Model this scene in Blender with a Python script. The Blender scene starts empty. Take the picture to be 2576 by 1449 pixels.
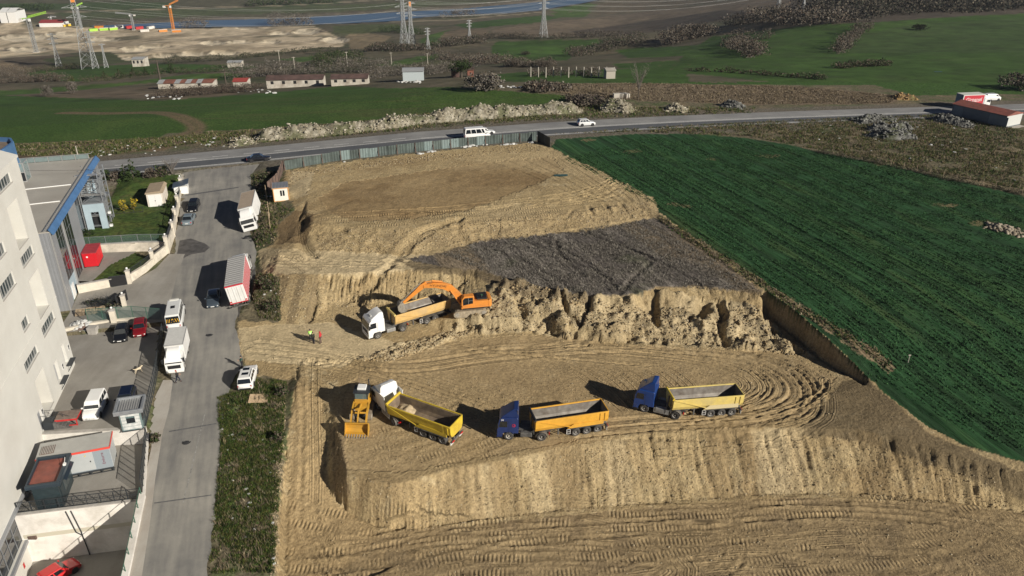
import bpy, bmesh, math, random
import numpy as np
from mathutils import Vector, Matrix
from mathutils.geometry import delaunay_2d_cdt
R = math.radians
random.seed(7)
rng = np.random.default_rng(7)
scene = bpy.context.scene
COL = scene.collection

# ------------------------------------------------------------ camera, sky, sun, exposure
FPX, TH, CZ = 2003.6, R(26.3), 53.0          # focal length in pixels of a 2576 x 1449 picture, pitch, height
cam_data = bpy.data.cameras.new('camera')
cam_data.sensor_width = 36.0
cam_data.lens = 36.0 * FPX / 2576.0
cam_data.clip_start = 0.5
cam_data.clip_end = 9000.0
cam = bpy.data.objects.new('camera', cam_data)
cam.location = (0, 0, CZ)
cam.rotation_euler = (R(90) - TH, 0, 0)
COL.objects.link(cam)
scene.camera = cam

SUN_EL, SUN_AZ = R(24.5), math.atan2(0.81, -0.585)   # azimuth clockwise from +Y
world = bpy.data.worlds.new('World')
scene.world = world
world.use_nodes = True
wn = world.node_tree.nodes
sky = wn.new('ShaderNodeTexSky')
sky.sky_type = 'NISHITA'
sky.sun_disc = False
sky.sun_elevation = SUN_EL
sky.sun_rotation = SUN_AZ
sky.air_density = 0.28
sky.dust_density = 0.2
wn['Background'].inputs['Strength'].default_value = 0.05
world.node_tree.links.new(sky.outputs[0], wn['Background'].inputs['Color'])
sd = bpy.data.lights.new('sun', 'SUN')
sd.energy = 5.0
sd.angle = R(0.5)
sd.color = (1.0, 0.93, 0.82)
sun = bpy.data.objects.new('sun', sd)
COL.objects.link(sun)
sv = Vector((math.sin(SUN_AZ) * math.cos(SUN_EL), math.cos(SUN_AZ) * math.cos(SUN_EL), math.sin(SUN_EL)))
sun.rotation_euler = sv.to_track_quat('Z', 'Y').to_euler()
sun.location = sv * 200
vs = scene.view_settings
vs.view_transform = 'Standard'
vs.look = 'None'
vs.exposure = 0.36
vs.gamma = 1.0
vs.use_curve_mapping = False

# ------------------------------------------------------------ photo pixel -> direction -> place
CT, ST = math.cos(TH), math.sin(TH)
def ray(u, v):
    a = (u - 1288) / FPX; b = (v - 724.5) / FPX
    return (a, CT - b * ST, -ST - b * CT)
def G(u, v, z=0.0):
    d = ray(u, v); t = (z - CZ) / d[2]
    return (d[0] * t, d[1] * t)
def project(x, y, z):
    dz = z - CZ; f = y * CT - dz * ST
    return 1288 + FPX * x / f, 724.5 - FPX * (y * ST + dz * CT) / f
def street_z(y):
    return np.clip(0.067 * (np.asarray(y, float) - 97), -4.2, 5.0)
def S(u, v, dz=0.0):
    z = 0.0
    for i in range(25):
        x, y = G(u, v, z + dz); z = float(street_z(y))
    return (x, y, z + dz)

# ------------------------------------------------------------ noise
def _hash(i, j, s):
    h = (i * 374761393 + j * 668265263 + s * 974634541) & 0xFFFFFFFF
    h = ((h ^ (h >> 13)) * 1274126177) & 0xFFFFFFFF
    return ((h ^ (h >> 16)) & 0xFFFF) / 65535.0
def vnoise(x, y, s=0):
    x = np.asarray(x, float); y = np.asarray(y, float)
    i = np.floor(x).astype(np.int64); j = np.floor(y).astype(np.int64)
    fx = x - i; fy = y - j
    fx = fx * fx * (3 - 2 * fx); fy = fy * fy * (3 - 2 * fy)
    a = _hash(i, j, s); b = _hash(i + 1, j, s); c = _hash(i, j + 1, s); d = _hash(i + 1, j + 1, s)
    return (a + (b - a) * fx) * (1 - fy) + (c + (d - c) * fx) * fy
def fbm(x, y, s=0, o=4, g=0.5):
    r = 0; a = 1; t = 0
    for k in range(o):
        r = r + a * (vnoise(x, y, s + 17 * k) - 0.5); t += a
        x = x * 2.03 + 5.1; y = y * 2.03 - 3.7; a *= g
    return r / t * 2
def sstep(a, b, x):
    t = np.clip((x - a) / (b - a), 0, 1)
    return t * t * (3 - 2 * t)
def in_poly(px, py, poly):
    r = np.zeros(px.shape, bool); n = len(poly)
    for k in range(n):
        x0, y0 = poly[k]; x1, y1 = poly[(k + 1) % n]
        if y0 == y1: continue
        c = ((y0 > py) != (y1 > py)) & (px < (x1 - x0) * (py - y0) / (y1 - y0) + x0)
        r ^= c
    return r
def dist_line(px, py, pts):
    d = np.full(px.shape, 1e9); s = np.zeros(px.shape); acc = 0.0
    for (x0, y0), (x1, y1) in zip(pts[:-1], pts[1:]):
        ex, ey = x1 - x0, y1 - y0; L2 = ex * ex + ey * ey + 1e-9; L = math.sqrt(L2)
        t = np.clip(((px - x0) * ex + (py - y0) * ey) / L2, 0, 1)
        dd = np.hypot(px - x0 - t * ex, py - y0 - t * ey)
        m = dd < d
        d = np.where(m, dd, d); s = np.where(m, acc + t * L, s); acc += L
    return d, s
def spline(pts, n=8):
    out = []
    P = [pts[0]] + list(pts) + [pts[-1]]
    for k in range(1, len(P) - 2):
        p0, p1, p2, p3 = [np.array(q, float) for q in P[k - 1:k + 3]]
        for i in range(n):
            t = i / n
            out.append(tuple(0.5 * ((2 * p1) + (p2 - p0) * t + (2 * p0 - 5 * p1 + 4 * p2 - p3) * t * t + (3 * p1 - p0 - 3 * p2 + p3) * t ** 3)))
    out.append(tuple(pts[-1]))
    return out

# ------------------------------------------------------------ materials
MATS = {}
def mat(name, color, rough=0.7, metal=0.0, noise=0.0, scale=3.0, bump=0.0, bscale=20.0, coat=0.0, alpha=1.0, spec=0.5, trans=0.0, dirt=None, dscale=0.6):
    """plain procedural material: base colour broken up by noise, optional bump and a dirt tone"""
    if name in MATS: return MATS[name]
    m = bpy.data.materials.new(name); m.use_nodes = True
    nt = m.node_tree; n = nt.nodes; l = nt.links; p = n['Principled BSDF']
    p.inputs['Roughness'].default_value = rough
    p.inputs['Metallic'].default_value = metal
    p.inputs['Specular IOR Level'].default_value = spec
    p.inputs['Coat Weight'].default_value = coat
    p.inputs['Transmission Weight'].default_value = trans
    p.inputs['Alpha'].default_value = alpha
    c = (*color, 1)
    p.inputs['Base Color'].default_value = c
    if noise or bump or dirt:
        tc = n.new('ShaderNodeTexCoord')
        src = tc.outputs['Object']
    last = None
    if noise:
        t = n.new('ShaderNodeTexNoise'); t.inputs['Scale'].default_value = scale; t.inputs['Detail'].default_value = 6
        l.new(src, t.inputs['Vector'])
        mr = n.new('ShaderNodeMapRange'); mr.inputs[1].default_value = 0.3; mr.inputs[2].default_value = 0.7
        mr.inputs[3].default_value = 1 - noise; mr.inputs[4].default_value = 1 + noise
        l.new(t.outputs[0], mr.inputs[0])
        vm = n.new('ShaderNodeVectorMath'); vm.operation = 'SCALE'; vm.inputs[0].default_value = color
        l.new(mr.outputs[0], vm.inputs['Scale']); last = vm.outputs[0]
    if dirt:
        t = n.new('ShaderNodeTexNoise'); t.inputs['Scale'].default_value = dscale; t.inputs['Detail'].default_value = 8; t.inputs['Roughness'].default_value = 0.65
        l.new(src, t.inputs['Vector'])
        mr = n.new('ShaderNodeMapRange'); mr.inputs[1].default_value = 0.45; mr.inputs[2].default_value = 0.72
        l.new(t.outputs[0], mr.inputs[0])
        mx = n.new('ShaderNodeMix'); mx.data_type = 'RGBA'
        l.new(mr.outputs[0], mx.inputs[0])
        if last: l.new(last, mx.inputs[6])
        else: mx.inputs[6].default_value = c
        mx.inputs[7].default_value = (*dirt, 1); last = mx.outputs[2]
    if last: l.new(last, p.inputs['Base Color'])
    if bump:
        t = n.new('ShaderNodeTexNoise'); t.inputs['Scale'].default_value = bscale; t.inputs['Detail'].default_value = 5
        l.new(src, t.inputs['Vector'])
        b = n.new('ShaderNodeBump'); b.inputs['Strength'].default_value = bump; b.inputs['Distance'].default_value = 0.05
        l.new(t.outputs[0], b.inputs['Height']); l.new(b.outputs[0], p.inputs['Normal'])
    MATS[name] = m
    return m

# ------------------------------------------------------------ mesh builder
class MB:
    def __init__(s): s.v = []; s.f = []
    def add(s, vs, fs):
        o = len(s.v); s.v += [tuple(q) for q in vs]; s.f += [tuple(i + o for i in f) for f in fs]; return s
    def box(s, c, d, rz=0.0, taper=1.0, ty=None, sx=0.0):
        """c = centre of the base, d = sizes; taper shrinks the top; sx shifts the top along x"""
        hx, hy, h = d[0] / 2, d[1] / 2, d[2]; ty = taper if ty is None else ty
        q = [(-hx, -hy, 0), (hx, -hy, 0), (hx, hy, 0), (-hx, hy, 0), (-hx * taper + sx, -hy * ty, h), (hx * taper + sx, -hy * ty, h), (hx * taper + sx, hy * ty, h), (-hx * taper + sx, hy * ty, h)]
        cs, sn = math.cos(rz), math.sin(rz)
        q = [(c[0] + x * cs - y * sn, c[1] + x * sn + y * cs, c[2] + z) for x, y, z in q]
        return s.add(q, [(3, 2, 1, 0), (4, 5, 6, 7), (0, 1, 5, 4), (1, 2, 6, 5), (2, 3, 7, 6), (3, 0, 4, 7)])
    def b2(s, lo, hi):
        return s.box(((lo[0] + hi[0]) / 2, (lo[1] + hi[1]) / 2, lo[2]), (hi[0] - lo[0], hi[1] - lo[1], hi[2] - lo[2]))
    def bar(s, a, b, w, h=None):
        """rectangular bar between two points"""
        h = h or w; a = Vector(a); b = Vector(b); d = (b - a)
        if d.length < 1e-6: return s
        d.normalize(); up = Vector((0, 0, 1)) if abs(d.z) < 0.95 else Vector((1, 0, 0))
        x = d.cross(up).normalized() * (w / 2); y = x.cross(d).normalized() * (h / 2)
        q = [a - x - y, a + x - y, a + x + y, a - x + y, b - x - y, b + x - y, b + x + y, b - x + y]
        return s.add(q, [(3, 2, 1, 0), (4, 5, 6, 7), (0, 1, 5, 4), (1, 2, 6, 5), (2, 3, 7, 6), (3, 0, 4, 7)])
    def tube(s, a, b, r, r2=None, n=8, cap=True):
        r2 = r if r2 is None else r2; a = Vector(a); b = Vector(b); d = (b - a).normalized()
        up = Vector((0, 0, 1)) if abs(d.z) < 0.9 else Vector((1, 0, 0))
        x = d.cross(up).normalized(); y = x.cross(d)
        q = []
        for c, rr in ((a, r), (b, r2)):
            for k in range(n):
                t = 2 * math.pi * k / n; q.append(c + x * (rr * math.cos(t)) + y * (rr * math.sin(t)))
        f = [(k, (k + 1) % n, n + (k + 1) % n, n + k) for k in range(n)]
        if cap: f += [tuple(range(n - 1, -1, -1)), tuple(range(n, 2 * n))]
        return s.add(q, f)
    def path(s, pts, r, n=6):
        for a, b in zip(pts[:-1], pts[1:]): s.tube(a, b, r, n=n)
        return s
    def lathe(s, c, axis, prof, n=16):
        """prof = [(along axis, radius)]"""
        ax = Vector(axis).normalized(); up = Vector((0, 0, 1)) if abs(ax.z) < 0.9 else Vector((1, 0, 0))
        x = ax.cross(up).normalized(); y = x.cross(ax); c = Vector(c); q = []
        for t, r in prof:
            for k in range(n):
                w = 2 * math.pi * k / n; q.append(c + ax * t + x * (r * math.cos(w)) + y * (r * math.sin(w)))
        f = []
        for i in range(len(prof) - 1):
            for k in range(n): f.append((i * n + k, i * n + (k + 1) % n, (i + 1) * n + (k + 1) % n, (i + 1) * n + k))
        if prof[0][1] > 1e-4: f.append(tuple(range(n - 1, -1, -1)))
        if prof[-1][1] > 1e-4: f.append(tuple(range((len(prof) - 1) * n, len(prof) * n)))
        return s.add(q, f)
    def prism(s, poly, y0, y1, axis='y'):
        """poly in (x,z) pushed from y0 to y1, or in (x,y) pushed along z"""
        n = len(poly)
        if axis == 'y': q = [(a, y0, b) for a, b in poly] + [(a, y1, b) for a, b in poly]
        elif axis == 'z': q = [(a, b, y0) for a, b in poly] + [(a, b, y1) for a, b in poly]
        else: q = [(y0, a, b) for a, b in poly] + [(y1, a, b) for a, b in poly]
        f = [(k, (k + 1) % n, n + (k + 1) % n, n + k) for k in range(n)]
        return s.add(q, f + [tuple(range(n - 1, -1, -1)), tuple(range(n, 2 * n))])
    def loft(s, rings, cap=True):
        n = len(rings[0]); q = [p for r in rings for p in r]; f = []
        for i in range(len(rings) - 1):
            for k in range(n): f.append((i * n + k, i * n + (k + 1) % n, (i + 1) * n + (k + 1) % n, (i + 1) * n + k))
        if cap: f += [tuple(range(n - 1, -1, -1)), tuple(range((len(rings) - 1) * n, len(rings) * n))]
        return s.add(q, f)
    def quad(s, a, b, c, d): return s.add([a, b, c, d], [(0, 1, 2, 3)])
    def mesh(s, name, smooth=False, fix=True):
        me = bpy.data.meshes.new(name); me.from_pydata(s.v, [], s.f)
        if fix:
            bm = bmesh.new(); bm.from_mesh(me); bmesh.ops.recalc_face_normals(bm, faces=bm.faces); bm.to_mesh(me); bm.free()
        if smooth:
            me.polygons.foreach_set('use_smooth', [True] * len(me.polygons))
        return me
def link(name, me, m, parent=None, loc=None, rz=None):
    o = bpy.data.objects.new(name, me)
    if m is not None and not me.materials: me.materials.append(m)
    COL.objects.link(o)
    if parent: o.parent = parent
    if loc: o.location = loc
    if rz is not None: o.rotation_euler = (0, 0, rz)
    return o
def part(name, mb, m, parent=None, bevel=0.0, seg=2, smooth=False, sub=0, label=None, fix=True, loc=None, ang=35):
    o = link(name, mb.mesh(name, smooth or sub > 0 or bevel > 0, fix), m, parent, loc)
    if bevel:
        b = o.modifiers.new('bevel', 'BEVEL'); b.width = bevel; b.segments = seg; b.limit_method = 'ANGLE'; b.angle_limit = R(30)
        w = o.modifiers.new('wn', 'WEIGHTED_NORMAL'); w.keep_sharp = True
    if sub:
        b = o.modifiers.new('sub', 'SUBSURF'); b.levels = b.render_levels = sub
    if label: o['label'] = label
    return o
def thing(name, loc, rz=0.0, label=None, cat=None, group=None, rot=None):
    o = bpy.data.objects.new(name, None); o.empty_display_size = 0.3
    COL.objects.link(o); o.location = loc; o.rotation_euler = rot or (0, 0, rz)
    o['kind'] = 'thing'
    return tag(o, label, cat, group)
def tag(o, label=None, cat=None, group=None, kind=None):
    if label: o['label'] = label
    if cat: o['category'] = cat
    if group: o['group'] = group
    if kind: o['kind'] = kind
    return o
def copy_tree(o, parent=None):
    c = o.copy(); COL.objects.link(c)
    if parent: c.parent = parent
    for ch in o.children: copy_tree(ch, c)
    return c

# ============================================================ GROUND
# height of the country outside the dig
HW = [(-700, -20), (-140, 137), (-103, 147.5), (-82, 153.5), (-60, 160), (-37, 166.6), (-10, 174), (15, 181), (41, 187.6), (70, 193.5), (101, 199), (140, 206), (230, 222), (700, 300)]   # highway centre line
def hw_y(x): return np.interp(x, [p[0] for p in HW], [p[1] for p in HW])
def hw_z(x): return np.interp(x, [-300, -100, -58, -20, 10, 60, 140, 300], [3.2, 3.6, 4.1, 5.0, 5.0, 4.3, 3.2, 3.0])
LAKE_Z = -101.0
DQ = [0, 12, 50, 100, 200, 400, 700, 1000, 1120, 1600, 4000]
DD = [0, 0.2, 1.5, 7, 21, 48, 82, 106, 107, 104, 70]
def far_z(x, y):
    q = y - hw_y(x)
    d = np.interp(q, DQ, DD)
    g = 1 - 0.47 * sstep(0.10, 0.46, x / np.maximum(y, 60)) * sstep(40, 260, q)
    z = hw_z(x) - d * g
    w = sstep(60, 300, q) * (1 - sstep(820, 960, q) * (x < y * 0.3))
    z = z + w * (fbm(x / 160 + 3, y / 160, 5, 3) * 7 * g + fbm(x / 45, y / 45, 9, 2) * 1.6)
    return z
def nat_right(y):
    return np.interp(y, [40, 62, 67, 75, 83.8, 89, 94, 98.6, 112, 134, 160, 175], [-1.6, -1.1, -0.9, -0.3, 1.2, 2.3, 3.2, 3.6, 4.0, 4.6, 5.0, 5.0])

# --- break lines of the dig: (u, v, z)
FIELD_EDGE = [(1385, 372, 5.0), (1500, 425, 4.9), (1645, 500, 4.6), (1660, 535, 4.5), (1800, 640, 4.1), (1930, 735, 3.6), (2000, 780, 3.2), (2080, 850, 2.3), (2150, 915, 1.2), (2185, 950, .5), (2250, 1010, 0), (2330, 1070, -.4), (2430, 1120, -.7), (2576, 1165, -.9), (2800, 1230, -1.1), (3100, 1330, -1.3)]
CREST = [(842, 1050, -.8), (852, 1100, -.9), (860, 1150, -1), (872, 1195, -1.1), (930, 1212, -1.2), (995, 1220, -1.2), (1140, 1180, -1.1), (1281, 1156, -1.0), (1450, 1120, -1), (1600, 1095, -1), (1800, 1080, -.9), (2000, 1075, -.8), (2150, 1080, -.6), (2260, 1100, -.5), (2380, 1140, -.8), (2576, 1195, -1.1), (2850, 1270, -1.4)]
TOE = [(822, 1130, -2.4), (820, 1180, -3.2), (832, 1240, -4.1), (880, 1290, -4.8), (955, 1325, -5.1), (1050, 1330, -5.1), (1200, 1308, -5.1), (1400, 1284, -5.1), (1700, 1262, -5.1), (2000, 1240, -5.0), (2200, 1243, -4.8), (2400, 1262, -4.5), (2600, 1290, -4.2), (2900, 1345, -3.9)]
CUT_TOP = [(716, 694, 2.7), (800, 690, 2.9), (900, 686, 3.0), (1000, 680, 3.1), (1100, 679, 3.2), (1205, 676, 3.2), (1300, 704, 3.2), (1400, 728, 3.1), (1500, 742, 3.1), (1600, 738, 3.2), (1655, 718, 3.4), (1750, 716, 3.4), (1850, 726, 3.4), (1918, 742, 3.5)]
CUT_FOOT = [(704, 812, .1), (770, 816, 0), (828, 812, -.1), (836, 800, -.1), (900, 795, -.1), (960, 768, -.1), (1040, 752, -.1), (1110, 758, .1), (1150, 775, .6)]
RUB_TOP = [(1215, 735, 1.9), (1290, 745, 2.2), (1400, 765, 1.9), (1500, 775, 1.7), (1600, 775, 1.6), (1670, 775, 1.6), (1750, 778, 1.5), (1850, 782, 1.5), (1925, 806, .9)]
RUB_MID = [(1135, 800, 1.0), (1215, 800, 1.35), (1295, 800, 1.35), (1400, 815, .9), (1500, 825, .7), (1600, 825, .5), (1750, 830, .4), (1850, 832, .4), (1940, 842, .1), (2000, 872, -.2)]
RUB_FOOT = [(1125, 838, -.2), (1230, 828, -.3), (1330, 832, -.5), (1440, 852, -.6), (1560, 864, -.7), (1700, 867, -.7), (1850, 872, -.7), (1960, 880, -.7), (2060, 905, -.6), (2125, 942, -.4), (2172, 970, 0)]
C_CREST = [(772, 545, 4.3), (790, 562, 4.7), (900, 573, 4.7), (1000, 576, 4.7), (1150, 562, 4.7), (1300, 551, 4.7), (1450, 536, 4.6), (1600, 516, 4.6), (1638, 503, 4.6)]
C_FOOT = [(762, 600, 3.3), (785, 632, 3.0), (850, 640, 3.0), (950, 641, 3.05), (1020, 641, 3.1), (1100, 628, 3.2), (1220, 601, 3.35), (1350, 591, 3.5), (1500, 576, 3.6), (1636, 548, 3.8)]
C_BACK = [(772, 500, 4.8), (768, 460, 4.8), (790, 436, 4.8), (900, 428, 4.8), (1100, 407, 4.85), (1300, 392, 4.9), (1378, 380, 5.0)]
FENCE = [(716, 428, 4.6), (850, 405, 4.8), (1000, 388, 5.0), (1180, 369, 5.1), (1350, 354, 5.1)]
STREET_R = [(505, 1560), (520, 1449), (540, 1300), (552, 1150), (570, 1000), (590, 950), (612, 905), (600, 860), (592, 820), (598, 790), (612, 750), (642, 690), (645, 640), (632, 590), (628, 500), (632, 440), (645, 412)]
WEED_R = [(690, 1560, -.3), (690, 1449, -.2), (695, 1300, -.2), (704, 1200, -.1), (712, 1100, 0), (718, 1010, 0), (728, 955, .1)]
RAMP_L = [(722, 1560, -5.2), (718, 1449, -5.1), (716, 1380, -4.9), (718, 1300, -4.3), (727, 1200, -3.1), (736, 1100, -1.9), (742, 1030, -1.0), (748, 975, -.3)]
RAMP_R = [(812, 1010, -.9), (815, 1070, -1.6)]
PTS, EDG = [], []
def brk(lst, street=False, close=False):
    i0 = len(PTS)
    for q in lst:
        if street:
            x, y, z = S(q[0], q[1], q[2] if len(q) > 2 else 0.0)
        else:
            z = q[2]; x, y = G(q[0], q[1], z)
        PTS.append((x, y, z))
    EDG.extend((k, k + 1) for k in range(i0, len(PTS) - 1))
for l_ in (FIELD_EDGE, CREST, RAMP_R + TOE, CUT_TOP, CUT_FOOT, RUB_TOP, RUB_MID, RUB_FOOT, C_CREST, C_FOOT, C_BACK, FENCE, RAMP_L): brk(l_)
brk(STREET_R, True); brk(WEED_R, True)
_t = [Vector((*G(u, v, z), z)) for u, v, z in FIELD_EDGE[5:10]]       # foot of the near-vertical cut below the wheat
i0_ = len(PTS)
for k_, p_ in enumerate(_t):
    d_ = (_t[min(k_ + 1, 4)] - _t[max(k_ - 1, 0)]).normalized(); PTS.append((p_.x + d_.y * .55, p_.y - d_.x * .55, max(-.5, p_.z - 3.1)))
EDG.extend((k, k + 1) for k in range(i0_, len(PTS) - 1))
for q in [(760, 905, 0), (900, 950, -.4), (1200, 1000, -.8), (1600, 960, -.8), (1900, 950, -.8), (2000, 1020, -.7), (1000, 1100, -1), (1300, 1080, -1), (1700, 1040, -.9), (885, 1040, -.7), (900, 870, -.2), (1000, 865, -.3), (1100, 900, -.5), (960, 830, -.2), (1050, 810, -.1), (680, 860, 0), (780, 860, 0),
          (1000, 1420, -5.1), (1500, 1360, -5.2), (2000, 1340, -5.1), (2500, 1390, -4.7), (1300, 1600, -5.2), (2000, 1600, -5.1), (2900, 1500, -4.6), (800, 1480, -5.2), (3200, 1600, -4.6),
          (900, 500, 4.75), (1200, 470, 4.8), (1400, 460, 4.8), (1000, 550, 4.8), (1300, 520, 4.75), (1500, 480, 4.7),
          (1300, 640, 3.5), (1500, 650, 3.6), (1700, 660, 3.8), (1150, 660, 3.3), (700, 650, 2.7), (760, 665, 2.8), (900, 665, 2.95), (1000, 660, 3.0), (690, 680, 2.5), (700, 560, 3.2), (730, 510, 4.0), (745, 560, 3.3), (715, 610, 2.8), (690, 470, 3.5), (720, 455, 4.4), (860, 760, .3)]:
    x, y = G(q[0], q[1], q[2]); PTS.append((x, y, q[2]))
# outer frame of the network: street level on the left, field level on the right, highway behind
for y in range(30, 176, 8):
    PTS.append((-75.0, y, float(street_z(y)))); PTS.append((-180.0, y, float(street_z(y))))
for y in (30, 45, 60, 70, 80, 90, 100, 112, 125, 140, 155):
    for x in (70.0, 95.0, 190.0): PTS.append((x, y, float(nat_right(y))))
    xf = 60 - (y - 62) * .42
    if y > 64: PTS.append((max(xf + 6, 34 if y < 140 else 26), y, float(nat_right(y))))
for x in range(-180, 195, 12):
    for o in (-13, 0): PTS.append((float(x), float(hw_y(x)) + o, float(hw_z(x))))
    PTS.append((float(x), float(hw_y(x)) + 14, float(far_z(np.array([x * 1.0]), np.array([hw_y(x) + 14.0]))[0])))
for x in (-180, -90, -40, 20, 80, 190): PTS.append((float(x), 20.0, -3.5))
_cv, _ce, _cf, _, _, _ = delaunay_2d_cdt([Vector(p[:2]) for p in PTS], EDG, [], 0, 1e-4)
_P = np.array([p[:2] for p in PTS]); _Z = np.array([p[2] for p in PTS])
_cz = []
for p in _cv:      # points that come from crossings take the nearest given height (inverse distance)
    d = np.hypot(_P[:, 0] - p[0], _P[:, 1] - p[1]); k = int(d.argmin())
    if d[k] < 1e-3: _cz.append(_Z[k])
    else:
        w = 1 / d ** 2; j = np.argsort(d)[:3]; _cz.append(float((w[j] * _Z[j]).sum() / w[j].sum()))

def lines(segs):
    out = [segs[0][0]]
    for a, b, st in segs:
        n = max(1, round((b - a) / st)); out += list(a + (b - a) * np.arange(1, n + 1) / n)
    return np.array(out)
def grow(a, b, s0, g, smax):
    out = [a]; s = s0; sg = 1 if b > a else -1
    while (b - out[-1]) * sg > 0:
        out.append(out[-1] + sg * s); s = min(s * g, smax)
    return out
GX = np.array(sorted(set(grow(-36, -175, .22, 1.04, 1.0)[1:])) + list(np.arange(-36, 60.01, .22)) + grow(60.05, 190, .23, 1.03, .9)[1:])
GX = np.concatenate([[-700, -450, -300, -220], GX, [230, 320, 480, 700]])
GY = np.concatenate([[-300, -150, -60, 0, 20, 32, 38, 42, 44, 45.2], np.arange(46, 100, .18), np.arange(100, 150, .28), np.arange(150, 241, .45)])
NX, NY = len(GX), len(GY)
XX, YY = np.meshgrid(GX, GY)
ZZ = np.where(XX > 60, nat_right(YY), street_z(YY))
ZT = np.full(XX.shape, np.nan)
for f in _cf:
    ids = list(f)
    for k in range(1, len(ids) - 1):
        a, b, c = ids[0], ids[k], ids[k + 1]
        (x0, y0), (x1, y1), (x2, y2) = _cv[a], _cv[b], _cv[c]
        i0, i1 = np.searchsorted(GX, [min(x0, x1, x2) - 1e-6, max(x0, x1, x2) + 1e-6]); j0, j1 = np.searchsorted(GY, [min(y0, y1, y2) - 1e-6, max(y0, y1, y2) + 1e-6])
        if i1 <= i0 or j1 <= j0: continue
        px = XX[j0:j1, i0:i1]; py = YY[j0:j1, i0:i1]
        D = (y1 - y2) * (x0 - x2) + (x2 - x1) * (y0 - y2)
        if abs(D) < 1e-9: continue
        l0 = ((y1 - y2) * (px - x2) + (x2 - x1) * (py - y2)) / D; l1 = ((y2 - y0) * (px - x2) + (x0 - x2) * (py - y2)) / D; l2 = 1 - l0 - l1
        m = (l0 > -1e-6) & (l1 > -1e-6) & (l2 > -1e-6)
        zz = l0 * _cz[a] + l1 * _cz[b] + l2 * _cz[c]
        ZT[j0:j1, i0:i1] = np.where(m, zz, ZT[j0:j1, i0:i1])
q_ = YY - hw_y(XX)
ZZ = np.where(np.isnan(ZT), ZZ, ZT)
ZZ = np.where(q_ > -13, far_z(XX, YY) * sstep(-13, -7, q_) + ZZ * (1 - sstep(-13, -7, q_)), ZZ)
UU, VV = project(XX, YY, ZZ)        # where each ground point lies in the photograph (to read its cover from it)
UU = np.where(YY < 30, -9999, UU)
wob = fbm(XX * 1.3, YY * 1.3, 31, 3)
UW = UU + wob * 7; VW = VV + fbm(XX * 1.3, YY * 1.3, 37, 3) * 5
def reg(poly, wobble=True):
    return in_poly(UW if wobble else UU, VW if wobble else VV, poly)
def uv2(l): return [(q[0], q[1]) for q in l]
SITE = [(748, 960), (735, 1010), (722, 1100), (712, 1200), (700, 1300), (694, 1449), (690, 1700), (3600, 1700), (2900, 1262)] + uv2(FIELD_EDGE[::-1])[2:14] + [(1660, 535), (1645, 500), (1500, 425), (1385, 372), (1350, 357), (1180, 372), (1000, 391), (850, 410), (720, 430), (700, 500), (735, 505), (738, 530), (700, 565), (690, 615), (650, 630), (660, 685), (704, 700), (700, 812), (600, 805), (592, 870), (620, 920), (640, 945)]
site = reg(SITE)
STUB = [(1640, 549), (1500, 578), (1350, 593), (1220, 603), (1090, 640), (1020, 652), (1110, 672), (1210, 682), (1300, 708), (1400, 732), (1500, 744), (1600, 740), (1655, 722), (1750, 720), (1850, 730), (1925, 742), (1800, 640), (1660, 548)]
stub = in_poly(UW, VW, STUB)
stub2 = in_poly(UW, VW, [(1395, 385), (1500, 432), (1580, 468), (1560, 478), (1470, 440), (1400, 400)])
WHEAT = uv2(FIELD_EDGE) + [(3600, 1450), (3600, 700), (2800, 560), (2576, 492), (2350, 442), (2200, 407), (2080, 387), (2000, 367), (1880, 347), (1750, 337), (1600, 337), (1400, 350)]
wheat = in_poly(UU + wob * 3, VV, WHEAT)
track = reg([(1646, 540), (1672, 546), (1800, 628), (1960, 730), (2100, 820), (2230, 900), (2262, 925), (2235, 938), (2185, 905), (2080, 830), (1950, 742), (1830, 660), (1700, 575), (1650, 550)])

# --- relief of the loose soil
fine = fbm(XX / 1.1, YY / 1.1, 3, 4, .6)
mid = fbm(XX / 5, YY / 5, 4, 3)
soil = site & ~stub
gx_, gy_ = np.gradient(ZZ)
dzx = gy_ / np.gradient(GX)[None, :]; dzy = gx_ / np.gradient(GY)[:, None]
slope = np.hypot(dzx, dzy)
steep = sstep(.25, .7, slope) * soil
ZZ = ZZ + soil * (.05 * fine + .08 * mid + .02 * fbm(XX * 3.1, YY * 3.1, 6, 2))
# tooth and blade marks running down the batters, clods at their feet
grv = np.abs(fbm(XX * 1.9 + .25 * YY + mid, YY * .14, 41, 3)) * 1.5 + .35 * np.abs(fbm(XX * .5, YY * .1, 47, 2))
tooth = np.abs(((XX * 1.75 + .25 * mid * 5 + YY * .1) % 1) - .5) * 2 * (fbm(XX / 4, YY / 9, 43, 2) > -.12)
face = reg([(700, 690), (1250, 672), (1250, 770), (1130, 760), (940, 790), (700, 818)], False)
ZZ = ZZ + steep * (-.42 * grv - .3 * (tooth > .6) * face + .16 * fine)
rubble = in_poly(UW, VW, [(1120, 845), (1160, 790), (1230, 725), (1320, 705), (1500, 742), (1600, 738), (1655, 735), (1900, 760), (1960, 850), (2060, 905), (1960, 885), (1700, 870), (1440, 856), (1330, 836)]) & soil
clod = np.maximum(0, fbm(XX * 1.2, YY * 1.2, 51, 3) - .05); clod2 = np.maximum(0, fbm(XX * .42, YY * .42, 53, 3))
gully = np.maximum(0, .16 - np.abs(fbm(XX * .22, YY * .10, 57, 3))) * 6
ZZ = ZZ + rubble * (clod * .8 + clod2 * 1.7 - 1.7 * gully * sstep(.05, .4, slope))
cliff = in_poly(UW, VW, [(1640, 700), (1930, 730), (2180, 945), (2150, 975), (2000, 880), (1900, 800), (1640, 790)]) & soil
ZZ = ZZ + cliff * sstep(.5, 1.2, slope) * (np.abs(fbm(XX * .8 + YY * .5, YY * .1, 61, 2)) * 1.6 - .5)
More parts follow.
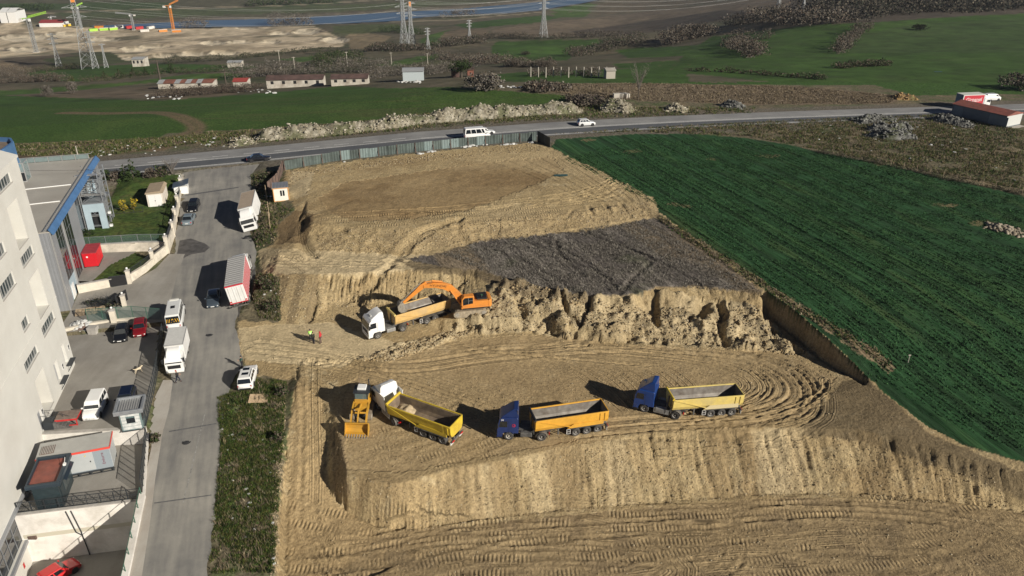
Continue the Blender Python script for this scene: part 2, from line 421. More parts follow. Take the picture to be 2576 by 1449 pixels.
berm_l = in_poly(UW, VW, [(900, 905), (1000, 870), (1120, 835), (1260, 822), (1150, 850), (1080, 880), (980, 905)]) & soil
ZZ = ZZ + berm_l * (.12 + clod * .8)
rut_tone_shade = np.zeros(XX.shape); TRK = np.zeros(XX.shape + (4,))  # tone of the ruts, with the shadow at their edges painted in
# wheel ruts: curves in the photograph, laid on the floor of the dig
def rut(pts, z, offs, w=.26, depth=.08, tone_shade=-.32, cleat=0.0, berm=.75):
    w *= .72; depth *= 1.05
    P = [G(p[0], p[1], z) for p in spline(pts, 6)]
    arr = np.array(P); x0, y0 = arr.min(0) - 5; x1, y1 = arr.max(0) + 5
    i0, i1 = np.searchsorted(GX, [x0, x1]); j0, j1 = np.searchsorted(GY, [y0, y1])
    if i1 <= i0 or j1 <= j0: return
    px = XX[j0:j1, i0:i1]; py = YY[j0:j1, i0:i1]
    tn = np.gradient(arr, axis=0); nr = np.stack([-tn[:, 1], tn[:, 0]], 1); nr /= np.linalg.norm(nr, axis=1)[:, None] + 1e-9
    for o in offs:
        wv = np.cumsum(rng.normal(0, .03, len(arr)))[:, None]
        d, s = dist_line(px, py, [tuple(q) for q in arr + nr * (o + wv)])
        k = np.exp(-(d / w) ** 2); e = np.exp(-((d - 2.1 * w) / (w * .8)) ** 2)
        lump = 1 + .8 * fbm(px * 2.2, py * 2.2, 71, 2)
        ok = soil[j0:j1, i0:i1]
        ZZ[j0:j1, i0:i1] += ok * (-depth * k + depth * berm * e * lump)
        rut_tone_shade[j0:j1, i0:i1] += ok * (tone_shade * k * .6 - tone_shade * .5 * e)  # negative: packed rut paler, shadow painted into its edges
        near_ = (d < (.75 if cleat else 1.1)) & ok; T_ = TRK[j0:j1, i0:i1]; mk = sstep(.62, .3, d) * np.clip(2.2 * vnoise(s / 2.3 + o * 7 + arr[0, 0], s * 0, 73) - .55, 0, 1.2) if cleat else sstep(1.0, .5, d)
        T_[near_] = np.stack([s, d, mk * cleat, mk * (0.0 if cleat else 1.0)], -1)[near_]
A = -.8
loop = [(640, 880), (800, 905), (1000, 930), (1250, 897), (1500, 876), (1750, 878), (1900, 898), (1995, 945), (2025, 995), (1985, 1032), (1880, 1052), (1700, 1062), (1450, 1088)]
rut(loop, A, [-1.1, 1.0], .34, .09); rut(loop, A, [-.2, 1.9], .25, .06)
for k in range(7):
    s_ = k * 16
    rut([(1480 - s_, 870 + k * 3), (1700, 880 + k * 5), (1880 - s_ * .5, 920 + k * 3), (1960 - s_ * .9, 975), (1900 - s_, 1020 - k * 2), (1700, 1045)], A, [0, 1.9], .2, .06)
for k in range(8):
    rut([(1150 + k * 30, 890 + k), (1330 + k * 36, 898 + k * 3), (1440 + k * 34, 930), (1520 + k * 32, 985), (1570 + k * 24, 1030)], A, [0], .2, .075)
for k in range(5):
    rut([(1830 + k * 9, 885), (1965 + k * 12, 925 + k * 3), (2020 + k * 10, 985), (1995 + k * 14, 1040 + k * 4), (1890, 1068 + k * 5), (1650, 1078 + k * 5)], A, [0, 1.0], .2, .08)
for k in range(6):
    rut([(680, 900 + k * 6), (900, 925 + k * 8), (1130, 985 + k * 9), (1330, 1050 + k * 8)], A, [0, 1.9], .22, .06)
    rut([(800, 930), (1050 + k * 8, 905 - k * 6), (1250 + 10 * k, 880 + k * 2), (1480, 872)], A, [0], .22, .05)
for k in range(5):
    rut([(1500, 1100 - k * 8), (1700, 1085 - k * 9), (1900, 1065 - k * 5), (2050, 1010 - k * 3), (2080 - k * 4, 960)], A, [0], .22, .06)
for k in range(5):
    rut([(752 + k * 12, 960), (764 + k * 9, 1060), (752 + k * 12, 1180), (750 + k * 14, 1290), (800 + k * 26, 1400), (900 + k * 60, 1500)], -3.0, [0], .26, .12, .5)
for k in range(10):
    rut([(830 + k * 20, 1400 - k * 4), (1050 + k * 15, 1390 - k * 8), (1400, 1370 - k * 8 + rng.uniform(-10, 10)), (1800, 1330 - k * 4), (2100 + 30 * k, 1290 + k * 4), (2600, 1330 + k * 12)], -5.1, [0, 2.0], .26, .035, .3)
for k in range(9):
    c0 = rng.uniform(1300, 2400); v0 = rng.uniform(1340, 1460)
    rut([(c0 - 300, v0 + rng.uniform(-30, 30)), (c0, v0 - 20), (c0 + 160, v0 - 10), (c0 + 260, v0 + 30), (c0 + 200, v0 + 70)], -5.1, [0, 2.0], .24, .04, .3)
for k in range(9):
    rut([(800 + 70 * k, 548 - 3 * k), (1000 + 60 * k, 540 - 4 * k), (1250 + 40 * k, 520 - 5 * k), (1560 + 5 * k, 500 - 10 * k)], 4.8, [0, 2.0], .3, .06, .25)
for k in range(8):
    rut([(1240 + 40 * k, 410 - 3 * k), (1330 + 35 * k, 440), (1420 + 28 * k, 480), (1500 + 18 * k, 505)], 4.8, [0], .35, .07, .3)
for k in range(4):
    rut([(690, 640 + 8 * k), (850, 655 + 5 * k), (1050, 662 + 3 * k), (1240, 655), (1380, 690 + 4 * k)], 3.0, [0, 1.9], .28, .08, .3)
# gouges and scraped ledges in the bank below the upper platform, blocky left end of the cut
for l_, z_, w_, d_ in (([(985, 645), (1020, 618), (1060, 595), (1110, 580), (1150, 566)], 3.8, .8, .75), ([(1012, 642), (1050, 612), (1090, 596)], 3.5, .5, .5), ([(1160, 560), (1152, 580), (1172, 600), (1196, 614)], 4.0, .6, .6), ([(860, 590), (900, 612), (960, 622), (1000, 636)], 3.6, .6, .4), ([(940, 618), (955, 630), (985, 640)], 3.3, .5, .5), ([(690, 650), (740, 672), (760, 686)], 2.7, .6, .35), ([(715, 645), (770, 668), (800, 680)], 2.8, .5, .3), ([(765, 558), (758, 585), (768, 618), (790, 636)], 3.5, .9, .9), ([(1480, 528), (1490, 545)], 4, .4, .5), ([(1520, 522), (1534, 540)], 4, .4, .5), ([(1440, 538), (1430, 552)], 4, .4, .4), ([(1560, 522), (1572, 534)], 4, .4, .5), ([(905, 735), (930, 715), (960, 700), (985, 684)], 2, .7, .9), ([(860, 745), (900, 728), (950, 715)], 1.6, .5, .5)):
    rut(l_, z_, [0], w_ * 1.1, d_ * .42, .3, 0, .25)
blk = reg([(704, 694), (800, 692), (800, 812), (704, 816)])
ZZ = ZZ + blk * soil * steep * (.55 * np.tanh(5 * np.sin(XX * 2 * math.pi / 2.5 + mid)) - .2)
bankC = reg([(790, 566), (1000, 578), (1300, 553), (1640, 506), (1640, 548), (1350, 592), (1090, 632), (1000, 645), (790, 636)])
ZZ = ZZ + bankC * soil * (.22 * clod + .30 * clod2 - .15 * np.abs(fine))
# prints of crawler tracks
for k in range(24):
    u0 = rng.uniform(760, 2450); v0 = rng.uniform(1290, 1470) + (u0 < 1300) * 45; a_ = rng.uniform(-.25, .12)
    rut([(u0 - 190, v0 - 190 * a_ + rng.uniform(-12, 12)), (u0, v0), (u0 + 200, v0 + 200 * a_ + rng.uniform(-25, 25))], -5.1, [0, 2.0], .45, .02, .15, 1.0)
for k in range(12):
    u0 = rng.uniform(900, 1500); v0 = rng.uniform(1080, 1190)
    if v0 < 1215 - (u0 - 900) * .18: rut([(u0 - 90, v0 + 30), (u0, v0), (u0 + 110, v0 - 45)], -1, [0, 2.0], .45, .02, .1, .8)
for k in range(10):
    u0 = rng.uniform(950, 1500); v0 = rng.uniform(545, 572) - (u0 - 950) * .05
    rut([(u0 - 160, v0 + 8), (u0, v0), (u0 + 160, v0 - 14)], 4.7, [0, 2.0], .45, .02, .1, 1.0)
for k in range(12):
    u0 = 860 + k * 52; rut([(u0, 700), (u0 + 12, 680 - 40), (u0 + 30, 600)], 3.0, [0], .45, .02, .1, .8)
# ruts in the stubble
def rut_any(mask, pts, z, w, depth):
    P = [G(p[0], p[1], z) for p in spline(pts, 6)]
    d, s = dist_line(XX, YY, P[::2]); k = np.exp(-(d / w) ** 2)
    ZZ[:] += mask * (-depth * k + depth * .6 * np.exp(-((d - 2 * w) / w) ** 2)); rut_tone_shade[:] += mask * k * .8
for l_ in ([(1280, 590), (1400, 640), (1520, 690), (1600, 730)], [(1350, 600), (1440, 640), (1530, 700), (1560, 735)], [(1470, 585), (1560, 620), (1700, 680), (1760, 712)], [(1400, 600), (1410, 640), (1470, 690)], [(1500, 580), (1590, 630), (1650, 660)], [(1240, 625), (1350, 670), (1460, 735)], [(1560, 735), (1590, 700), (1640, 660)]):
    rut_any(stub, l_, 3.6, .35, .12)
# wheat rows follow the edge of the field
RD = np.array([17.0, -42.0]); RD /= np.linalg.norm(RD)
sw = XX * (-RD[1]) + YY * RD[0]
ws = (XX * RD[0] + YY * RD[1])
furrow = sstep(.82, 1, np.abs(np.sin(sw * math.pi / 5.3 + .3 * fbm(ws * .02, sw * .1, 12, 2))))
ZZ = ZZ + wheat * (.05 * np.sin(sw * 2 * math.pi / 1.45) + .05 * fbm(sw * 1.1, ws * .25, 81, 3) - .10 * furrow)
rough_v = ~(site | wheat)
ZZ = ZZ + rough_v * sstep(7.5, 12, np.abs(q_)) * (.10 * fine + .14 * mid) * (XX > -32 - 0 * YY)

# --- colours of the ground (albedo), photograph regions laid out on the land
def cset(n): return np.broadcast_to(np.array(n, float), XX.shape + (3,)).copy()
C = cset((.13, .112, .072))
def paint(mask, col, k=1.0):
    global C
    m = (mask * k)[..., None] if mask.dtype != bool else mask[..., None] * k
    C = C * (1 - m) + np.array(col) * m
n1 = fbm(XX / 9, YY / 9, 91, 4); n2 = fbm(XX / 2.2, YY / 2.2, 92, 4); n3 = fbm(XX * 1.5, YY * 1.5, 93, 3)
paint(sstep(-.1, .45, n2 + .5 * n1), (.07, .095, .034), .75)
paint(sstep(.1, .6, fbm(XX / 4, YY / 4, 95, 4)), (.19, .15, .092), .8)
paint(sstep(.32, .6, n3 + .4 * n2), (.22, .19, .14), .35)
# grass beyond the highway
FIELD2 = [(-900, 240), (0, 240), (250, 249), (400, 253), (640, 236), (860, 216), (980, 222), (1130, 219), (1420, 240), (1425, 258), (1180, 272), (950, 300), (650, 325), (500, 330), (420, 336), (400, 346), (0, 362), (-900, 400)]
VW2 = VV + wob * 2
f2 = in_poly(UU, VW2, FIELD2)
paint(f2, (.044, .084, .017)); paint(f2 * sstep(.0, .5, n1 + .4 * n2), (.064, .104, .024), .7); paint(f2 * sstep(.2, .6, fbm(XX / 30, YY / 3, 97, 3)), (.075, .085, .03), .6)
reeds = in_poly(UU, VW2, [(1280, 216), (1500, 209), (2000, 216), (2270, 240), (2250, 262), (1900, 264), (1600, 252), (1430, 238)])
paint(reeds, (.17, .13, .088)); paint(reeds * sstep(0, .5, n2), (.11, .09, .06), .8)
hill = in_poly(UU, VV, [(1500, 209), (1720, 176), (2576, 160), (3500, 150), (3500, 250), (2576, 236), (2300, 240), (2200, 214), (2000, 214)])
paint(hill, (.044, .09, .02))
ver = in_poly(UU, VW2, [(-900, 362), (0, 362), (400, 346), (480, 334), (650, 326), (560, 350), (330, 385), (0, 420), (-900, 450)])
paint(ver, (.10, .075, .05)); paint(ver * sstep(-.2, .4, n2), (.13, .105, .06), .8)
# tracks, shoulders
d_, s_ = dist_line(XX, YY, [G(p[0], p[1], 4) for p in spline([(150, 240), (260, 250), (380, 254), (432, 270), (478, 293), (493, 312), (474, 328), (420, 350), (395, 372)], 5)])
paint(sstep(2.6, 1.6, d_) * 1.0, (.16, .115, .07), .9); paint(sstep(.7, .2, np.abs(d_ - 0)) * 1.0, (.07, .085, .03), .5)
paint(sstep(12.5, 9, np.abs(q_ + .6)) * (rng.random(XX.shape) * .3 + .7), (.13, .115, .095), .9)
# the wheat
paint(wheat, (.022, .066, .024))
paint(wheat * sstep(.0, .6, fbm(sw * .45, ws * .03, 101, 4)), (.042, .092, .03), .8)
paint(wheat * furrow, (.014, .032, .014), .6)
paint(wheat * sstep(.35, .7, fbm(sw / 3, ws / 22, 103, 3)), (.06, .085, .028), .45)
for q in [(1780, 560), (1950, 575)]: pass
for (u0, v0, du, dv) in [(1590, 380, 24, 4), (1790, 400, 12, 3), (1930, 392, 30, 3), (1480, 352, 20, 3), (2260, 410, 60, 5), (2380, 515, 35, 4), (1700, 512, 22, 3), (1718, 518, 24, 3), (2470, 560, 30, 6)]:
    paint(wheat & (((UW - u0) / du) ** 2 + ((VW - v0) / dv) ** 2 < 1), (.17, .14, .075), .75)
# stubble
paint(stub | stub2, (.105, .092, .08)); paint((stub | stub2) * sstep(-.05, .4, fbm(sw * .9, ws * .10, 105, 4)), (.22, .195, .165), .8)
paint(stub * sstep(.1, .5, n1 + .4 * n2), (.065, .075, .035), .5); paint(stub * sstep(.15, .45, fbm(sw * .25, ws * .03, 107, 3)), (.20, .155, .10), .8)
paint(track, (.24, .18, .11)); paint(track & (np.abs(np.sin(sw * 2.2)) > .85), (.09, .09, .05), .7)
strip = in_poly(UU, VV, [(1672, 546), (1800, 622), (1960, 724), (2110, 815), (2250, 905), (2262, 915), (2100, 820), (1940, 724)])
# the dig
SAND = (.365, .28, .165)
paint(soil, SAND)  # base tone
paint(soil * sstep(-.3, .5, n1), (.30, .222, .128), .8); paint(soil * sstep(.1, .6, n2), (.41, .325, .205), .5)
paint(soil * sstep(.28, .6, n3 + .3 * n2), (.50, .42, .29), .45)
pale = reg([(596, 825), (700, 815), (830, 812), (960, 850), (1040, 880), (900, 905), (850, 925), (700, 915), (610, 905)]) | reg([(650, 625), (760, 628), (1000, 640), (1250, 640), (1180, 665), (900, 690), (700, 690), (655, 680)]) | reg([(735, 432), (790, 430), (775, 490), (740, 500), (722, 470)])
paint(pale & soil, (.47, .385, .26), .8); paint(rubble | berm_l, (.43, .355, .24), .75)
paint(rubble * sstep(.1, .5, n2 + n3 * .6), (.19, .155, .105), .7)
paint(steep * sstep(-.2, .5, n2), (.42, .33, .20), .7)
moist = reg([(800, 500), (860, 462), (1000, 440), (1250, 405), (1390, 395), (1420, 430), (1330, 470), (1180, 530), (1050, 548), (900, 560), (830, 535)])
paint(moist & soil, (.235, .165, .09), .75); paint((moist & soil) * sstep(0, .5, n2 + n1), (.19, .13, .07), .7)
n0 = fbm(XX / 22, YY / 14, 94, 3)
paint(soil * sstep(.05, .5, n0), (.44, .345, .215), .5); paint(soil * sstep(.1, .5, -n0), (.25, .18, .10), .5)
floorA = reg([(900, 940), (1130, 860), (1330, 840), (1560, 868), (1960, 885), (2100, 950), (2050, 1040), (1900, 1072), (1500, 1100), (1000, 1190), (870, 1180), (860, 1000)])
paint(floorA & soil, (.30, .222, .132), .6)
floorB = in_poly(UW, VW, [(690, 1700), (760, 1449), (960, 1340), (1200, 1318), (1700, 1270), (2000, 1250), (2400, 1270), (3500, 1400), (3500, 1700)])
paint(floorB & soil, (.255, .19, .115), .75); paint((floorB & soil) * sstep(0, .5, n2), (.20, .15, .095), .7)
ramp = reg([(745, 960), (810, 1000), (812, 1180), (840, 1260), (960, 1345), (800, 1500), (735, 1449), (728, 1200)])
paint(ramp & soil, (.34, .25, .145), .7)
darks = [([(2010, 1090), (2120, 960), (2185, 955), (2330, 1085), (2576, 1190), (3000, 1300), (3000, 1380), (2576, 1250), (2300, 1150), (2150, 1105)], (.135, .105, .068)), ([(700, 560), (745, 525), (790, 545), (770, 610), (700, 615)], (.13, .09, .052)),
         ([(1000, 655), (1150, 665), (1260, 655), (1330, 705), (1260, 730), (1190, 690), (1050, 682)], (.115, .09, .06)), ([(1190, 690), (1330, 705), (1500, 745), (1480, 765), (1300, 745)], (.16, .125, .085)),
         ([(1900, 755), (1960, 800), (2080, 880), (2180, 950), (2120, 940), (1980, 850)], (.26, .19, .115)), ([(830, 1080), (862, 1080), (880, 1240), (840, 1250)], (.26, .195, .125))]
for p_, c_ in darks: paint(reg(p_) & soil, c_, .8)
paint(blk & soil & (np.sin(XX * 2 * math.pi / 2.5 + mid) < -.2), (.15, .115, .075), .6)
paint(bankC * soil * sstep(.1, .5, n2 + n3 * .5), (.22, .165, .10), .6)
for k in range(16):     # scraped-through layers on the long batter
    u0 = rng.uniform(1000, 2500)
    paint(soil & (slope > .35) & in_poly(UW, VW, [(u0, 1050), (u0 + 60, 1050), (u0 + 100, 1330), (u0 + 30, 1330)]), (.24, .175, .10) if k % 2 else (.43, .345, .225), .5)
rut_tone_shade = np.clip(rut_tone_shade, -.6, 1.2)
C = C * (1 - (np.clip(rut_tone_shade, 0, 1.2) * .42))[..., None] * (1 + np.clip(-rut_tone_shade, 0, .6) * .35)[..., None]
C *= (1 + .16 * fbm(XX * .9, YY * .9, 111, 3) * (soil | stub))[..., None]
C = np.where(soil[..., None], C * np.array((1.03, 1.02, .93)), C)
C = np.clip(C, .004, .8)

RGH = np.ones(XX.shape) * 1.0
for m_, k_ in ((floorA & soil, .38), (moist & soil, .3), (pale & soil, .5), (ramp & soil, .6), (floorB & soil, .7)): RGH = np.where(m_, k_, RGH)
RGH = RGH * (.7 + .9 * vnoise(XX / 3.5, YY / 2.5, 98))
# yards left of the street: levels cut into the slope
def flat(poly_xy, z, soft=0):
    global ZZ
    m = in_poly(XX, YY, poly_xy); ZZ = np.where(m, z, ZZ); return m
T1Z, T2Z, T3Z = -.6, -2.6, -8.6
FX = lambda y: -55.6 + (86.6 - y) * .2446            # face line of the white factory
T1 = [(-56.2, 87), (-61.5, 93.6), (-48.4, 96.6), (-41.0, 73.0), (-52.2, 71.9)]
T2 = [(-54, 71.9), (-41.0, 73.0), (-37.7, 63.5), (-51, 61.2)]
T3 = [(-51, 61.1), (-37.8, 63.4), (-33.4, 44), (-33.4, 20), (-45, 20)]
GARDEN2 = [(-65.4, 110.6), (-52.6, 117.6), (-49.9, 112.4), (-54.0, 106.2), (-64.2, 104.2)]
for p_, z_ in ((T1, T1Z - .05), (T2, T2Z - .05), (T3, T3Z - .05)): flat(p_, z_)
# highway and street beds lie flat across their width
ST_L = [(340, 1560), (354, 1449), (375, 1312), (388, 1202), (406, 1089), (422, 1030), (428, 985), (432, 960), (425, 900), (412, 835), (412, 800), (420, 752), (437, 655), (441, 610), (458, 481), (452, 449), (445, 436), (300, 436), (240, 432), (240, 404)]
ZZ = np.where(in_poly(UU, VV, ST_L[:15] + [(452, 430), (660, 405)] + [(q[0] + 4, q[1]) for q in STREET_R[::-1]]), street_z(YY) - .06, ZZ)
d_st, _ = dist_line(XX, YY, [(-30.6, 40), (-32.5, 53.65), (-35.2, 66), (-38.0, 80), (-42.5, 97), (-46.5, 110), (-50.5, 125), (-54, 140), (-57, 152)])
ZZ = np.where(np.abs(q_) < 6.5, hw_z(XX) - .03, ZZ)

def grid_object(name, X, Y, Z, Cc, mask, m, kind='structure', label=None, extra=None):
    ny, nx = X.shape
    idx = np.arange(nx * ny).reshape(ny, nx)
    fm = mask[:-1, :-1]
    q = np.stack([idx[:-1, :-1][fm], idx[:-1, 1:][fm], idx[1:, 1:][fm], idx[1:, :-1][fm]], 1)
    used, inv = np.unique(q, return_inverse=True); inv = inv.reshape(q.shape)
    me = bpy.data.meshes.new(name)
    me.vertices.add(len(used)); me.loops.add(q.size); me.polygons.add(len(q))
    co = np.stack([X.ravel()[used], Y.ravel()[used], Z.ravel()[used]], 1).astype(np.float32)
    me.vertices.foreach_set('co', co.ravel())
    me.loops.foreach_set('vertex_index', inv.ravel().astype(np.int32))
    me.polygons.foreach_set('loop_start', np.arange(0, q.size, 4, dtype=np.int32))
    me.polygons.foreach_set('use_smooth', np.ones(len(q), bool))
    a = me.attributes.new('Col', 'FLOAT_COLOR', 'POINT')
    cc = np.ones((len(used), 4), np.float32); cc[:, :3] = Cc.reshape(-1, 3)[used]
    a.data.foreach_set('color', cc.ravel())
    if extra is not None:
        a = me.attributes.new('Trk', 'FLOAT_COLOR', 'POINT'); a.data.foreach_set('color', extra.reshape(-1, 4)[used].astype(np.float32).ravel()); cc[:, 3] = RGH.ravel()[used]; me.attributes['Col'].data.foreach_set('color', cc.ravel())
    me.update(calc_edges=True)
    o = link(name, me, m); o['kind'] = kind
    if label: o['label'] = label
    return o
def ground_mat(name, fscale=2.0, fine=.22, bump=.5, bdist=.08, bscale=1.6, rowdir=None, rough=.95, stretch=(1, 1), tracks=False):
    m = bpy.data.materials.new(name); m.use_nodes = True
    nt = m.node_tree; n = nt.nodes; l = nt.links; p = n['Principled BSDF']
    p.inputs['Roughness'].default_value = rough; p.inputs['Specular IOR Level'].default_value = .15
    at = n.new('ShaderNodeAttribute'); at.attribute_name = 'Col'
    tc = n.new('ShaderNodeTexCoord'); mp = n.new('ShaderNodeMapping')
    if rowdir is not None: mp.inputs['Rotation'].default_value = (0, 0, -math.atan2(rowdir[1], rowdir[0]))
    mp2 = n.new('ShaderNodeMapping'); mp2.inputs['Scale'].default_value = (stretch[0], stretch[1], 1)
    l.new(tc.outputs['Object'], mp.inputs[0]); l.new(mp.outputs[0], mp2.inputs[0])
    t = n.new('ShaderNodeTexNoise'); t.inputs['Scale'].default_value = fscale; t.inputs['Detail'].default_value = 7; t.inputs['Roughness'].default_value = .65
    l.new(mp2.outputs[0], t.inputs['Vector'])
    mr = n.new('ShaderNodeMapRange'); mr.inputs[1].default_value = .3; mr.inputs[2].default_value = .7; mr.inputs[3].default_value = 1 - fine * 1.6; mr.inputs[4].default_value = 1 + fine * 1.6
    l.new(t.outputs[0], mr.inputs[0])
    vm = n.new('ShaderNodeVectorMath'); vm.operation = 'SCALE'
    l.new(at.outputs['Color'], vm.inputs[0]); l.new(mr.outputs[0], vm.inputs['Scale']); l.new(vm.outputs[0], p.inputs['Base Color'])
    t2 = n.new('ShaderNodeTexNoise'); t2.inputs['Scale'].default_value = bscale; t2.inputs['Detail'].default_value = 8; t2.inputs['Roughness'].default_value = .7
    l.new(mp2.outputs[0], t2.inputs['Vector'])
    b = n.new('ShaderNodeBump'); b.inputs['Strength'].default_value = bump; b.inputs['Distance'].default_value = bdist
    hgt = t2.outputs[0]
    if tracks:      # cleat prints and tread lines, from the track coordinates stored on the ground
        def mth(op, x, y=None):
            q = n.new('ShaderNodeMath'); q.operation = op
            for i, v_ in enumerate((x, y)):
                if v_ is None: continue
                if isinstance(v_, (int, float)): q.inputs[i].default_value = v_
                else: l.new(v_, q.inputs[i])
            return q.outputs[0]
        hgt = mth('MULTIPLY', hgt, at.outputs['Alpha']); tk = n.new('ShaderNodeAttribute'); tk.attribute_name = 'Trk'; sp = n.new('ShaderNodeSeparateColor'); l.new(tk.outputs['Color'], sp.inputs[0])
        cl = mth('MULTIPLY', mth('SINE', mth('MULTIPLY', sp.outputs[0], 2 * math.pi / .42)), sp.outputs[2]); wl = mth('MULTIPLY', mth('SINE', mth('MULTIPLY', sp.outputs[1], 2 * math.pi / .3)), tk.outputs['Alpha'])
        hgt = mth('ADD', hgt, mth('ADD', mth('MULTIPLY', mth('MULTIPLY', cl, t2.outputs[0]), .30), mth('MULTIPLY', wl, .10)))
    l.new(hgt, b.inputs['Height']); l.new(b.outputs[0], p.inputs['Normal'])
    return m
m_soil = ground_mat('dug soil', 3.0, .2, 1.0, .26, 3.0, tracks=True)
m_wheat = ground_mat('young wheat', 2.2, .32, .9, .16, 2.0, RD, stretch=(.10, 1.5))
m_stub = ground_mat('stubble', 2.2, .5, .9, .2, 2.0, RD, stretch=(.5, 1.6))
m_weed = ground_mat('weedy ground', 2.2, .42, .9, .2, 1.6)
m_far = ground_mat('farmland', .12, .22, .6, 1.2, .09)
wh = wheat & (YY > 30); so = soil & ~wh; sb = (stub & ~wh & ~so)
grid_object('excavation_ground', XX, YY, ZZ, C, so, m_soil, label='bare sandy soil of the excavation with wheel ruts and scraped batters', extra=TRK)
grid_object('wheat_field', XX, YY, ZZ, C, wh, m_wheat, label='dark green field of young wheat in rows beside the dig')
grid_object('stubble_field', XX, YY, ZZ, C, sb, m_stub, label='grey stubble strip left between the two dug areas')
grid_object('ground', XX, YY, ZZ, C, ~(so | wh | sb), m_weed, label='weedy verges and meadow either side of the roads')
NEAR = (GX, GY, ZZ)
def H(x, y):
    gx, gy, Z = NEAR
    if y > 239.5 or y < gy[0] or x < gx[0] or x > gx[-1]:
        return float(far_z(np.array([x]), np.array([y]))[0])
    i = min(max(int(np.searchsorted(gx, x)) - 1, 0), len(gx) - 2); j = min(max(int(np.searchsorted(gy, y)) - 1, 0), len(gy) - 2)
    a = (x - gx[i]) / (gx[i + 1] - gx[i]); b = (y - gy[j]) / (gy[j + 1] - gy[j])
    return float((Z[j, i] * (1 - a) + Z[j, i + 1] * a) * (1 - b) + (Z[j + 1, i] * (1 - a) + Z[j + 1, i + 1] * a) * b)
def Hs(X, Y):
    gx, gy, Z = NEAR
    i = np.clip(np.searchsorted(gx, X) - 1, 0, len(gx) - 2); j = np.clip(np.searchsorted(gy, Y) - 1, 0, len(gy) - 2)
    a = np.clip((X - gx[i]) / (gx[i + 1] - gx[i]), 0, 1); b = np.clip((Y - gy[j]) / (gy[j + 1] - gy[j]), 0, 1)
    r = (Z[j, i] * (1 - a) + Z[j, i + 1] * a) * (1 - b) + (Z[j + 1, i] * (1 - a) + Z[j + 1, i + 1] * a) * b
    return np.where(Y > 239.5, far_z(X, Y), r)
def pick(u, v, tmin=40.0):
    """the ground point seen at a photo pixel"""
    d = ray(u, v); t = tmin; step = .5
    while t < 4000:
        x, y, z = d[0] * t, d[1] * t, CZ + d[2] * t
        if z < H(x, y):
            lo, hi = t - step, t
            for k in range(22):
                m_ = (lo + hi) / 2
                if CZ + d[2] * m_ < H(d[0] * m_, d[1] * m_): hi = m_
                else: lo = m_
            return Vector((d[0] * hi, d[1] * hi, CZ + d[2] * hi))
        step = max(.5, t * .006); t += step
    return Vector((d[0] * t, d[1] * t, CZ + d[2] * t))

# ------------------------------------------------------------ the country beyond
near_keep = (XX, YY, UU, VV, C)
AA = np.arange(-1.15, 1.1501, .0036); FY = [238.6]
while FY[-1] < 3800: FY.append(FY[-1] * 1.0115)
FY = np.array(FY)
YY = np.repeat(FY[:, None], len(AA), 1); XX = YY * AA[None, :]
ZF = far_z(XX, YY)
UU, VV = project(XX, YY, ZF)
sandz = in_poly(UU, VV, [(-400, 60), (0, 58), (60, 55), (160, 66), (330, 74), (430, 73), (620, 69), (690, 66), (790, 66), (835, 85), (872, 104), (860, 118), (800, 119), (700, 131), (600, 141), (480, 149), (400, 146), (312, 151), (280, 131), (200, 129), (150, 136), (0, 146), (-400, 170)])
wob = fbm(XX / 14, YY / 14, 131, 3); UW = UU + wob * 5; VW = VV + fbm(XX / 14, YY / 40, 132, 3) * 2.2
C = cset((.108, .095, .062))
n1 = fbm(XX / 60, YY / 60, 141, 4); n2 = fbm(XX / 14, YY / 14, 142, 4)
paint(sstep(-.1, .5, n1), (.065, .075, .035), .8); paint(sstep(.1, .5, n2), (.125, .10, .07), .7)
GR, GR2, BR, PL, SC = (.046, .09, .019), (.060, .104, .024), (.135, .105, .07), (.19, .15, .10), (.075, .062, .048)
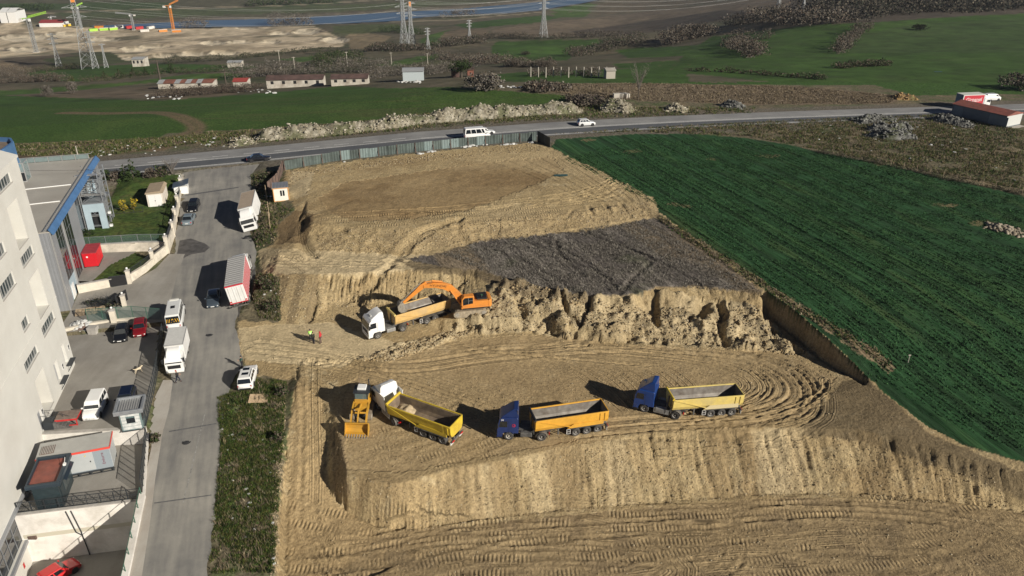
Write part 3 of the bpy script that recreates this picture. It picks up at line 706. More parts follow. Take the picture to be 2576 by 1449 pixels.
far_fields = [
    ([(-500, -60), (1500, -60), (1500, -5), (1330, 2), (1100, 18), (859, 34), (600, 44), (400, 55), (230, 62), (0, 56), (-500, 60)], (.085, .08, .05)),
    ([(-300, 4), (0, 8), (150, 10), (300, 4), (440, 8), (440, 20), (300, 24), (140, 24), (0, 30), (-300, 34)], (.05, .075, .028)),
    ([(120, 34), (300, 26), (560, 22), (860, 12), (1100, 3), (1250, 4), (1000, 20), (860, 28), (600, 36), (400, 44), (200, 48)], (.07, .085, .04)),
    ([(640, 10), (860, 0), (860, 10), (640, 20)], (.045, .065, .03)),
    ([(840, 66), (900, 62), (1005, 60), (1010, 75), (960, 82), (880, 84), (840, 80)], (.075, .09, .035)),
    ([(870, 88), (940, 84), (985, 92), (960, 110), (935, 130), (880, 122)], (.23, .18, .11)),
    ([(1055, 100), (1080, 88), (1130, 74), (1115, 88), (1100, 102), (1120, 110), (1085, 120), (1062, 112)], GR2),
    ([(1118, 82), (1160, 74), (1230, 76), (1235, 90), (1215, 105), (1130, 108), (1105, 98)], (.15, .115, .075)),
    ([(1140, 62), (1260, 48), (1370, 38), (1410, 44), (1360, 55), (1250, 66), (1180, 72)], GR),
    ([(1385, 24), (1480, 8), (1500, 12), (1470, 26), (1400, 32)], GR2), ([(1390, 34), (1490, 24), (1470, 44), (1400, 44)], GR2),
    ([(1230, 76), (1370, 56), (1480, 46), (1620, 30), (1760, 14), (1960, -10), (2060, 0), (1960, 30), (1800, 50), (1620, 75), (1500, 92), (1330, 92), (1245, 90)], (.15, .118, .082)),
    ([(1440, 78), (1700, 44), (1820, 24), (1900, 30), (1720, 70), (1560, 90), (1450, 92)], (.075, .06, .045)),
    ([(1500, 10), (1700, -10), (2000, -30), (1760, 10), (1620, 26), (1500, 40)], (.11, .09, .06)),
    ([(2050, -40), (3200, -40), (3200, 34), (2576, 34), (2200, 56), (1900, 62), (1960, 30)], SC), ([(2300, -40), (3200, -40), (3200, 30), (2576, 16), (2400, 6)], (.032, .032, .024)),
    ([(1240, 112), (1255, 104), (1340, 102), (1570, 98), (1600, 100), (1540, 108), (1440, 138), (1430, 152), (1330, 152), (1262, 150), (1236, 136)], GR),
    ([(1550, 128), (1600, 120), (1720, 116), (1860, 108), (1780, 122), (1720, 140), (1580, 146)], GR),
    ([(950, 164), (1050, 142), (1105, 136), (1106, 146), (1000, 166)], GR2),
    ([(690, 150), (858, 133), (880, 138), (760, 156)], GR2),
    ([(1215, 190), (1330, 180), (1480, 176), (1720, 168), (1740, 215), (1500, 212), (1330, 205), (1230, 205)], GR),
    ([(1540, 160), (1640, 156), (1720, 150), (1760, 178), (1560, 172)], GR),
    ([(1690, 180), (1720, 138), (1790, 92), (1900, 78), (2060, 62), (2200, 56), (2400, 42), (2576, 34), (3200, 20), (3300, 250), (2300, 250), (2000, 214), (1880, 200)], GR),
    ([(2150, 90), (2300, 60), (2576, 45), (3200, 40), (3200, 130), (2250, 132), (2100, 135)], (.048, .082, .024)),
    ([(60, 182), (240, 166), (400, 160), (620, 164), (650, 168), (600, 178), (420, 183), (330, 192), (180, 206), (95, 198)], GR),
    ([(-300, 235), (0, 229), (150, 219), (330, 206), (480, 186), (650, 182), (600, 200), (400, 206), (300, 216), (250, 222), (100, 234), (0, 241), (-300, 252)], GR2),
    ([(-300, 150), (0, 144), (160, 134), (200, 140), (140, 160), (100, 178), (0, 162)], (.105, .085, .06)), ([(-300, 160), (0, 150), (60, 168), (90, 180), (0, 178), (-300, 180)], (.2, .155, .1)),
    ([(100, 150), (200, 140), (310, 132), (420, 148), (280, 160), (170, 168)], (.065, .075, .035)),
    ([(-300, 252), (0, 241), (100, 235), (250, 223), (400, 215), (560, 222), (600, 236), (480, 249), (330, 247), (250, 244), (0, 250)], (.14, .11, .075)),
    (FIELD2, GR)]
for p_, c_ in far_fields:
    paint(in_poly(UU + wob * 2, VV + wob * .8, p_), c_)
paint(sandz, (.56, .46, .32)); paint(sandz * sstep(.05, .4, fbm(XX / 30, YY / 70, 151, 4)), (.22, .175, .115), .7); paint(sandz * sstep(.25, .5, fbm(XX / 50 + 9, YY / 70, 153, 3)), (.085, .085, .05), .8)
pits = [(340, 125, 40, 5), (385, 118, 45, 4), (410, 140, 30, 5), (480, 137, 40, 5), (560, 133, 36, 5), (535, 108, 34, 5), (600, 106, 30, 4), (680, 105, 26, 4), (320, 148, 14, 4), (700, 84, 26, 4), (770, 80, 36, 6), (60, 95, 60, 9), (160, 88, 50, 6), (70, 125, 50, 6), (840, 100, 36, 7), (620, 70, 30, 3), (260, 100, 40, 5)]
for (u0, v0, du, dv) in pits:
    e = ((UW - u0) / du) ** 2 + ((VW - v0) / dv) ** 2
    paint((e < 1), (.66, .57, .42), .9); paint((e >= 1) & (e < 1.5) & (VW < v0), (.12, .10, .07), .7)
    ZF = ZF - 2.0 * (e < .8) * (du > 20)
for r_ in ([(0, 30), (90, 34), (300, 26), (500, 20), (700, 14), (860, 6), (1000, -4)], [(960, 56), (1150, 50), (1300, 36), (1360, 30)], [(0, 146), (150, 136), (250, 122), (330, 112), (480, 100), (640, 88), (800, 86)]):
    dd, ss = dist_line(UU, VV, r_); paint(sstep(1.6, .7, dd), (.34, .28, .2), .7)
paint(sstep(.0, .5, fbm(XX / 9, YY / 9, 161, 3)), (.05, .055, .03), .25)
lakep = [(226, 64), (320, 60), (400, 56), (510, 50), (683, 46), (859, 37), (1025, 28), (1159, 21), (1259, 12), (1359, 4), (1440, -8), (1560, -14), (1500, 0), (1459, 8), (1405, 16), (1359, 25), (1259, 33), (1125, 37), (1045, 44), (1005, 51), (859, 58), (683, 64), (433, 69), (330, 71), (260, 69)]
lk = in_poly(UU, VV, lakep)
shore = in_poly(UU, VV + 0, [(p[0], p[1] + (3 if i > 11 else -5)) for i, p in enumerate(lakep)])
paint(shore & ~lk, (.115, .098, .078), .9)
GRH = in_poly(UU, VV, [(2150, 90), (2300, 60), (2576, 45), (3200, 40), (3200, 130), (2250, 132), (2100, 135)])
for k in range(26):
    u0 = 1700 + k * 36
    dd, ss = dist_line(UU, VV, [(u0 + 120, 45), (u0 + 40, 90), (u0 - 20, 140), (u0 - 60, 190)])
    paint(sstep(1.5, .4, dd) * in_poly(UU, VV, far_fields[21][0]), (.10, .095, .045), .6)
C = np.clip(C * (1 + .25 * n2)[..., None], .004, .7)
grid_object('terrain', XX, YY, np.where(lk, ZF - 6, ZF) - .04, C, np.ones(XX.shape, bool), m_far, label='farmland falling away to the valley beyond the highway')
# the lake: one sheet of water at the level its shores have
def pick_far(u, v):
    p = pick(u, v, 150.0); return p
XX, YY, UU, VV, C = near_keep
m_lake = mat('lake water', (.06, .105, .155), .3, bump=.25, bscale=.05, spec=.5)
mb = MB()
zl = [pick(u, v, 150.0) for u, v in lakep]
mb.add([(p.x, p.y, p.z - .6) for p in zl], [tuple(range(len(zl)))])
o = part('lake', mb, m_lake); o['kind'] = 'structure'; o['label'] = 'blue arm of a reservoir in the valley'

# ============================================================ ROADS
def sheet(name, rows, m, label=None, kind='structure', parent=None):
    """a draped sheet from rows of equal length"""
    ny, nx = len(rows), len(rows[0])
    v = [p for r in rows for p in r]
    f = [(j * nx + i, j * nx + i + 1, (j + 1) * nx + i + 1, (j + 1) * nx + i) for j in range(ny - 1) for i in range(nx - 1)]
    me = bpy.data.meshes.new(name); me.from_pydata(v, [], f)
    o = link(name, me, m, parent)
    if kind: o['kind'] = kind
    if label: o['label'] = label
    return o
def asphalt_mat(name, col, dust, streak=.5, rot=0.0):
    m = bpy.data.materials.new(name); m.use_nodes = True
    nt = m.node_tree; n = nt.nodes; l = nt.links; p = n['Principled BSDF']; p.inputs['Roughness'].default_value = .85; p.inputs['Specular IOR Level'].default_value = .25
    tc = n.new('ShaderNodeTexCoord'); mp = n.new('ShaderNodeMapping'); mp.inputs['Rotation'].default_value = (0, 0, rot); mp2 = n.new('ShaderNodeMapping'); mp2.inputs['Scale'].default_value = (1, .08, 1)
    l.new(tc.outputs['Object'], mp.inputs[0]); l.new(mp.outputs[0], mp2.inputs[0])
    t = n.new('ShaderNodeTexNoise'); t.inputs['Scale'].default_value = 1.3; t.inputs['Detail'].default_value = 5; l.new(mp2.outputs[0], t.inputs['Vector'])
    t2 = n.new('ShaderNodeTexNoise'); t2.inputs['Scale'].default_value = .16; t2.inputs['Detail'].default_value = 8; t2.inputs['Roughness'].default_value = .7; l.new(mp.outputs[0], t2.inputs['Vector'])
    t3 = n.new('ShaderNodeTexNoise'); t3.inputs['Scale'].default_value = 18; t3.inputs['Detail'].default_value = 3; l.new(mp.outputs[0], t3.inputs['Vector'])
    a = n.new('ShaderNodeMath'); a.operation = 'MULTIPLY_ADD'; a.inputs[1].default_value = streak; l.new(t.outputs[0], a.inputs[0]); l.new(t2.outputs[0], a.inputs[2])
    mr = n.new('ShaderNodeMapRange'); mr.inputs[1].default_value = .42 + streak * .3; mr.inputs[2].default_value = .62 + streak * .7; l.new(a.outputs[0], mr.inputs[0])
    mx = n.new('ShaderNodeMix'); mx.data_type = 'RGBA'; mx.inputs[6].default_value = (*col, 1); mx.inputs[7].default_value = (*dust, 1); l.new(mr.outputs[0], mx.inputs[0])
    mr3 = n.new('ShaderNodeMapRange'); mr3.inputs[3].default_value = .82; mr3.inputs[4].default_value = 1.18; l.new(t3.outputs[0], mr3.inputs[0])
    vm = n.new('ShaderNodeVectorMath'); vm.operation = 'SCALE'; l.new(mx.outputs[2], vm.inputs[0]); l.new(mr3.outputs[0], vm.inputs['Scale']); l.new(vm.outputs[0], p.inputs['Base Color'])
    b = n.new('ShaderNodeBump'); b.inputs['Strength'].default_value = .3; b.inputs['Distance'].default_value = .02; l.new(t3.outputs[0], b.inputs['Height']); l.new(b.outputs[0], p.inputs['Normal'])
    return m
m_hw = asphalt_mat('highway asphalt', (.18, .18, .18), (.27, .268, .258), .5, R(74))
m_hwd = asphalt_mat('new asphalt lane', (.075, .08, .09), (.11, .115, .12), .6, R(74))
m_st = asphalt_mat('dusty street asphalt', (.155, .152, .145), (.30, .285, .25), .7, R(-15))
m_con = asphalt_mat('yard concrete', (.22, .205, .18), (.30, .285, .255), .3)
m_conl = asphalt_mat('kerb concrete', (.33, .30, .26), (.42, .40, .36), .3)
m_white_paint = mat('road paint', (.55, .55, .53), .8, noise=.35, scale=4)
xs = np.concatenate([np.arange(-700, -140, 40), np.arange(-140, 230, 3.0), np.arange(230, 701, 40)])
# smoothed centre line
hx = xs; hy = np.array([np.mean(hw_y(np.linspace(x - 14, x + 14, 15))) for x in xs]); hz = hw_z(xs)
tx = np.gradient(hx); ty = np.gradient(hy); tl = np.hypot(tx, ty); nxv, nyv = -ty / tl, tx / tl
def strip(name, o0, o1, dz, m, label=None, parent=None, kind='structure', i0=0, i1=None, n=3):
    rows = []
    for k in range(i0, i1 or len(hx)):
        rows.append([(hx[k] + nxv[k] * o, hy[k] + nyv[k] * o, hz[k] + dz) for o in np.linspace(o0, o1, n)])
    return sheet(name, rows, m, label, kind, parent)
hwy = strip('highway', -5.6, 5.4, .02, m_hw, 'two-lane asphalt highway with dark near lane crossing behind the dig', n=7)
strip('asphalt_lane', -4.3, -.9, .024, m_hwd, None, hwy, None)
strip('edge_line', -4.85, -4.6, .027, m_white_paint, None, hwy, None)
strip('edge_line', -.55, -.32, .027, m_white_paint, None, hwy, None)
strip('edge_line', .05, .26, .027, m_white_paint, None, hwy, None, i0=int(np.searchsorted(hx, -20)))
for k in range(int(np.searchsorted(hx, -110)), int(np.searchsorted(hx, -20)), 2):
    strip('lane_dash', 1.1, 1.32, .027, m_white_paint, None, hwy, None, i0=k, i1=k + 2, n=2)
# street
def interp_edge(pts, v): return float(np.interp(v, [p[1] for p in pts][::-1], [p[0] for p in pts][::-1]))
SL = [(340, 1560), (354, 1449), (375, 1312), (388, 1202), (406, 1089), (422, 1030), (428, 985), (432, 960), (425, 900), (412, 835), (412, 800), (420, 752), (437, 655), (441, 610), (458, 481), (452, 449), (425, 436), (330, 428), (262, 423)]
SR = [(q[0], q[1]) for q in STREET_R[:-1]] + [(660, 418), (720, 404)]
rows = []
for v in list(np.arange(1560, 1000, -16)) + list(np.arange(1000, 440, -8)) + list(np.arange(440, 404, -4)):
    a, b = interp_edge(SL, v), interp_edge(SR, v)
    a = max(a, 262)
    rows.append([S(a + (b - a) * t + (math.sin(v * .31) * 1.5 + math.sin(v * .083) * 2) * (1 if t in (0, 1) else 0), v, .012) for t in np.linspace(0, 1, 14)])
for r in rows:
    for i, p in enumerate(r):
        k = float(hw_z(p[0])); r[i] = (p[0], p[1], p[2] if p[1] < 146 else min(p[2], k + .012))
street = sheet('street', rows, m_st, 'dusty grey side street with patched asphalt joining the highway')
def street_patch(name, poly, m, dz=.017):
    pts = [S(u, v, dz) for u, v in poly]
    me = bpy.data.meshes.new(name); me.from_pydata(pts, [], [tuple(range(len(pts)))])
    return link(name, me, m, street)
m_patch = mat('damp patch', (.085, .08, .075), .6, noise=.4, scale=1.2)
m_crack = mat('crack filler', (.10, .10, .10), .7, noise=.3)
street_patch('damp_patch', [(445, 640), (452, 605), (480, 600), (515, 612), (528, 622), (515, 634), (480, 640), (460, 650)], m_patch)
street_patch('damp_patch', [(600, 800), (612, 760), (640, 700), (643, 670), (628, 690), (612, 730), (598, 770)], m_patch)
for v0, a, b in ((1082, 425, 545), (1262, 388, 532), (488, 465, 600)):
    street_patch('joint', [(a, v0 + 2), ((a + b) / 2, v0 - 8), (b, v0 - 18), (b, v0 - 15.5), ((a + b) / 2, v0 - 5), (a, v0 + 5)], m_crack)
m_dash = mat('worn street line', (.225, .22, .205), .8, noise=.4, scale=3)
for k in range(7):
    v0 = 1030 + k * 34
    def ul(v): return 518 - (v - 1030) * .245
    street_patch('worn_line', [(ul(v0) - 1.5, v0), (ul(v0) + 1.5, v0), (ul(v0 + 30) + 1.7, v0 + 30), (ul(v0 + 30) - 1.7, v0 + 30)], m_dash)
m_iron = mat('cast iron', (.06, .06, .06), .5, .4, noise=.3)
for (u, v) in ((527, 842), (469, 1112)):
    p = S(u, v, .012); mb = MB().lathe((0, 0, 0), (0, 0, 1), [(0, .48), (.012, .48), (.012, .42), (.006, .41), (.006, .30), (.016, .29), (.016, 0)], 18)
    o = part('manhole_cover', mb, m_iron, None, loc=p)
    tag(o, 'round cast-iron manhole cover %s' % ('in the street beside the pale site entrance' if v < 900 else 'in the street below the kiosk yard'), 'manhole cover')
# concrete apron along the yards, driveway and terraces
ap = []
for v in np.arange(1530, 950, -14):
    b = interp_edge(SL, v) + 3; a = b - np.interp(v, [950, 1000, 1080, 1120, 1270, 1300, 1530], [22, 40, 36, 22, 30, 34, 44])
    ap.append([S(a + (b - a) * t, v, .02 + .02 * (1 - t)) for t in (0, .5, 1)])
sheet('pavement', ap, m_conl, 'pale broken concrete strip between the yard gates and the street')
dv = [(-62.3, 99.0), (-63.6, 104.4), (-57.6, 107.0), (-55.2, 112.0), (-54.9, 116.8), (-52.4, 116.8), (-51.2, 110), (-48.6, 99.5), (-48.0, 96.8), (-61.6, 93.7)]
def flat_sheet(name, poly, zf, m, label, kind='structure'):
    pts = [(x, y, zf(x, y)) for x, y in poly]
    bm = bmesh.new(); vs_ = [bm.verts.new(p) for p in pts]; bm.faces.new(vs_)
    bmesh.ops.triangulate(bm, faces=bm.faces[:]); me = bpy.data.meshes.new(name); bm.to_mesh(me); bm.free()
    o = link(name, me, m); o['kind'] = kind; o['label'] = label
    return o
flat_sheet('driveway', dv, lambda x, y: float(street_z(y)) + .03, m_con, 'concrete driveway to the grey building')
flat_sheet('yard', T1, lambda x, y: T1Z, m_con, 'concrete loading yard of the white factory')
flat_sheet('terrace', T2, lambda x, y: T2Z, m_con, 'concrete terrace below the yard')
flat_sheet('basement_yard', T3, lambda x, y: T3Z, m_con, 'sunken concrete yard at the foot of the retaining wall')

# ============================================================ BUILDINGS
m_white = mat('white render', (.57, .56, .515), .8, noise=.04, scale=.4, dirt=(.50, .485, .44), dscale=.15)
m_whitew = mat('white painted concrete', (.68, .65, .60), .8, noise=.06, scale=.8, dirt=(.48, .45, .40), dscale=.5)
m_cream = mat('cream wall', (.58, .53, .44), .85, noise=.08, scale=1, dirt=(.36, .33, .27), dscale=.7)
m_capst = mat('grey coping', (.36, .34, .31), .85, noise=.15, scale=2)
m_glass = mat('window glass', (.035, .05, .055), .06, spec=.8, noise=.2, scale=.6)
m_glassd = mat('dark glass', (.012, .016, .02), .05, spec=.9)
m_glassc = mat('clear glass', (.20, .30, .31), .05, alpha=.35, spec=.8)
m_alu = mat('aluminium frame', (.46, .46, .45), .4, .5)
m_dframe = mat('grey frame', (.20, .21, .22), .5, .3)
m_steel = mat('galvanised steel', (.34, .36, .38), .45, .6, noise=.15, scale=3)
m_dsteel = mat('dark painted steel', (.035, .04, .045), .5, .2)
m_clad = mat('grey cladding', (.30, .31, .325), .45, .3, noise=.05, scale=.6)
m_blue = mat('blue fascia', (.10, .22, .42), .35, .4, noise=.12, scale=1)
m_lblue = mat('pale blue panel', (.36, .45, .50), .45, .1, noise=.06, scale=1)
m_roofc = mat('roof screed', (.36, .34, .30), .9, noise=.1, scale=.5, dirt=(.28, .26, .225), dscale=.25)
m_red = mat('red paint', (.42, .025, .025), .5, noise=.15, scale=2)
m_rust = mat('rusty red roof', (.22, .07, .05), .7, noise=.25, scale=1.2, dirt=(.14, .06, .05), dscale=.8)
m_black = mat('black', (.012, .012, .013), .6)
m_wht = mat('white plastic', (.7, .7, .68), .5)
m_yel = mat('yellow paint', (.62, .42, .03), .5, noise=.1)
m_tan = mat('tan sheet roof', (.32, .25, .17), .8, noise=.15, scale=2)
m_green_tin = mat('green tin', (.09, .115, .107), .5, .3, noise=.3, scale=.6, dirt=(.06, .075, .07), dscale=.4)
m_pale_tin = mat('pale tin', (.22, .28, .275), .45, .3, noise=.3, scale=.6, dirt=(.12, .16, .155), dscale=.6)
m_brown_tin = mat('brown tin', (.14, .095, .075), .75, noise=.3, scale=1, dirt=(.09, .055, .045), dscale=.8)
m_wood = mat('weathered wood', (.30, .23, .15), .85, noise=.25, scale=5)

def holes_wall(s0, s1, z0, z1, holes, depth):
    """front skin on y=0 with rectangular openings (s0,s1,z0,z1) that go back to y=-depth"""
    mb = MB(); xs_ = sorted({s0, s1} | {h[0] for h in holes} | {h[1] for h in holes}); zs_ = sorted({z0, z1} | {h[2] for h in holes} | {h[3] for h in holes})
    for a, b in zip(xs_[:-1], xs_[1:]):
        for c, d in zip(zs_[:-1], zs_[1:]):
            if any(h[0] - 1e-6 <= a and b <= h[1] + 1e-6 and h[2] - 1e-6 <= c and d <= h[3] + 1e-6 for h in holes): continue
            mb.quad((a, 0, c), (b, 0, c), (b, 0, d), (a, 0, d))
    for h in holes:
        dp = h[4] if len(h) > 4 else depth; a, b, c, d = h[:4]
        mb.quad((a, 0, c), (a, -dp, c), (a, -dp, d), (a, 0, d)); mb.quad((b, 0, c), (b, -dp, c), (b, -dp, d), (b, 0, d))
        mb.quad((a, 0, d), (a, -dp, d), (b, -dp, d), (b, 0, d)); mb.quad((a, 0, c), (a, -dp, c), (b, -dp, c), (b, 0, c))
        mb.quad((a, -dp, c), (b, -dp, c), (b, -dp, d), (a, -dp, d))
    return mb
def window_part(parent, a, b, c, d, y, cols, rows_=1, fr=.07, m_f=None, m_g=None, lean=0.0):
    """frame bars with one pane object per light; y grows towards the viewer side of the wall"""
    m_f = m_f or m_alu; m_g = m_g or m_glass; sg = 1 if y <= 0 else -1
    f = MB(); w = (b - a); h = (d - c)
    for k in range(cols + 1): f.box((a + w * k / cols, y, c), (fr, .1, h))
    for k in range(rows_ + 1): f.box(((a + b) / 2, y, c + h * k / rows_ - fr / 2), (w + fr, .096, fr))
    o = part('window', f, m_f, parent)
    for i in range(cols):
        for j in range(rows_):
            g = MB().box((a + w * (i + .5) / cols, y - .015, c + h * j / rows_ + fr / 2), (w / cols - fr, .02, h / rows_ - fr)); part('pane', g, m_g, o)
    return o
# ---- white factory
fac = thing('factory_building', (-55.6, 86.6, 0), math.atan2(-.9714, .2376), 'tall white rendered factory block with small windows, loading docks and glazed basement', 'building')
WIN = [(3.2, 7.3, 24.75, 25.9), (10.1, 12.2, 19.3, 20.6), (2.8, 7.0, 16.0, 17.2), (10.1, 14.4, 15.6, 17.1), (9.7, 11.8, 10.5, 11.7), (2.2, 7.0, 7.2, 8.4), (9.7, 14.2, 6.8, 7.9)]
NIC = [(3.3, 6.7, 18.1, 22.9, 2.8), (3.0, 6.6, 9.4, 14.2, 2.8), (9.8, 13.0, .2, 4.9, 2.6), (1.9, 3.1, .9, 3.6, .5), (5.4, 6.8, .6, 3.3, .5), (13.8, 14.9, -.5, 1.9, .25)]
GLZ = (23.4, 33.5, -5.6, -1.9, .35)
mb = holes_wall(0, 52, -9, 26.8, [(*w, .32) for w in WIN] + NIC + [GLZ], .3)
mb.quad((0, 0, -9), (0, 0, 26.8), (0, -22, 26.8), (0, -22, -9)); mb.quad((52, 0, -9), (52, 0, 26.8), (52, -22, 26.8), (52, -22, -9)); mb.quad((0, -22, -9), (52, -22, -9), (52, -22, 26.8), (0, -22, 26.8))
part('wall', mb, m_white, fac, fix=False)
mb = MB().quad((-.15, .12, 26.8), (52, .12, 26.8), (52, -11, 31.2), (-.15, -11, 31.2)).quad((-.15, -11, 31.2), (52, -11, 31.2), (52, -22.1, 26.8), (-.15, -22.1, 26.8))
mb.add([(-.15, .12, 26.8), (-.15, -11, 31.2), (-.15, -22.1, 26.8)], [(0, 1, 2)]).b2((-.16, -.02, 26.55), (52, .13, 26.8))
part('roof', mb, m_white, fac, fix=False)
for i, w in enumerate(WIN): window_part(fac, *w, -.2, max(2, round((w[1] - w[0]) / .75)), 1)
for i, w in enumerate(WIN): part('sill', MB().b2((w[0] - .08, -.05, w[2] - .07), (w[1] + .08, .07, w[2] - .005)), m_capst, fac)
for n_ in NIC[:3]: part('sill', MB().b2((n_[0] - .05, -.3, n_[2] - .08), (n_[1] + .05, .06, n_[2] - .004)), m_capst, fac)
part('string_course', MB().b2((-.01, -.02, 9.0), (52, .045, 9.1)), m_white, fac)
for n_ in NIC[3:5]:
    d = part('door', MB().b2((n_[0] + .05, -.42, n_[2]), (n_[1] - .05, -.36, n_[3] - .04)), m_clad, fac); part('window_light', MB().b2((n_[0] + .45, -.358, n_[2] + 1.5), (n_[0] + .65, -.345, n_[2] + 1.75)), m_glassd, d)
d = part('door', MB().b2((13.85, -.2, -.5), (14.85, -.15, 1.85)), m_clad, fac); part('handle', MB().b2((14.65, -.15, .5), (14.75, -.08, .56)), m_black, d)
for a, z in ((1.0, .95), (4.6, .6)):
    mb = MB().b2((a, .005, z - .1), (a + 2.0, .62, z)); mb.bar((a + .1, .58, z - .1), (a + .3, .02, z - .9), .06).bar((a + 1.9, .58, z - .1), (a + 1.7, .02, z - .9), .06)
    mb.bar((a + .1, .02, z - .9), (a + 1.9, .02, z - .9), .06)
    part('dock_platform', mb, m_dsteel, fac)
for s_, z in ((.45, 1.9), (3.9, 1.2), (13.2, .9)):
    sg = part('sign', MB().b2((s_, .005, z), (s_ + .5, .03, z + .75)), m_wht, fac)
    part('pictogram', MB().b2((s_ + .06, .031, z + .36), (s_ + .44, .036, z + .68)).lathe((s_ + .25, .031, z + .18), (0, 1, 0), [(0, .14), (.005, .14)], 10), m_black, sg)
window_part(fac, GLZ[0], GLZ[1], GLZ[2], GLZ[3], -.25, 7, 2, .07, m_dframe, m_glassd)
part('glazing_surround', MB().b2((23.1, -.02, -1.9), (33.8, .3, -1.65)).b2((23.1, -.02, -5.9), (23.4, .3, -1.9)).b2((23.1, -.02, -5.95), (33.8, .3, -5.62)), m_clad, fac)
d = part('poster', MB().b2((28.0, .01, -7.6), (28.35, .03, -7.0)), m_red, fac)
part('wall_lamp', MB().b2((22.6, .02, -2.6), (22.7, .5, -2.52)).b2((22.5, .4, -2.66), (22.9, .6, -2.5)), m_wht, fac)
# ---- grey office building
gb = thing('office_building', (-62.5, 99.8, 0), math.atan2(.9628, -.27016), 'grey clad office building with blue roof edge, glass strips and steel stair tower', 'building')
TOPZ = 12.0
def clad(a, b, z0, z1, y, step=.42):
    mb = MB().b2((a, y, z0), (b, y + .2, z1))
    k = z0 + .2
    while k < z1: mb.b2((a + .02, y - .025, k), (b - .02, y + .01, k + .10)); k += step
    return mb
for a, b in ((-.02, 2.5), (10.8, 15.3)): part('cladding', clad(a, b, -.3, TOPZ, 0), m_clad, gb)
part('cladding', clad(30.6, 34.8, 0, TOPZ, 0), m_clad, gb)
mb = MB(); 
for k in range(60): mb.b2((-.07, .1 + k * .42, -.3), (-.02, .32 + k * .42, TOPZ))
mb.b2((-.04, .02, -.3), (.3, 26, TOPZ)); part('end_cladding', mb, m_clad, gb)
part('corner_trim', MB().b2((-.12, -.1, -.3), (.02, .12, TOPZ)), m_alu, gb)
part('core_wall', MB().b2((.3, 1.9, -.4), (34.8, 26, TOPZ - .3)), m_clad, gb)
for a, b in ((2.55, 6.15), (6.75, 10.75)): window_part(gb, a, b, 1.6 if a > 3 else 3.6, TOPZ - .05, .06, 3, 4, .06, m_dframe, m_glassd)
part('column', MB().b2((6.15, -.12, .3), (6.75, .2, TOPZ)), m_alu, gb)
part('entrance_panel', MB().b2((2.6, .08, -.2), (6.1, .14, 3.5)), m_lblue, gb)
part('door', MB().b2((3.1, .02, -.1), (4.5, .07, 2.6)), m_wht, gb)
part('canopy', MB().b2((1.0, -1.5, -.05), (5.2, .1, .12)), m_blue, gb)
window_part(gb, 15.4, 24.6, 1.5, TOPZ - .3, 1.75, 6, 5, .06, m_dframe, m_glassd)
window_part(gb, 24.9, 30.5, 2, TOPZ - .3, 1.75, 4, 6, .08, m_alu, m_glass)
part('return_wall', MB().b2((15.3, .2, 0), (15.4, 1.9, TOPZ)).b2((30.5, .2, 0), (30.6, 1.9, TOPZ)), m_lblue, gb)
rf = part('roof', MB().b2((-.05, -.02, TOPZ), (34.85, 26, TOPZ + .14)), m_roofc, gb)
mb = MB().add([(-.15, -.55, TOPZ - .25), (35, -.55, TOPZ - .25), (35, -.05, TOPZ + .55), (-.15, -.05, TOPZ + .55), (-.15, -.35, TOPZ - .3), (35, -.35, TOPZ - .3), (35, .12, TOPZ + .5), (-.15, .12, TOPZ + .5)], [(0, 1, 2, 3), (4, 5, 6, 7), (0, 1, 5, 4), (3, 2, 6, 7), (0, 3, 7, 4), (1, 2, 6, 5)])
part('fascia', mb, m_blue, gb)
mb = MB()
for k in range(56): mb.bar((.1 + k * .63, .02, TOPZ + .5), (.1 + k * .63, .72, TOPZ + .2), .13, .06)
part('gutter_bracket', mb, m_alu, gb); part('gutter_rail', MB().bar((0, .75, TOPZ + .3), (34.8, .75, TOPZ + .3), .05).bar((0, .95, TOPZ + .2), (34.8, .95, TOPZ + .2), .04), m_steel, gb)
for s_ in (12.6, 20.4): part('roof_pipe', MB().tube((s_, 1.2, TOPZ + .22), (s_ - 1.4, 15.5, TOPZ + .22), .08, n=6), m_wht, rf)
mb = MB()
for k in range(9): mb.b2((34.6, 1 + k * 2.1, TOPZ + .1), (34.68, 1.08 + k * 2.1, TOPZ + 1.1))
mb.bar((34.64, .5, TOPZ + 1.08), (34.64, 19, TOPZ + 1.08), .06); part('parapet_post', mb, m_alu, rf)
for k in range(8): part('glass_panel', MB().b2((34.6, 1.1 + k * 2.1, TOPZ + .25), (34.66, 3.05 + k * 2.1, TOPZ + 1.0)), m_pale_tin, rf)
# roof pavilion and curved parapet
px = part('pavilion', MB().b2((24.5, 11.6, TOPZ + .1), (30.5, 16, TOPZ + 3.0)), m_white, rf)
for s_ in (24.3,):
    w = MB()
    for k in range(3): w.box((24.1, 8.2 + k * 1.75, TOPZ + .14), (.12, .12, 3.0))
    for k in range(3): w.box((24.1, 9.95, TOPZ + .14 + k * 1.48), (.11, 3.6, .11))
    for k in range(2): w.box((26.5, 8.2 + k * 3.5, TOPZ + .14), (.12, .12, 3.0))
    w.bar((24.1, 8.2, TOPZ + 3.1), (26.5, 8.2, TOPZ + 3.1), .12).bar((24.1, 11.7, TOPZ + 3.1), (26.5, 11.7, TOPZ + 3.1), .12)
    part('porch_frame', w, m_alu, rf)
    for k in range(2):
        for j in range(2): part('pane', MB().b2((24.08, 8.3 + k * 1.75, TOPZ + .3 + j * 1.48), (24.12, 9.85 + k * 1.75, TOPZ + 1.6 + j * 1.48)), m_glassd if j == 0 else m_glassc, rf)
    part('pane', MB().b2((24.2, 8.18, TOPZ + .2), (26.4, 8.22, TOPZ + 3.0)), m_glassc, rf)
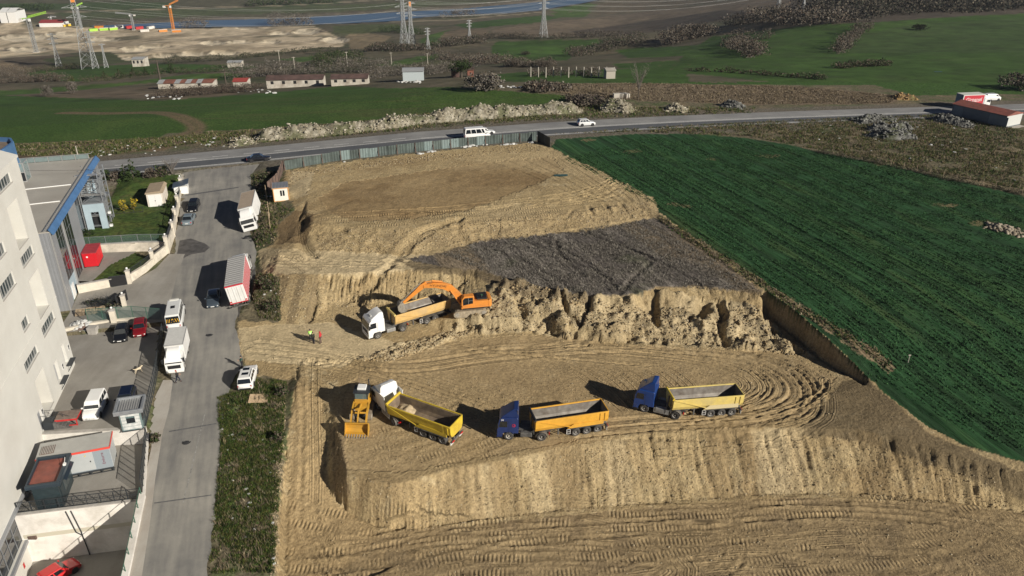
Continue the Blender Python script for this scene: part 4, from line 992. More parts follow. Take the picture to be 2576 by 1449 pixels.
part('air_conditioner', MB().b2((21.8, 11.0, TOPZ + .14), (23.3, 11.9, TOPZ + 1.7)), m_wht, rf, bevel=.06)
arc = [(22.5 + 5 * math.sin(t) if t > 1.4 else 20 + t * 5.3, 0, 0) for t in (0, 1)]
crv = [(20.0, 14.0), (24.0, 13.4), (29.0, 12.0), (33.0, 11.6), (35.6, 12.6), (36.6, 14.6), (36.8, 18), (36.6, 26)]
mb = MB()
for (a, b), (c, d) in zip(crv[:-1], crv[1:]):
    q = [(a, b, TOPZ), (c, d, TOPZ), (c, d, TOPZ + 4.4), (a, b, TOPZ + 4.4)]; t_ = Vector((d - b, a - c, 0)).normalized() * .35
    mb.add(q + [(x + t_.x, y + t_.y, z) for x, y, z in q], [(0, 1, 2, 3), (7, 6, 5, 4), (3, 2, 6, 7), (0, 3, 7, 4), (1, 2, 6, 5)])
part('curved_parapet', mb, m_blue, rf)
part('upper_roof', MB().prism([(a, b) for a, b in crv] + [(20, 26)], TOPZ + 3.6, TOPZ + 3.7, 'z'), mat('brown roof felt', (.17, .13, .095), .9, noise=.2, scale=1), rf)
part('camera_mast', MB().tube((33.5, 15, TOPZ + 3.7), (33.5, 15, TOPZ + 5.4), .07).b2((33.2, 14.4, TOPZ + 4.6), (33.9, 15.5, TOPZ + 5.0)), m_wht, rf)
part('guy_wire', MB().tube((25.5, 8.2, TOPZ + 1.5), (25.4, -1.7, TOPZ + .8), .02, n=4), m_black, rf)
# stair tower
tw = bpy.data.objects.new('stair_tower', None); COL.objects.link(tw); tw.parent = gb
mb = MB(); S0, S1, N0, N1 = 24.8, 30.2, 1.45, -1.75
for s_ in (S0, (S0 + S1) / 2, S1):
    for n_ in (N0, N1): mb.box((s_, n_, 1.3), (.14, .14, TOPZ - 1.3 + .3))
for z in (3.4, 5.4, 7.4, 9.4, 11.4):
    for n_ in (N0, N1): mb.bar((S0, n_, z), (S1, n_, z), .1)
    for s_ in (S0, S1): mb.bar((s_, N0, z), (s_, N1, z), .1)
for z in (1.4, 3.4, 5.4, 7.4, 9.4): mb.bar((S1, N1, z), (S0, N1, z + 2), .06).bar((S0, N1, z), (S1, N1, z + 2), .06)
for z in (7.4, 9.4): mb.bar((S0, N0, z), (S0, N1, z + 2), .07).bar((S0, N1, z), (S0, N0, z + 2), .07)
mb.bar((S0, N0, 7.4), (S0, -.15, 5.6), .07).bar((S0, N1, 7.4), (S0, -.15, 5.6), .07)
part('frame', mb, m_steel, tw)
for i, z in enumerate((1.6, 3.4, 5.2, 7.0, 8.8, 10.4)):
    n0 = -.95 if i % 2 else .7; fl = MB()
    for k in range(9):
        s_ = (S0 + .9 + k * .42) if i % 2 == 0 else (S1 - .9 - k * .42)
        fl.box((s_, n0, z + k * .19), (.32, 1.35, .05))
    e0, e1 = ((S0 + .7, S1 - 1.2) if i % 2 == 0 else (S1 - .7, S0 + 1.2))
    for n_ in (n0 - .7, n0 + .7): fl.bar((e0, n_, z), (e1, n_, z + 1.7), .05, .2).bar((e0, n_, z + 1.0), (e1, n_, z + 2.7), .05)
    fl.box(((S1 - .45) if i % 2 == 0 else (S0 + .45), -.15, z + 1.7), (.9, 3.1, .06))
    part('stair_flight', fl, m_alu, tw)
for a, b in ((.45, 1.45), (-1.75, -.75)): part('tower_panel', MB().b2((S0 - .12, a, 1.5), (S0 - .04, b, 7.3)), m_lblue, tw)
part('tower_panel', MB().b2((S0 - .11, -.75, 5.9), (S0 - .05, .45, 7.3)), m_lblue, tw)
part('tower_backing', MB().b2((S0 + .5, -.75, 1.5), (S0 + .55, .45, 5.9)), m_black, tw)
part('landing', MB().b2((S0 - .1, -1.8, 7.34), (S1, 1.5, 7.42)), m_steel, tw); part('landing', MB().b2((S0 - .1, -1.8, 3.4), (S0 + .9, 1.5, 3.46)), m_steel, tw)
part('doormat_step', MB().b2((S0 - 1.0, -1.0, 1.5), (S0 - .1, .6, 1.75)), m_conl, tw)
for z, s_ in ((5.0, S0 + 1), (3.0, S0 + .2)): part('flood_lamp', MB().b2((s_, N1 - .55, z), (s_ + .5, N1 - .1, z + .35)), m_wht, tw)
for s_, z in ((14.2, 2.8),): part('wall_lamp', MB().b2((s_, -.4, z), (s_ + .35, .0, z + .25)), m_wht, gb)

# ---- walls and terraces
def wall_seg(name, pts, th, m, label, cat='wall', cap=None, group=None):
    """pts = (x, y, zbottom, ztop): one wall thing, with a coping part"""
    x0, y0 = pts[0][:2]; t = thing(name, (x0, y0, pts[0][2]), 0, label, cat, group); zb = pts[0][2]
    for nm, dz0, th_, m_ in ((('panel', None, th, m),) + ((('coping', .1, th + .14, cap),) if cap else ())):
        mb = MB()
        for (a, b, zb0, zt0), (c, d, zb1, zt1) in zip(pts[:-1], pts[1:]):
            n_ = Vector((d - b, a - c, 0)).normalized() * th_ / 2
            lo0, hi0, lo1, hi1 = (zb0, zt0, zb1, zt1) if dz0 is None else (zt0 + .003, zt0 + dz0, zt1 + .003, zt1 + dz0)
            q = []
            for (x, y, lo, hi) in ((a, b, lo0, hi0), (c, d, lo1, hi1)):
                for sg in (-1, 1): q += [(x + sg * n_.x - x0, y + sg * n_.y - y0, lo - zb), (x + sg * n_.x - x0, y + sg * n_.y - y0, hi - zb)]
            mb.add(q, [(0, 1, 5, 4), (2, 3, 7, 6), (1, 3, 7, 5), (0, 2, 6, 4), (0, 1, 3, 2), (4, 5, 7, 6)])
        part('panel' if dz0 is None else 'coping', mb, m_, t)
    return t
w1 = wall_seg('retaining_wall', [(-52.0, 71.95, T2Z - .2, T1Z + .05), (-41.0, 73.0, T2Z - .2, T1Z + .05)], .3, m_whitew, 'white retaining wall behind the grey kiosk', cap=m_capst)
w2 = wall_seg('retaining_wall', [(-49.6, 61.15, T3Z - .2, T2Z + .15), (-37.75, 63.45, T3Z - .2, T2Z + .15)], .35, m_whitew, 'tall white retaining wall above the sunken yard', cap=m_capst)
def wloc(t): return lambda x, y, z: (x - t.location.x, y - t.location.y, z - t.location.z)
L2 = wloc(w2)
def on2(f, z, o=-.2): 
    x = -49.6 + 11.85 * f; y = 61.15 + 2.3 * f; return L2(x + .19 * -o * 0, y + o, z)
part('wall_band', MB().quad(on2(.02, -5.5), on2(.98, -5.5), on2(.98, -5.0), on2(.02, -5.0)), mat('painted band', (.47, .44, .35), .85), w2)
for f in (.40, .44): part('drainpipe', MB().tube(on2(f, T2Z, -.27), on2(f + .03, -5.4, -.27), .05).tube(on2(f + .03, -5.4, -.27), on2(.47, -5.9, -.27), .05).tube(on2(.47, -5.9, -.27), on2(.48, T3Z, -.27), .05), m_dsteel, w2)
part('electric_box', MB().b2(on2(.86, -7.4, -.9), on2(.955, -5.9, -.3)), m_steel, w2)
part('wall_vent', MB().b2(on2(.05, -5.6, -.24), on2(.12, -5.2, -.2)), m_brown_tin, w2)
wall_seg('street_wall', [(-37.65, 63.5, T3Z - .2, float(street_z(63.5)) + .55), (-35.2, 53.6, T3Z - .2, float(street_z(53.6)) + .55), (-33.4, 46, T3Z - .2, float(street_z(46)) + .55)], .45, m_whitew, 'white parapet wall between the street and the sunken yard', cap=m_whitew)
wall_seg('street_wall', [(-41.0, 73.1, T2Z - .2, float(street_z(73)) + .35), (-37.65, 63.6, T2Z - .2, float(street_z(63.5)) + .3)], .25, m_whitew, 'low white wall between the kiosk terrace and the street')
wall_seg('yard_wall', [(-61.4, 93.9, T1Z, T1Z + .8), (-57.3, 96.1, T1Z, T1Z + .8), (-55.2, 96.9, T1Z, T1Z + .8), (-52.2, 97.2, T1Z, T1Z + .85)], .3, m_cream, 'low cream wall at the back of the loading yard', cap=m_cream)

# ---- gardens of the office building: raised lawns held by cream walls
m_lawn = ground_mat('lawn', 1.6, .4, .9, .15, 2.2)
def lawn(name, poly, z, label):
    xs_ = [p[0] for p in poly]; ys_ = [p[1] for p in poly]
    X, Y = np.meshgrid(np.arange(min(xs_), max(xs_) + .3, .3), np.arange(min(ys_), max(ys_) + .3, .3))
    Z = np.maximum(z, Hs(X, Y) + .08) + .05 * fbm(X * 1.5, Y * 1.5, 201, 3); n = fbm(X / 2, Y / 2, 203, 4)[..., None]
    Cc = np.array((.045, .075, .018)) * np.ones(X.shape + (3,)); k = np.clip(n * 1.5 + .2, 0, 1); Cc = Cc * (1 - k * .8) + np.array((.085, .10, .025)) * k * .8
    k2 = np.clip(fbm(X / 1.3, Y / 1.3, 207, 3) * 2 - .5, 0, 1)[..., None]; Cc = Cc * (1 - k2 * .6) + np.array((.10, .09, .04)) * k2 * .6
    return grid_object(name, X, Y, Z, Cc, in_poly(X, Y, poly), m_lawn, label=label)
LAWN1 = [(-69.5, 116.6), (-55.6, 118.0), (-57.0, 123.4), (-58.7, 129), (-60.5, 135.2), (-63.2, 144), (-65, 149), (-76, 147), (-72.0, 133)]
LAWN2 = [(-62.3, 106.2), (-57.6, 107.8), (-56.0, 113.6), (-60.2, 116.2), (-62.0, 112)]
L1Z, L2Z = 2.9, 1.75
lawn('lawn', LAWN1, L1Z, 'raised green lawn with shed beside the grey office building'); lawn('lawn', LAWN2, L2Z, 'small sloping lawn beside the red container')
flat_sheet('container_pad', [(-67.0, 106.2), (-62.2, 106.0), (-61.2, 112), (-60.2, 117), (-69.0, 116.2)], lambda x, y: L2Z - .03, m_con, 'concrete pad under the red container')
wall_seg('garden_wall', [(-69.0, 116.35, .9, L1Z + .08), (-60.0, 117.9, 1.0, L1Z + .08), (-55.6, 118.0, 1.0, L1Z + .08)], .35, m_cream, 'long stained cream retaining wall behind the red container', cap=m_capst)
wall_seg('garden_wall', [(-63.6, 104.5, .3, L2Z + .1), (-59.2, 106.7, .4, L2Z + .1), (-57.4, 107.5, .5, L2Z + .1)], .35, m_cream, 'cream retaining wall below the concrete pad', cap=m_capst)
wall_seg('garden_wall', [(-57.4, 107.5, .4, 1.95), (-56.3, 111, .6, 2.0), (-56.0, 113.4, .8, 2.1)], .3, m_cream, 'low cream street wall of the small lawn, lower step', cap=m_cream)
wall_seg('garden_wall', [(-56.0, 113.45, .8, 2.5), (-55.3, 117.2, 1.0, 2.7)], .3, m_cream, 'low cream street wall of the small lawn, upper step', cap=m_cream)
wall_seg('garden_wall', [(-55.2, 117.3, .8, 3.3), (-56.5, 123.1, 1.2, 3.35), (-58.2, 128.8, 1.6, 3.4), (-60.0, 134.9, 2.0, 3.5), (-62.6, 143.7, 2.4, 3.7), (-64.5, 149.5, 2.6, 3.8)], .35, m_cream, 'long cream street wall of the raised lawn with pillars', cap=m_cream)
wall_seg('garden_wall', [(-64.8, 149.6, 2.6, 3.9), (-76, 146.6, 2.4, 3.7)], .3, m_cream, 'cream garden wall along the highway behind the shrubs', cap=m_cream)
def pillar(x, y, z, h, label, w=.55):
    t = thing('gate_pillar', (x, y, z), R(15), label, 'pillar')
    part('shaft', MB().box((0, 0, 0), (w, w, h)), m_cream, t); part('cap', MB().box((0, 0, h + .002), (w + .16, w + .16, .1)).box((0, 0, h + .1), (w + .1, w + .1, .1), taper=.4), m_capst, t)
    part('globe_lamp', MB().lathe((0, 0, h + .18), (0, 0, 1), [(0, .05), (.08, .05), (.12, .14), (.22, .17), (.32, .13), (.38, 0)], 10), m_wht, t, smooth=True)
pillar(-57.3, 107.4, .5, 2.3, 'cream pillar with globe lamp at the dark open gate leaf'); pillar(-56.1, 113.4, .9, 2.5, 'cream pillar with globe lamp between the two steps of the small lawn wall'); pillar(-55.25, 117.25, 1.2, 3.0, 'cream pillar with globe lamp at the corner of the long retaining wall')
pillar(-56.5, 123.1, 1.7, 2.6, 'first cream pillar of the raised lawn wall beyond the corner pillar'); pillar(-58.2, 128.8, 2.1, 2.4, 'cream pillar of the raised lawn wall beside the silver car'); pillar(-60.0, 134.9, 2.5, 2.2, 'cream pillar of the raised lawn wall beside the beige shed'); pillar(-62.6, 143.7, 3.1, 2.0, 'cream pillar of the raised lawn wall beside the tin lean-to')
pillar(-55.3, 100.8, .2, 1.8, 'cream pillar beside the heap of dark branches'); pillar(-55.0, 96.7, T1Z, 2.4, 'cream pillar with globe lamp on the low yard wall', .7)
def fence(name, pts, h, every, m, label, cat='fence', wire=None, bars=0, rails=(1.0,), post=.07, group=None):
    """pts (x,y,z): posts, rails and a thin infill; each post a part"""
    p0 = Vector(pts[0]); t = thing(name, p0, 0, label, cat, group); rl = MB(); inf = MB(); first = None
    for a, b in zip(pts[:-1], pts[1:]):
        a = Vector(a) - p0; b = Vector(b) - p0; n = max(1, round((b - a).length / every))
        for k in range(n + 1):
            if k == n and tuple(b + p0) != tuple(pts[-1]): continue
            q = a.lerp(b, k / n)
            if first is None: first = part('post', MB().box((0, 0, 0), (post, post, h)), m, t, loc=q)
            else: link('post', first.data, None, t, q)
        for r_ in rails: rl.bar(a + Vector((0, 0, h * r_ - .03)), b + Vector((0, 0, h * r_ - .03)), .05)
        if bars:
            nb = int((b - a).length / bars)
            for k in range(nb): q = a.lerp(b, (k + .5) / nb); inf.bar(q + Vector((0, 0, .08)), q + Vector((0, 0, h - .05)), .022)
        elif wire: inf.quad(a + Vector((0, 0, .06)), b + Vector((0, 0, .06)), b + Vector((0, 0, h)), a + Vector((0, 0, h)))
    if rl.v: part('rail', rl, m, t)
    if inf.v:
        o = part('bars' if bars else 'mesh_panel', inf, m if bars else wire, t, fix=bool(bars))
        if bars: o['kind'] = 'stuff'
    return t
m_mesh = mat('wire mesh', (.05, .06, .065), .6, alpha=.42)
m_gmesh = mat('green wire mesh', (.10, .17, .15), .6, alpha=.35)
m_gpost = mat('green post', (.05, .12, .085), .6)
zS = lambda y, d=0: float(street_z(y)) + d
fence('yard_fence', [(-47.2, 94.0, T1Z), (-45.4, 88.2, T1Z)], 1.9, 1.0, m_dsteel, 'dark mesh fence of the loading yard beside the white box truck', wire=m_mesh, rails=(.05, 1.0))
fence('sliding_gate', [(-45.3, 88.0, T1Z), (-43.2, 81.0, T1Z)], 1.9, .95, m_dsteel, 'dark sliding mesh gate of the loading yard with the dog behind it', 'gate', wire=m_mesh, rails=(.05, 1.0))
fence('yard_fence', [(-43.1, 80.7, T1Z), (-41.1, 73.2, T1Z)], 1.9, 1.0, m_dsteel, 'dark mesh fence of the loading yard beside the guard booth', wire=m_mesh, rails=(.05, 1.0))
fence('terrace_gate', [(-40.9, 72.7, T2Z + .1), (-37.8, 63.8, T2Z + .1)], 2.3, 1.1, m_dsteel, 'dark mesh gate along the street edge of the kiosk terrace', 'gate', wire=m_mesh, rails=(.05, 1.0))
fence('guard_rail', [(-49.3, 61.35, T2Z + .25), (-37.9, 63.55, T2Z + .25)], 1.25, 1.3, m_dsteel, 'dark railing on top of the tall white retaining wall', 'railing', bars=.14, rails=(.05, .45, 1.0))
fence('street_railing', [(-37.7, 63.3, zS(63.3, .6)), (-35.2, 53.6, zS(53.6, .6)), (-33.6, 46.5, zS(46.5, .6))], .9, 2.0, m_gpost, 'green railing posts on the parapet beside the street', 'railing', rails=(1.0,))
fence('garden_fence', [(-69.6, 116.4, L1Z + .1), (-60.0, 117.95, L1Z + .1), (-55.7, 118.05, L1Z + .1)], 1.3, 2.2, m_steel, 'greenish wire fence on the long stained retaining wall', wire=m_gmesh, rails=(1.0,))
fence('lawn_railing', [(-64.9, 131.6, L1Z), (-69.4, 130.6, L1Z)], 1.0, 1.6, m_dsteel, 'thin railing across the lawn beside the beige shed', 'railing', rails=(1.0, .1))
for i, (a, b) in enumerate((((-55.3, 118.0), (-56.4, 122.6)), ((-56.6, 123.6), (-58.1, 128.3)), ((-58.3, 129.3), (-59.9, 134.4)), ((-60.1, 135.4), (-62.4, 143.0)))):
    fence('wall_railing', [(a[0], a[1], 3.4), (b[0], b[1], 3.5)], .95, 2.4, m_dsteel, 'dark railing panel on the raised lawn wall, %s' % ('by the glass-topped corner', 'beside the silver car', 'beside the black parked car', 'beside the tin lean-to')[i], 'railing', bars=.13)
for a, b, s_ in (((-57.1, 108.0), (-56.1, 113.0), 'lower'), ((-55.9, 113.8), (-55.3, 117.0), 'upper')):
    fence('wall_railing', [(a[0], a[1], 2.1), (b[0], b[1], 2.65 if s_ == 'upper' else 2.2)], .8, 2.4, m_dsteel, 'dark railing panel on the small lawn wall, %s step' % s_, 'railing', bars=.13)
for (x, y, z, rz, l_) in ((-57.6, 107.0, .6, R(200), 'dark metal gate leaf standing open by the retaining wall pillar'), (-55.6, 102.6, .35, R(255), 'dark metal gate leaf standing open by the heap of branches')):
    t = thing('gate_leaf', (x, y, z), rz, l_, 'gate')
    part('frame', MB().bar((0, 0, .1), (2.2, 0, .1), .07).bar((0, 0, 1.7), (2.2, 0, 1.7), .07).bar((0, 0, .1), (0, 0, 1.7), .07).bar((2.2, 0, .1), (2.2, 0, 1.7), .07), m_dsteel, t); part('sheet', MB().b2((.03, -.01, .14), (2.17, .01, 1.66)), m_black, t)
fence('wire_fence', [(-58.4, 96.4, T1Z + .8), (-52.6, 97.4, T1Z + .8), (-48.6, 97.2, -.1)], 1.9, 2.2, m_gpost, 'green post and wire fence behind the red car', wire=m_gmesh, rails=(1.0,))

# ---- small buildings
def hut(name, loc, rz, d, label, m_w, cat='hut'):
    t = thing(name, loc, rz, label, cat); part('wall', MB().b2((-d[0] / 2, -d[1] / 2, 0), (d[0] / 2, d[1] / 2, d[2])), m_w, t); return t
m_sfilm = mat('grey hut panel', (.13, .18, .18), .5, noise=.2, scale=3)
m_snow = mat('flaking white paint', (.55, .56, .54), .8, noise=.2, scale=6, dirt=(.25, .29, .29), dscale=3)
# guard booth
t = thing('guard_booth', (-42.5, 73.6, T1Z), R(16), 'grey green guard booth with flat ribbed roof and flaking white panels', 'booth')
part('wall', MB().b2((-1.1, -1.1, .1), (1.1, 1.1, 2.5)), m_sfilm, t, bevel=.02)
for k in range(5):
    if k in (2, 3):
        part('panel', MB().b2((-.95, -1.13, .25 + k * .42), (-.45, -1.1, .62 + k * .42)), m_snow, t); part('panel', MB().b2((.45, -1.13, .25 + k * .42), (.95, -1.1, .62 + k * .42)), m_snow, t)
    else: part('panel', MB().b2((-.95, -1.13, .25 + k * .42), (.95, -1.1, .62 + k * .42)), m_snow, t)
w = part('window', MB().b2((-.42, -1.14, 1.08), (.42, -1.1, 1.95)), m_glassd, t); part('sash', MB().b2((-.42, -1.17, 1.75), (.42, -1.142, 1.95)), m_glassc, w)
w = part('window', MB().b2((1.1, -.8, 1.0), (1.13, .8, 2.0)), m_glassd, t)
part('base', MB().b2((-1.15, -1.15, 0), (1.15, 1.15, .1)), m_dsteel, t)
rf = part('roof', MB().b2((-1.45, -1.5, 2.5), (1.45, 1.5, 2.62)), m_steel, t)
part('parapet', MB().b2((-1.5, -1.55, 2.45), (1.5, -1.3, 2.95)).b2((-1.5, 1.3, 2.45), (1.5, 1.55, 2.95)).b2((-1.5, -1.3, 2.45), (-1.25, 1.3, 2.95)).b2((1.25, -1.3, 2.45), (1.5, 1.3, 2.95)), m_steel, t, bevel=.03)
for k in range(9): part('roof_rib', MB().b2((-1.12 + k * .25, -1.3, 2.62), (-.98 + k * .25, 1.3, 2.72)), m_alu, rf)
# grey kiosk with red trim on a steel frame
t = thing('transformer_kiosk', (-46.4, 68.35, T2Z), R(18.5), 'long grey steel kiosk with red roof trim on a dark steel frame', 'kiosk')
m_kg = mat('kiosk light grey', (.42, .44, .44), .45, .1, noise=.03, scale=1); m_kd = mat('kiosk grey panel', (.26, .30, .33), .45, .1)
part('body', MB().b2((-3.4, -1.35, .55), (3.4, 1.35, 3.1)), m_kd, t, bevel=.03)
for a, b in ((-3.3, -1.5), (-.75, 1.75)): 
    d = part('door', MB().b2((a, -1.39, .7), (b, -1.35, 2.95)), m_kg, t); part('lock', MB().b2((b - .4, -1.42, 1.7), (b - .3, -1.39, 1.85)), m_black, d); part('warning_plate', MB().b2((b - .8, -1.4, 2.5), (b - .66, -1.39, 2.62)), m_yel, d)
part('end_panel', MB().b2((3.4, -1.3, .6), (3.43, 1.3, 3.0)), m_kg, t)
part('roof', MB().b2((-3.5, -1.45, 3.1), (3.5, 1.45, 3.22)), mat('kiosk roof', (.36, .355, .33), .7, noise=.08, scale=1), t)
part('red_trim', MB().b2((-3.52, -1.5, 3.02), (3.52, -1.45, 3.26)).b2((3.5, -1.45, 3.02), (3.55, 1.45, 3.26)), mat('red trim', (.62, .07, .05), .5), t)
g_ = part('roof_grille', MB().b2((-3.2, -.75, 3.22), (-1.9, .7, 3.27)), m_brown_tin, t)
mb = MB()
for k in range(8): mb.b2((-3.15 + k * .16, -.7, 3.27), (-3.08 + k * .16, .65, 3.31))
part('grille_bar', mb, m_capst, g_)
mb = MB().b2((-3.4, -1.3, .3), (3.4, -1.2, .55)).b2((-3.4, 1.2, .3), (3.4, 1.3, .55)).b2((-3.4, -1.28, 0), (3.4, -1.22, .08))
for k in range(7): mb.box((-3.3 + k * 1.1, -1.25, 0), (.1, .1, .3)).box((-3.3 + k * 1.1, 1.25, 0), (.1, .1, .3)).bar((-3.3 + k * 1.08, -1.25, .05), (-3.0 + k * 1.08, -1.25, .32), .06)
part('support_frame', mb, m_dsteel, t)
def text(body, size, m, parent, loc, rot, name='lettering', ext=.004, align='CENTER'):
    cu = bpy.data.curves.new(name, 'FONT'); cu.body = body; cu.size = size; cu.extrude = ext; cu.align_x = align; cu.align_y = 'CENTER'; cu.materials.append(m)
    o = bpy.data.objects.new(name, cu); COL.objects.link(o)
    me = bpy.data.meshes.new_from_object(o.evaluated_get(bpy.context.evaluated_depsgraph_get())); bpy.data.objects.remove(o)
    me.materials.clear(); o = link(name, me, m, parent); o.location = loc; o.rotation_euler = rot
    return o
text('Emkurre', .42, mat('maroon print', (.16, .03, .05), .6), t, (2.62, -1.36, 1.85), (R(90), R(-90), 0))
# dark booth with red roof
t = thing('dark_booth', (-47.0, 64.2, T2Z), R(14), 'dark blue green booth with brick red flat roof on the terrace', 'booth')
m_db = mat('dark teal panel', (.022, .036, .042), .35, .2, noise=.2, scale=2)
part('wall', MB().b2((-1.2, -2.1, 0), (1.2, 2.1, 2.9)), m_db, t, bevel=.03)
part('roof_trim', MB().b2((-1.6, -2.45, 2.9), (1.6, -2.1, 3.35)).b2((-1.6, 2.1, 2.9), (1.6, 2.45, 3.35)).b2((-1.6, -2.1, 2.9), (-1.4, 2.1, 3.35)).b2((1.2, -2.1, 2.9), (1.6, 2.1, 3.35)), mat('dark blue trim', (.03, .045, .06), .3, .3), t, bevel=.05)
part('roof', MB().b2((-1.4, -2.1, 2.9), (1.2, 2.1, 3.06)), m_rust, t)
for k in range(3): w = part('window', MB().b2((1.2, -.6 + k * .85, .9), (1.23, .15 + k * .85, 2.2)), m_glass, t)
part('door', MB().b2((1.2, -1.7, .05), (1.235, -.8, 2.15)), m_db, t)
part('awning', MB().add([(1.2, -.9, 2.75), (1.2, 2.0, 2.75), (1.75, 2.0, 2.45), (1.75, -.9, 2.45), (1.2, -.9, 2.65), (1.2, 2.0, 2.65), (1.75, 2.0, 2.38), (1.75, -.9, 2.38)], [(0, 1, 2, 3), (4, 5, 6, 7), (0, 3, 7, 4), (1, 2, 6, 5), (2, 3, 7, 6)]), mat('dark blue trim', (.03, .045, .06), .3, .3), t)
part('roof_lamp', MB().box((1.45, .4, 3.35), (.25, .3, .2)).bar((1.45, .4, 3.5), (1.45, 1.0, 3.9), .03), m_wht, t)
# red steel loading table and steps
t = thing('loading_table', (-50.1, 74.2, T1Z), R(10), 'worn loading table on a red steel frame beside the factory wall', 'platform')
part('deck', MB().b2((-1.15, -.85, .95), (1.15, .85, 1.02)), mat('worn deck', (.17, .13, .105), .85, noise=.3, scale=2), t)
part('frame', MB().b2((-1.15, -.9, .75), (1.15, -.84, .95)).b2((1.1, -.85, .75), (1.16, .85, .95)).b2((-1.15, .85, .75), (1.15, .9, .95)).bar((-1.1, -.85, .12), (1.1, -.85, .12), .1), m_red, t)
for x in (-1.05, 1.05):
    for y in (-.8, .8): part('leg', MB().box((x, y, 0), (.1, .1, .8)), m_red, t)
t = thing('entrance_steps', (-52.3, 73.0, T1Z), R(10), 'dark concrete steps with thin railing at the factory side door', 'steps')
part('landing', MB().b2((.05, -.45, 0), (1.1, .75, .95)), m_dsteel, t)
for k in range(6): part('step', MB().b2((1.12 + k * .3, -.45, 0), (1.4 + k * .3, .45, .82 - k * .15)), mat('grey step', (.10, .095, .09), .9, noise=.2), t)
mb = MB()
for n_ in (-.42, .72): mb.bar((.1, n_, 1.85), (1.1, n_, 1.85), .035).bar((.1, n_, .95), (.1, n_, 1.85), .035).bar((1.1, n_, .95), (1.1, n_, 1.85), .035)
mb.bar((1.1, .42, 1.85), (2.9, .42, .9), .035).bar((2.9, .42, 0), (2.9, .42, .9), .035).bar((2, .42, .4), (2, .42, 1.35), .035)
part('railing', mb, m_dsteel, t)
# garden shed, lean-to, red container, site office
t = thing('garden_shed', (-64.3, 136.9, L1Z - .15), R(14), 'white and beige garden shed with tan roof on the raised lawn', 'shed')
part('wall', MB().b2((-1.35, -2.6, 0), (1.35, 2.6, 2.55)), mat('shed wall', (.60, .55, .47), .8, noise=.06, scale=1), t)
part('roof', MB().add([(-1.55, -2.75, 2.55), (1.55, -2.75, 2.6), (1.55, 2.75, 2.6), (-1.55, 2.75, 2.55), (-1.4, -2.75, 2.8), (1.1, -2.75, 3.0), (1.1, 2.75, 3.0), (-1.4, 2.75, 2.8)], [(0, 1, 2, 3), (4, 5, 6, 7), (0, 1, 5, 4), (1, 2, 6, 5), (2, 3, 7, 6), (3, 0, 4, 7)]), m_tan, t)
for a, b in ((-1.1, -.02), (.02, 1.1)): part('door', MB().b2((a, -2.64, .1), (b, -2.6, 2.3)), m_wht, t)
part('padlock', MB().b2((-.06, -2.68, 1.15), (.06, -2.64, 1.3)), m_black, t)
t = thing('tin_lean_to', (-61.9, 142.0, L1Z), R(-72), 'small tin lean-to with blue grey roof beside the beige shed', 'shed')
part('wall', MB().b2((-1.4, -1.2, 0), (1.4, 1.2, 1.5)), m_wht, t); part('roof', MB().add([(-1.6, -1.45, 1.4), (1.6, -1.45, 1.4), (1.6, 1.4, 2.0), (-1.6, 1.4, 2.0), (-1.6, -1.45, 1.48), (1.6, -1.45, 1.48), (1.6, 1.4, 2.08), (-1.6, 1.4, 2.08)], [(3, 2, 1, 0), (4, 5, 6, 7), (0, 1, 5, 4), (1, 2, 6, 5), (2, 3, 7, 6), (3, 0, 4, 7)]), mat('slate tin', (.10, .13, .17), .5, .3, noise=.2), t)
t = thing('red_container', (-64.9, 112.7, L2Z), R(15), 'bright red steel container between the office building and the small lawn', 'container')
m_rc = mat('bright red', (.50, .012, .02), .4, noise=.06, scale=1)
part('body', MB().b2((-1.0, -1.9, .1), (1.0, 1.9, 2.3)), m_rc, t, bevel=.05)
part('roof_panel', MB().b2((-1.05, -1.95, 2.3), (1.05, 1.95, 2.4)), mat('dusty red', (.30, .03, .04), .7, noise=.2, scale=2), t)
mb = MB()
for k in range(8): mb.b2((1.0, -1.7 + k * .45, .3), (1.04, -1.5 + k * .45, 2.1))
part('side_ribs', mb, m_rc, t); part('end_door', MB().b2((-.85, -1.94, .25), (.85, -1.9, 2.1)), m_rc, t); part('badge', MB().lathe((-.3, -1.95, 1.75), (0, -1, 0), [(0, .14), (.01, .14)], 10), m_wht, t); part('skid', MB().b2((-1.0, -1.9, 0), (-.8, 1.9, .1)).b2((.8, -1.9, 0), (1.0, 1.9, .1)), m_black, t)
pO = pick(706, 520)
t = thing('site_office', (-41.6, 136.2, H(-41.6, 136.2) - .05), R(16), 'small white site cabin with orange corner trim and ribbed grey roof', 'cabin')
m_so = mat('cabin white', (.66, .64, .57), .6, noise=.04); m_or = mat('orange trim', (.55, .27, .08), .6)
part('wall', MB().b2((-1.3, -1.5, .1), (1.3, 1.5, 2.5)), m_so, t)
part('corner_trim', MB().b2((-1.36, -1.56, .05), (-1.22, -1.42, 2.55)).b2((1.22, -1.56, .05), (1.36, -1.42, 2.55)).b2((-1.22, -1.56, 2.4), (1.22, -1.5, 2.56)).b2((-1.22, -1.56, .05), (1.22, -1.5, .15)), m_or, t)
for a in (-.12, .32): w = part('window', MB().b2((a, -1.54, 1.05), (a + .3, -1.5, 2.05)), m_glassd, t)
rf = part('roof', MB().b2((-1.4, -1.6, 2.56), (1.4, 1.6, 2.62)), m_steel, t)
for k in range(11): part('roof_rib', MB().b2((-1.35 + k * .25, -1.6, 2.62), (-1.23 + k * .25, 1.6, 2.67)), m_alu, rf)
part('base', MB().b2((-1.3, -1.5, -.4), (1.3, 1.5, .1)), m_brown_tin, t)
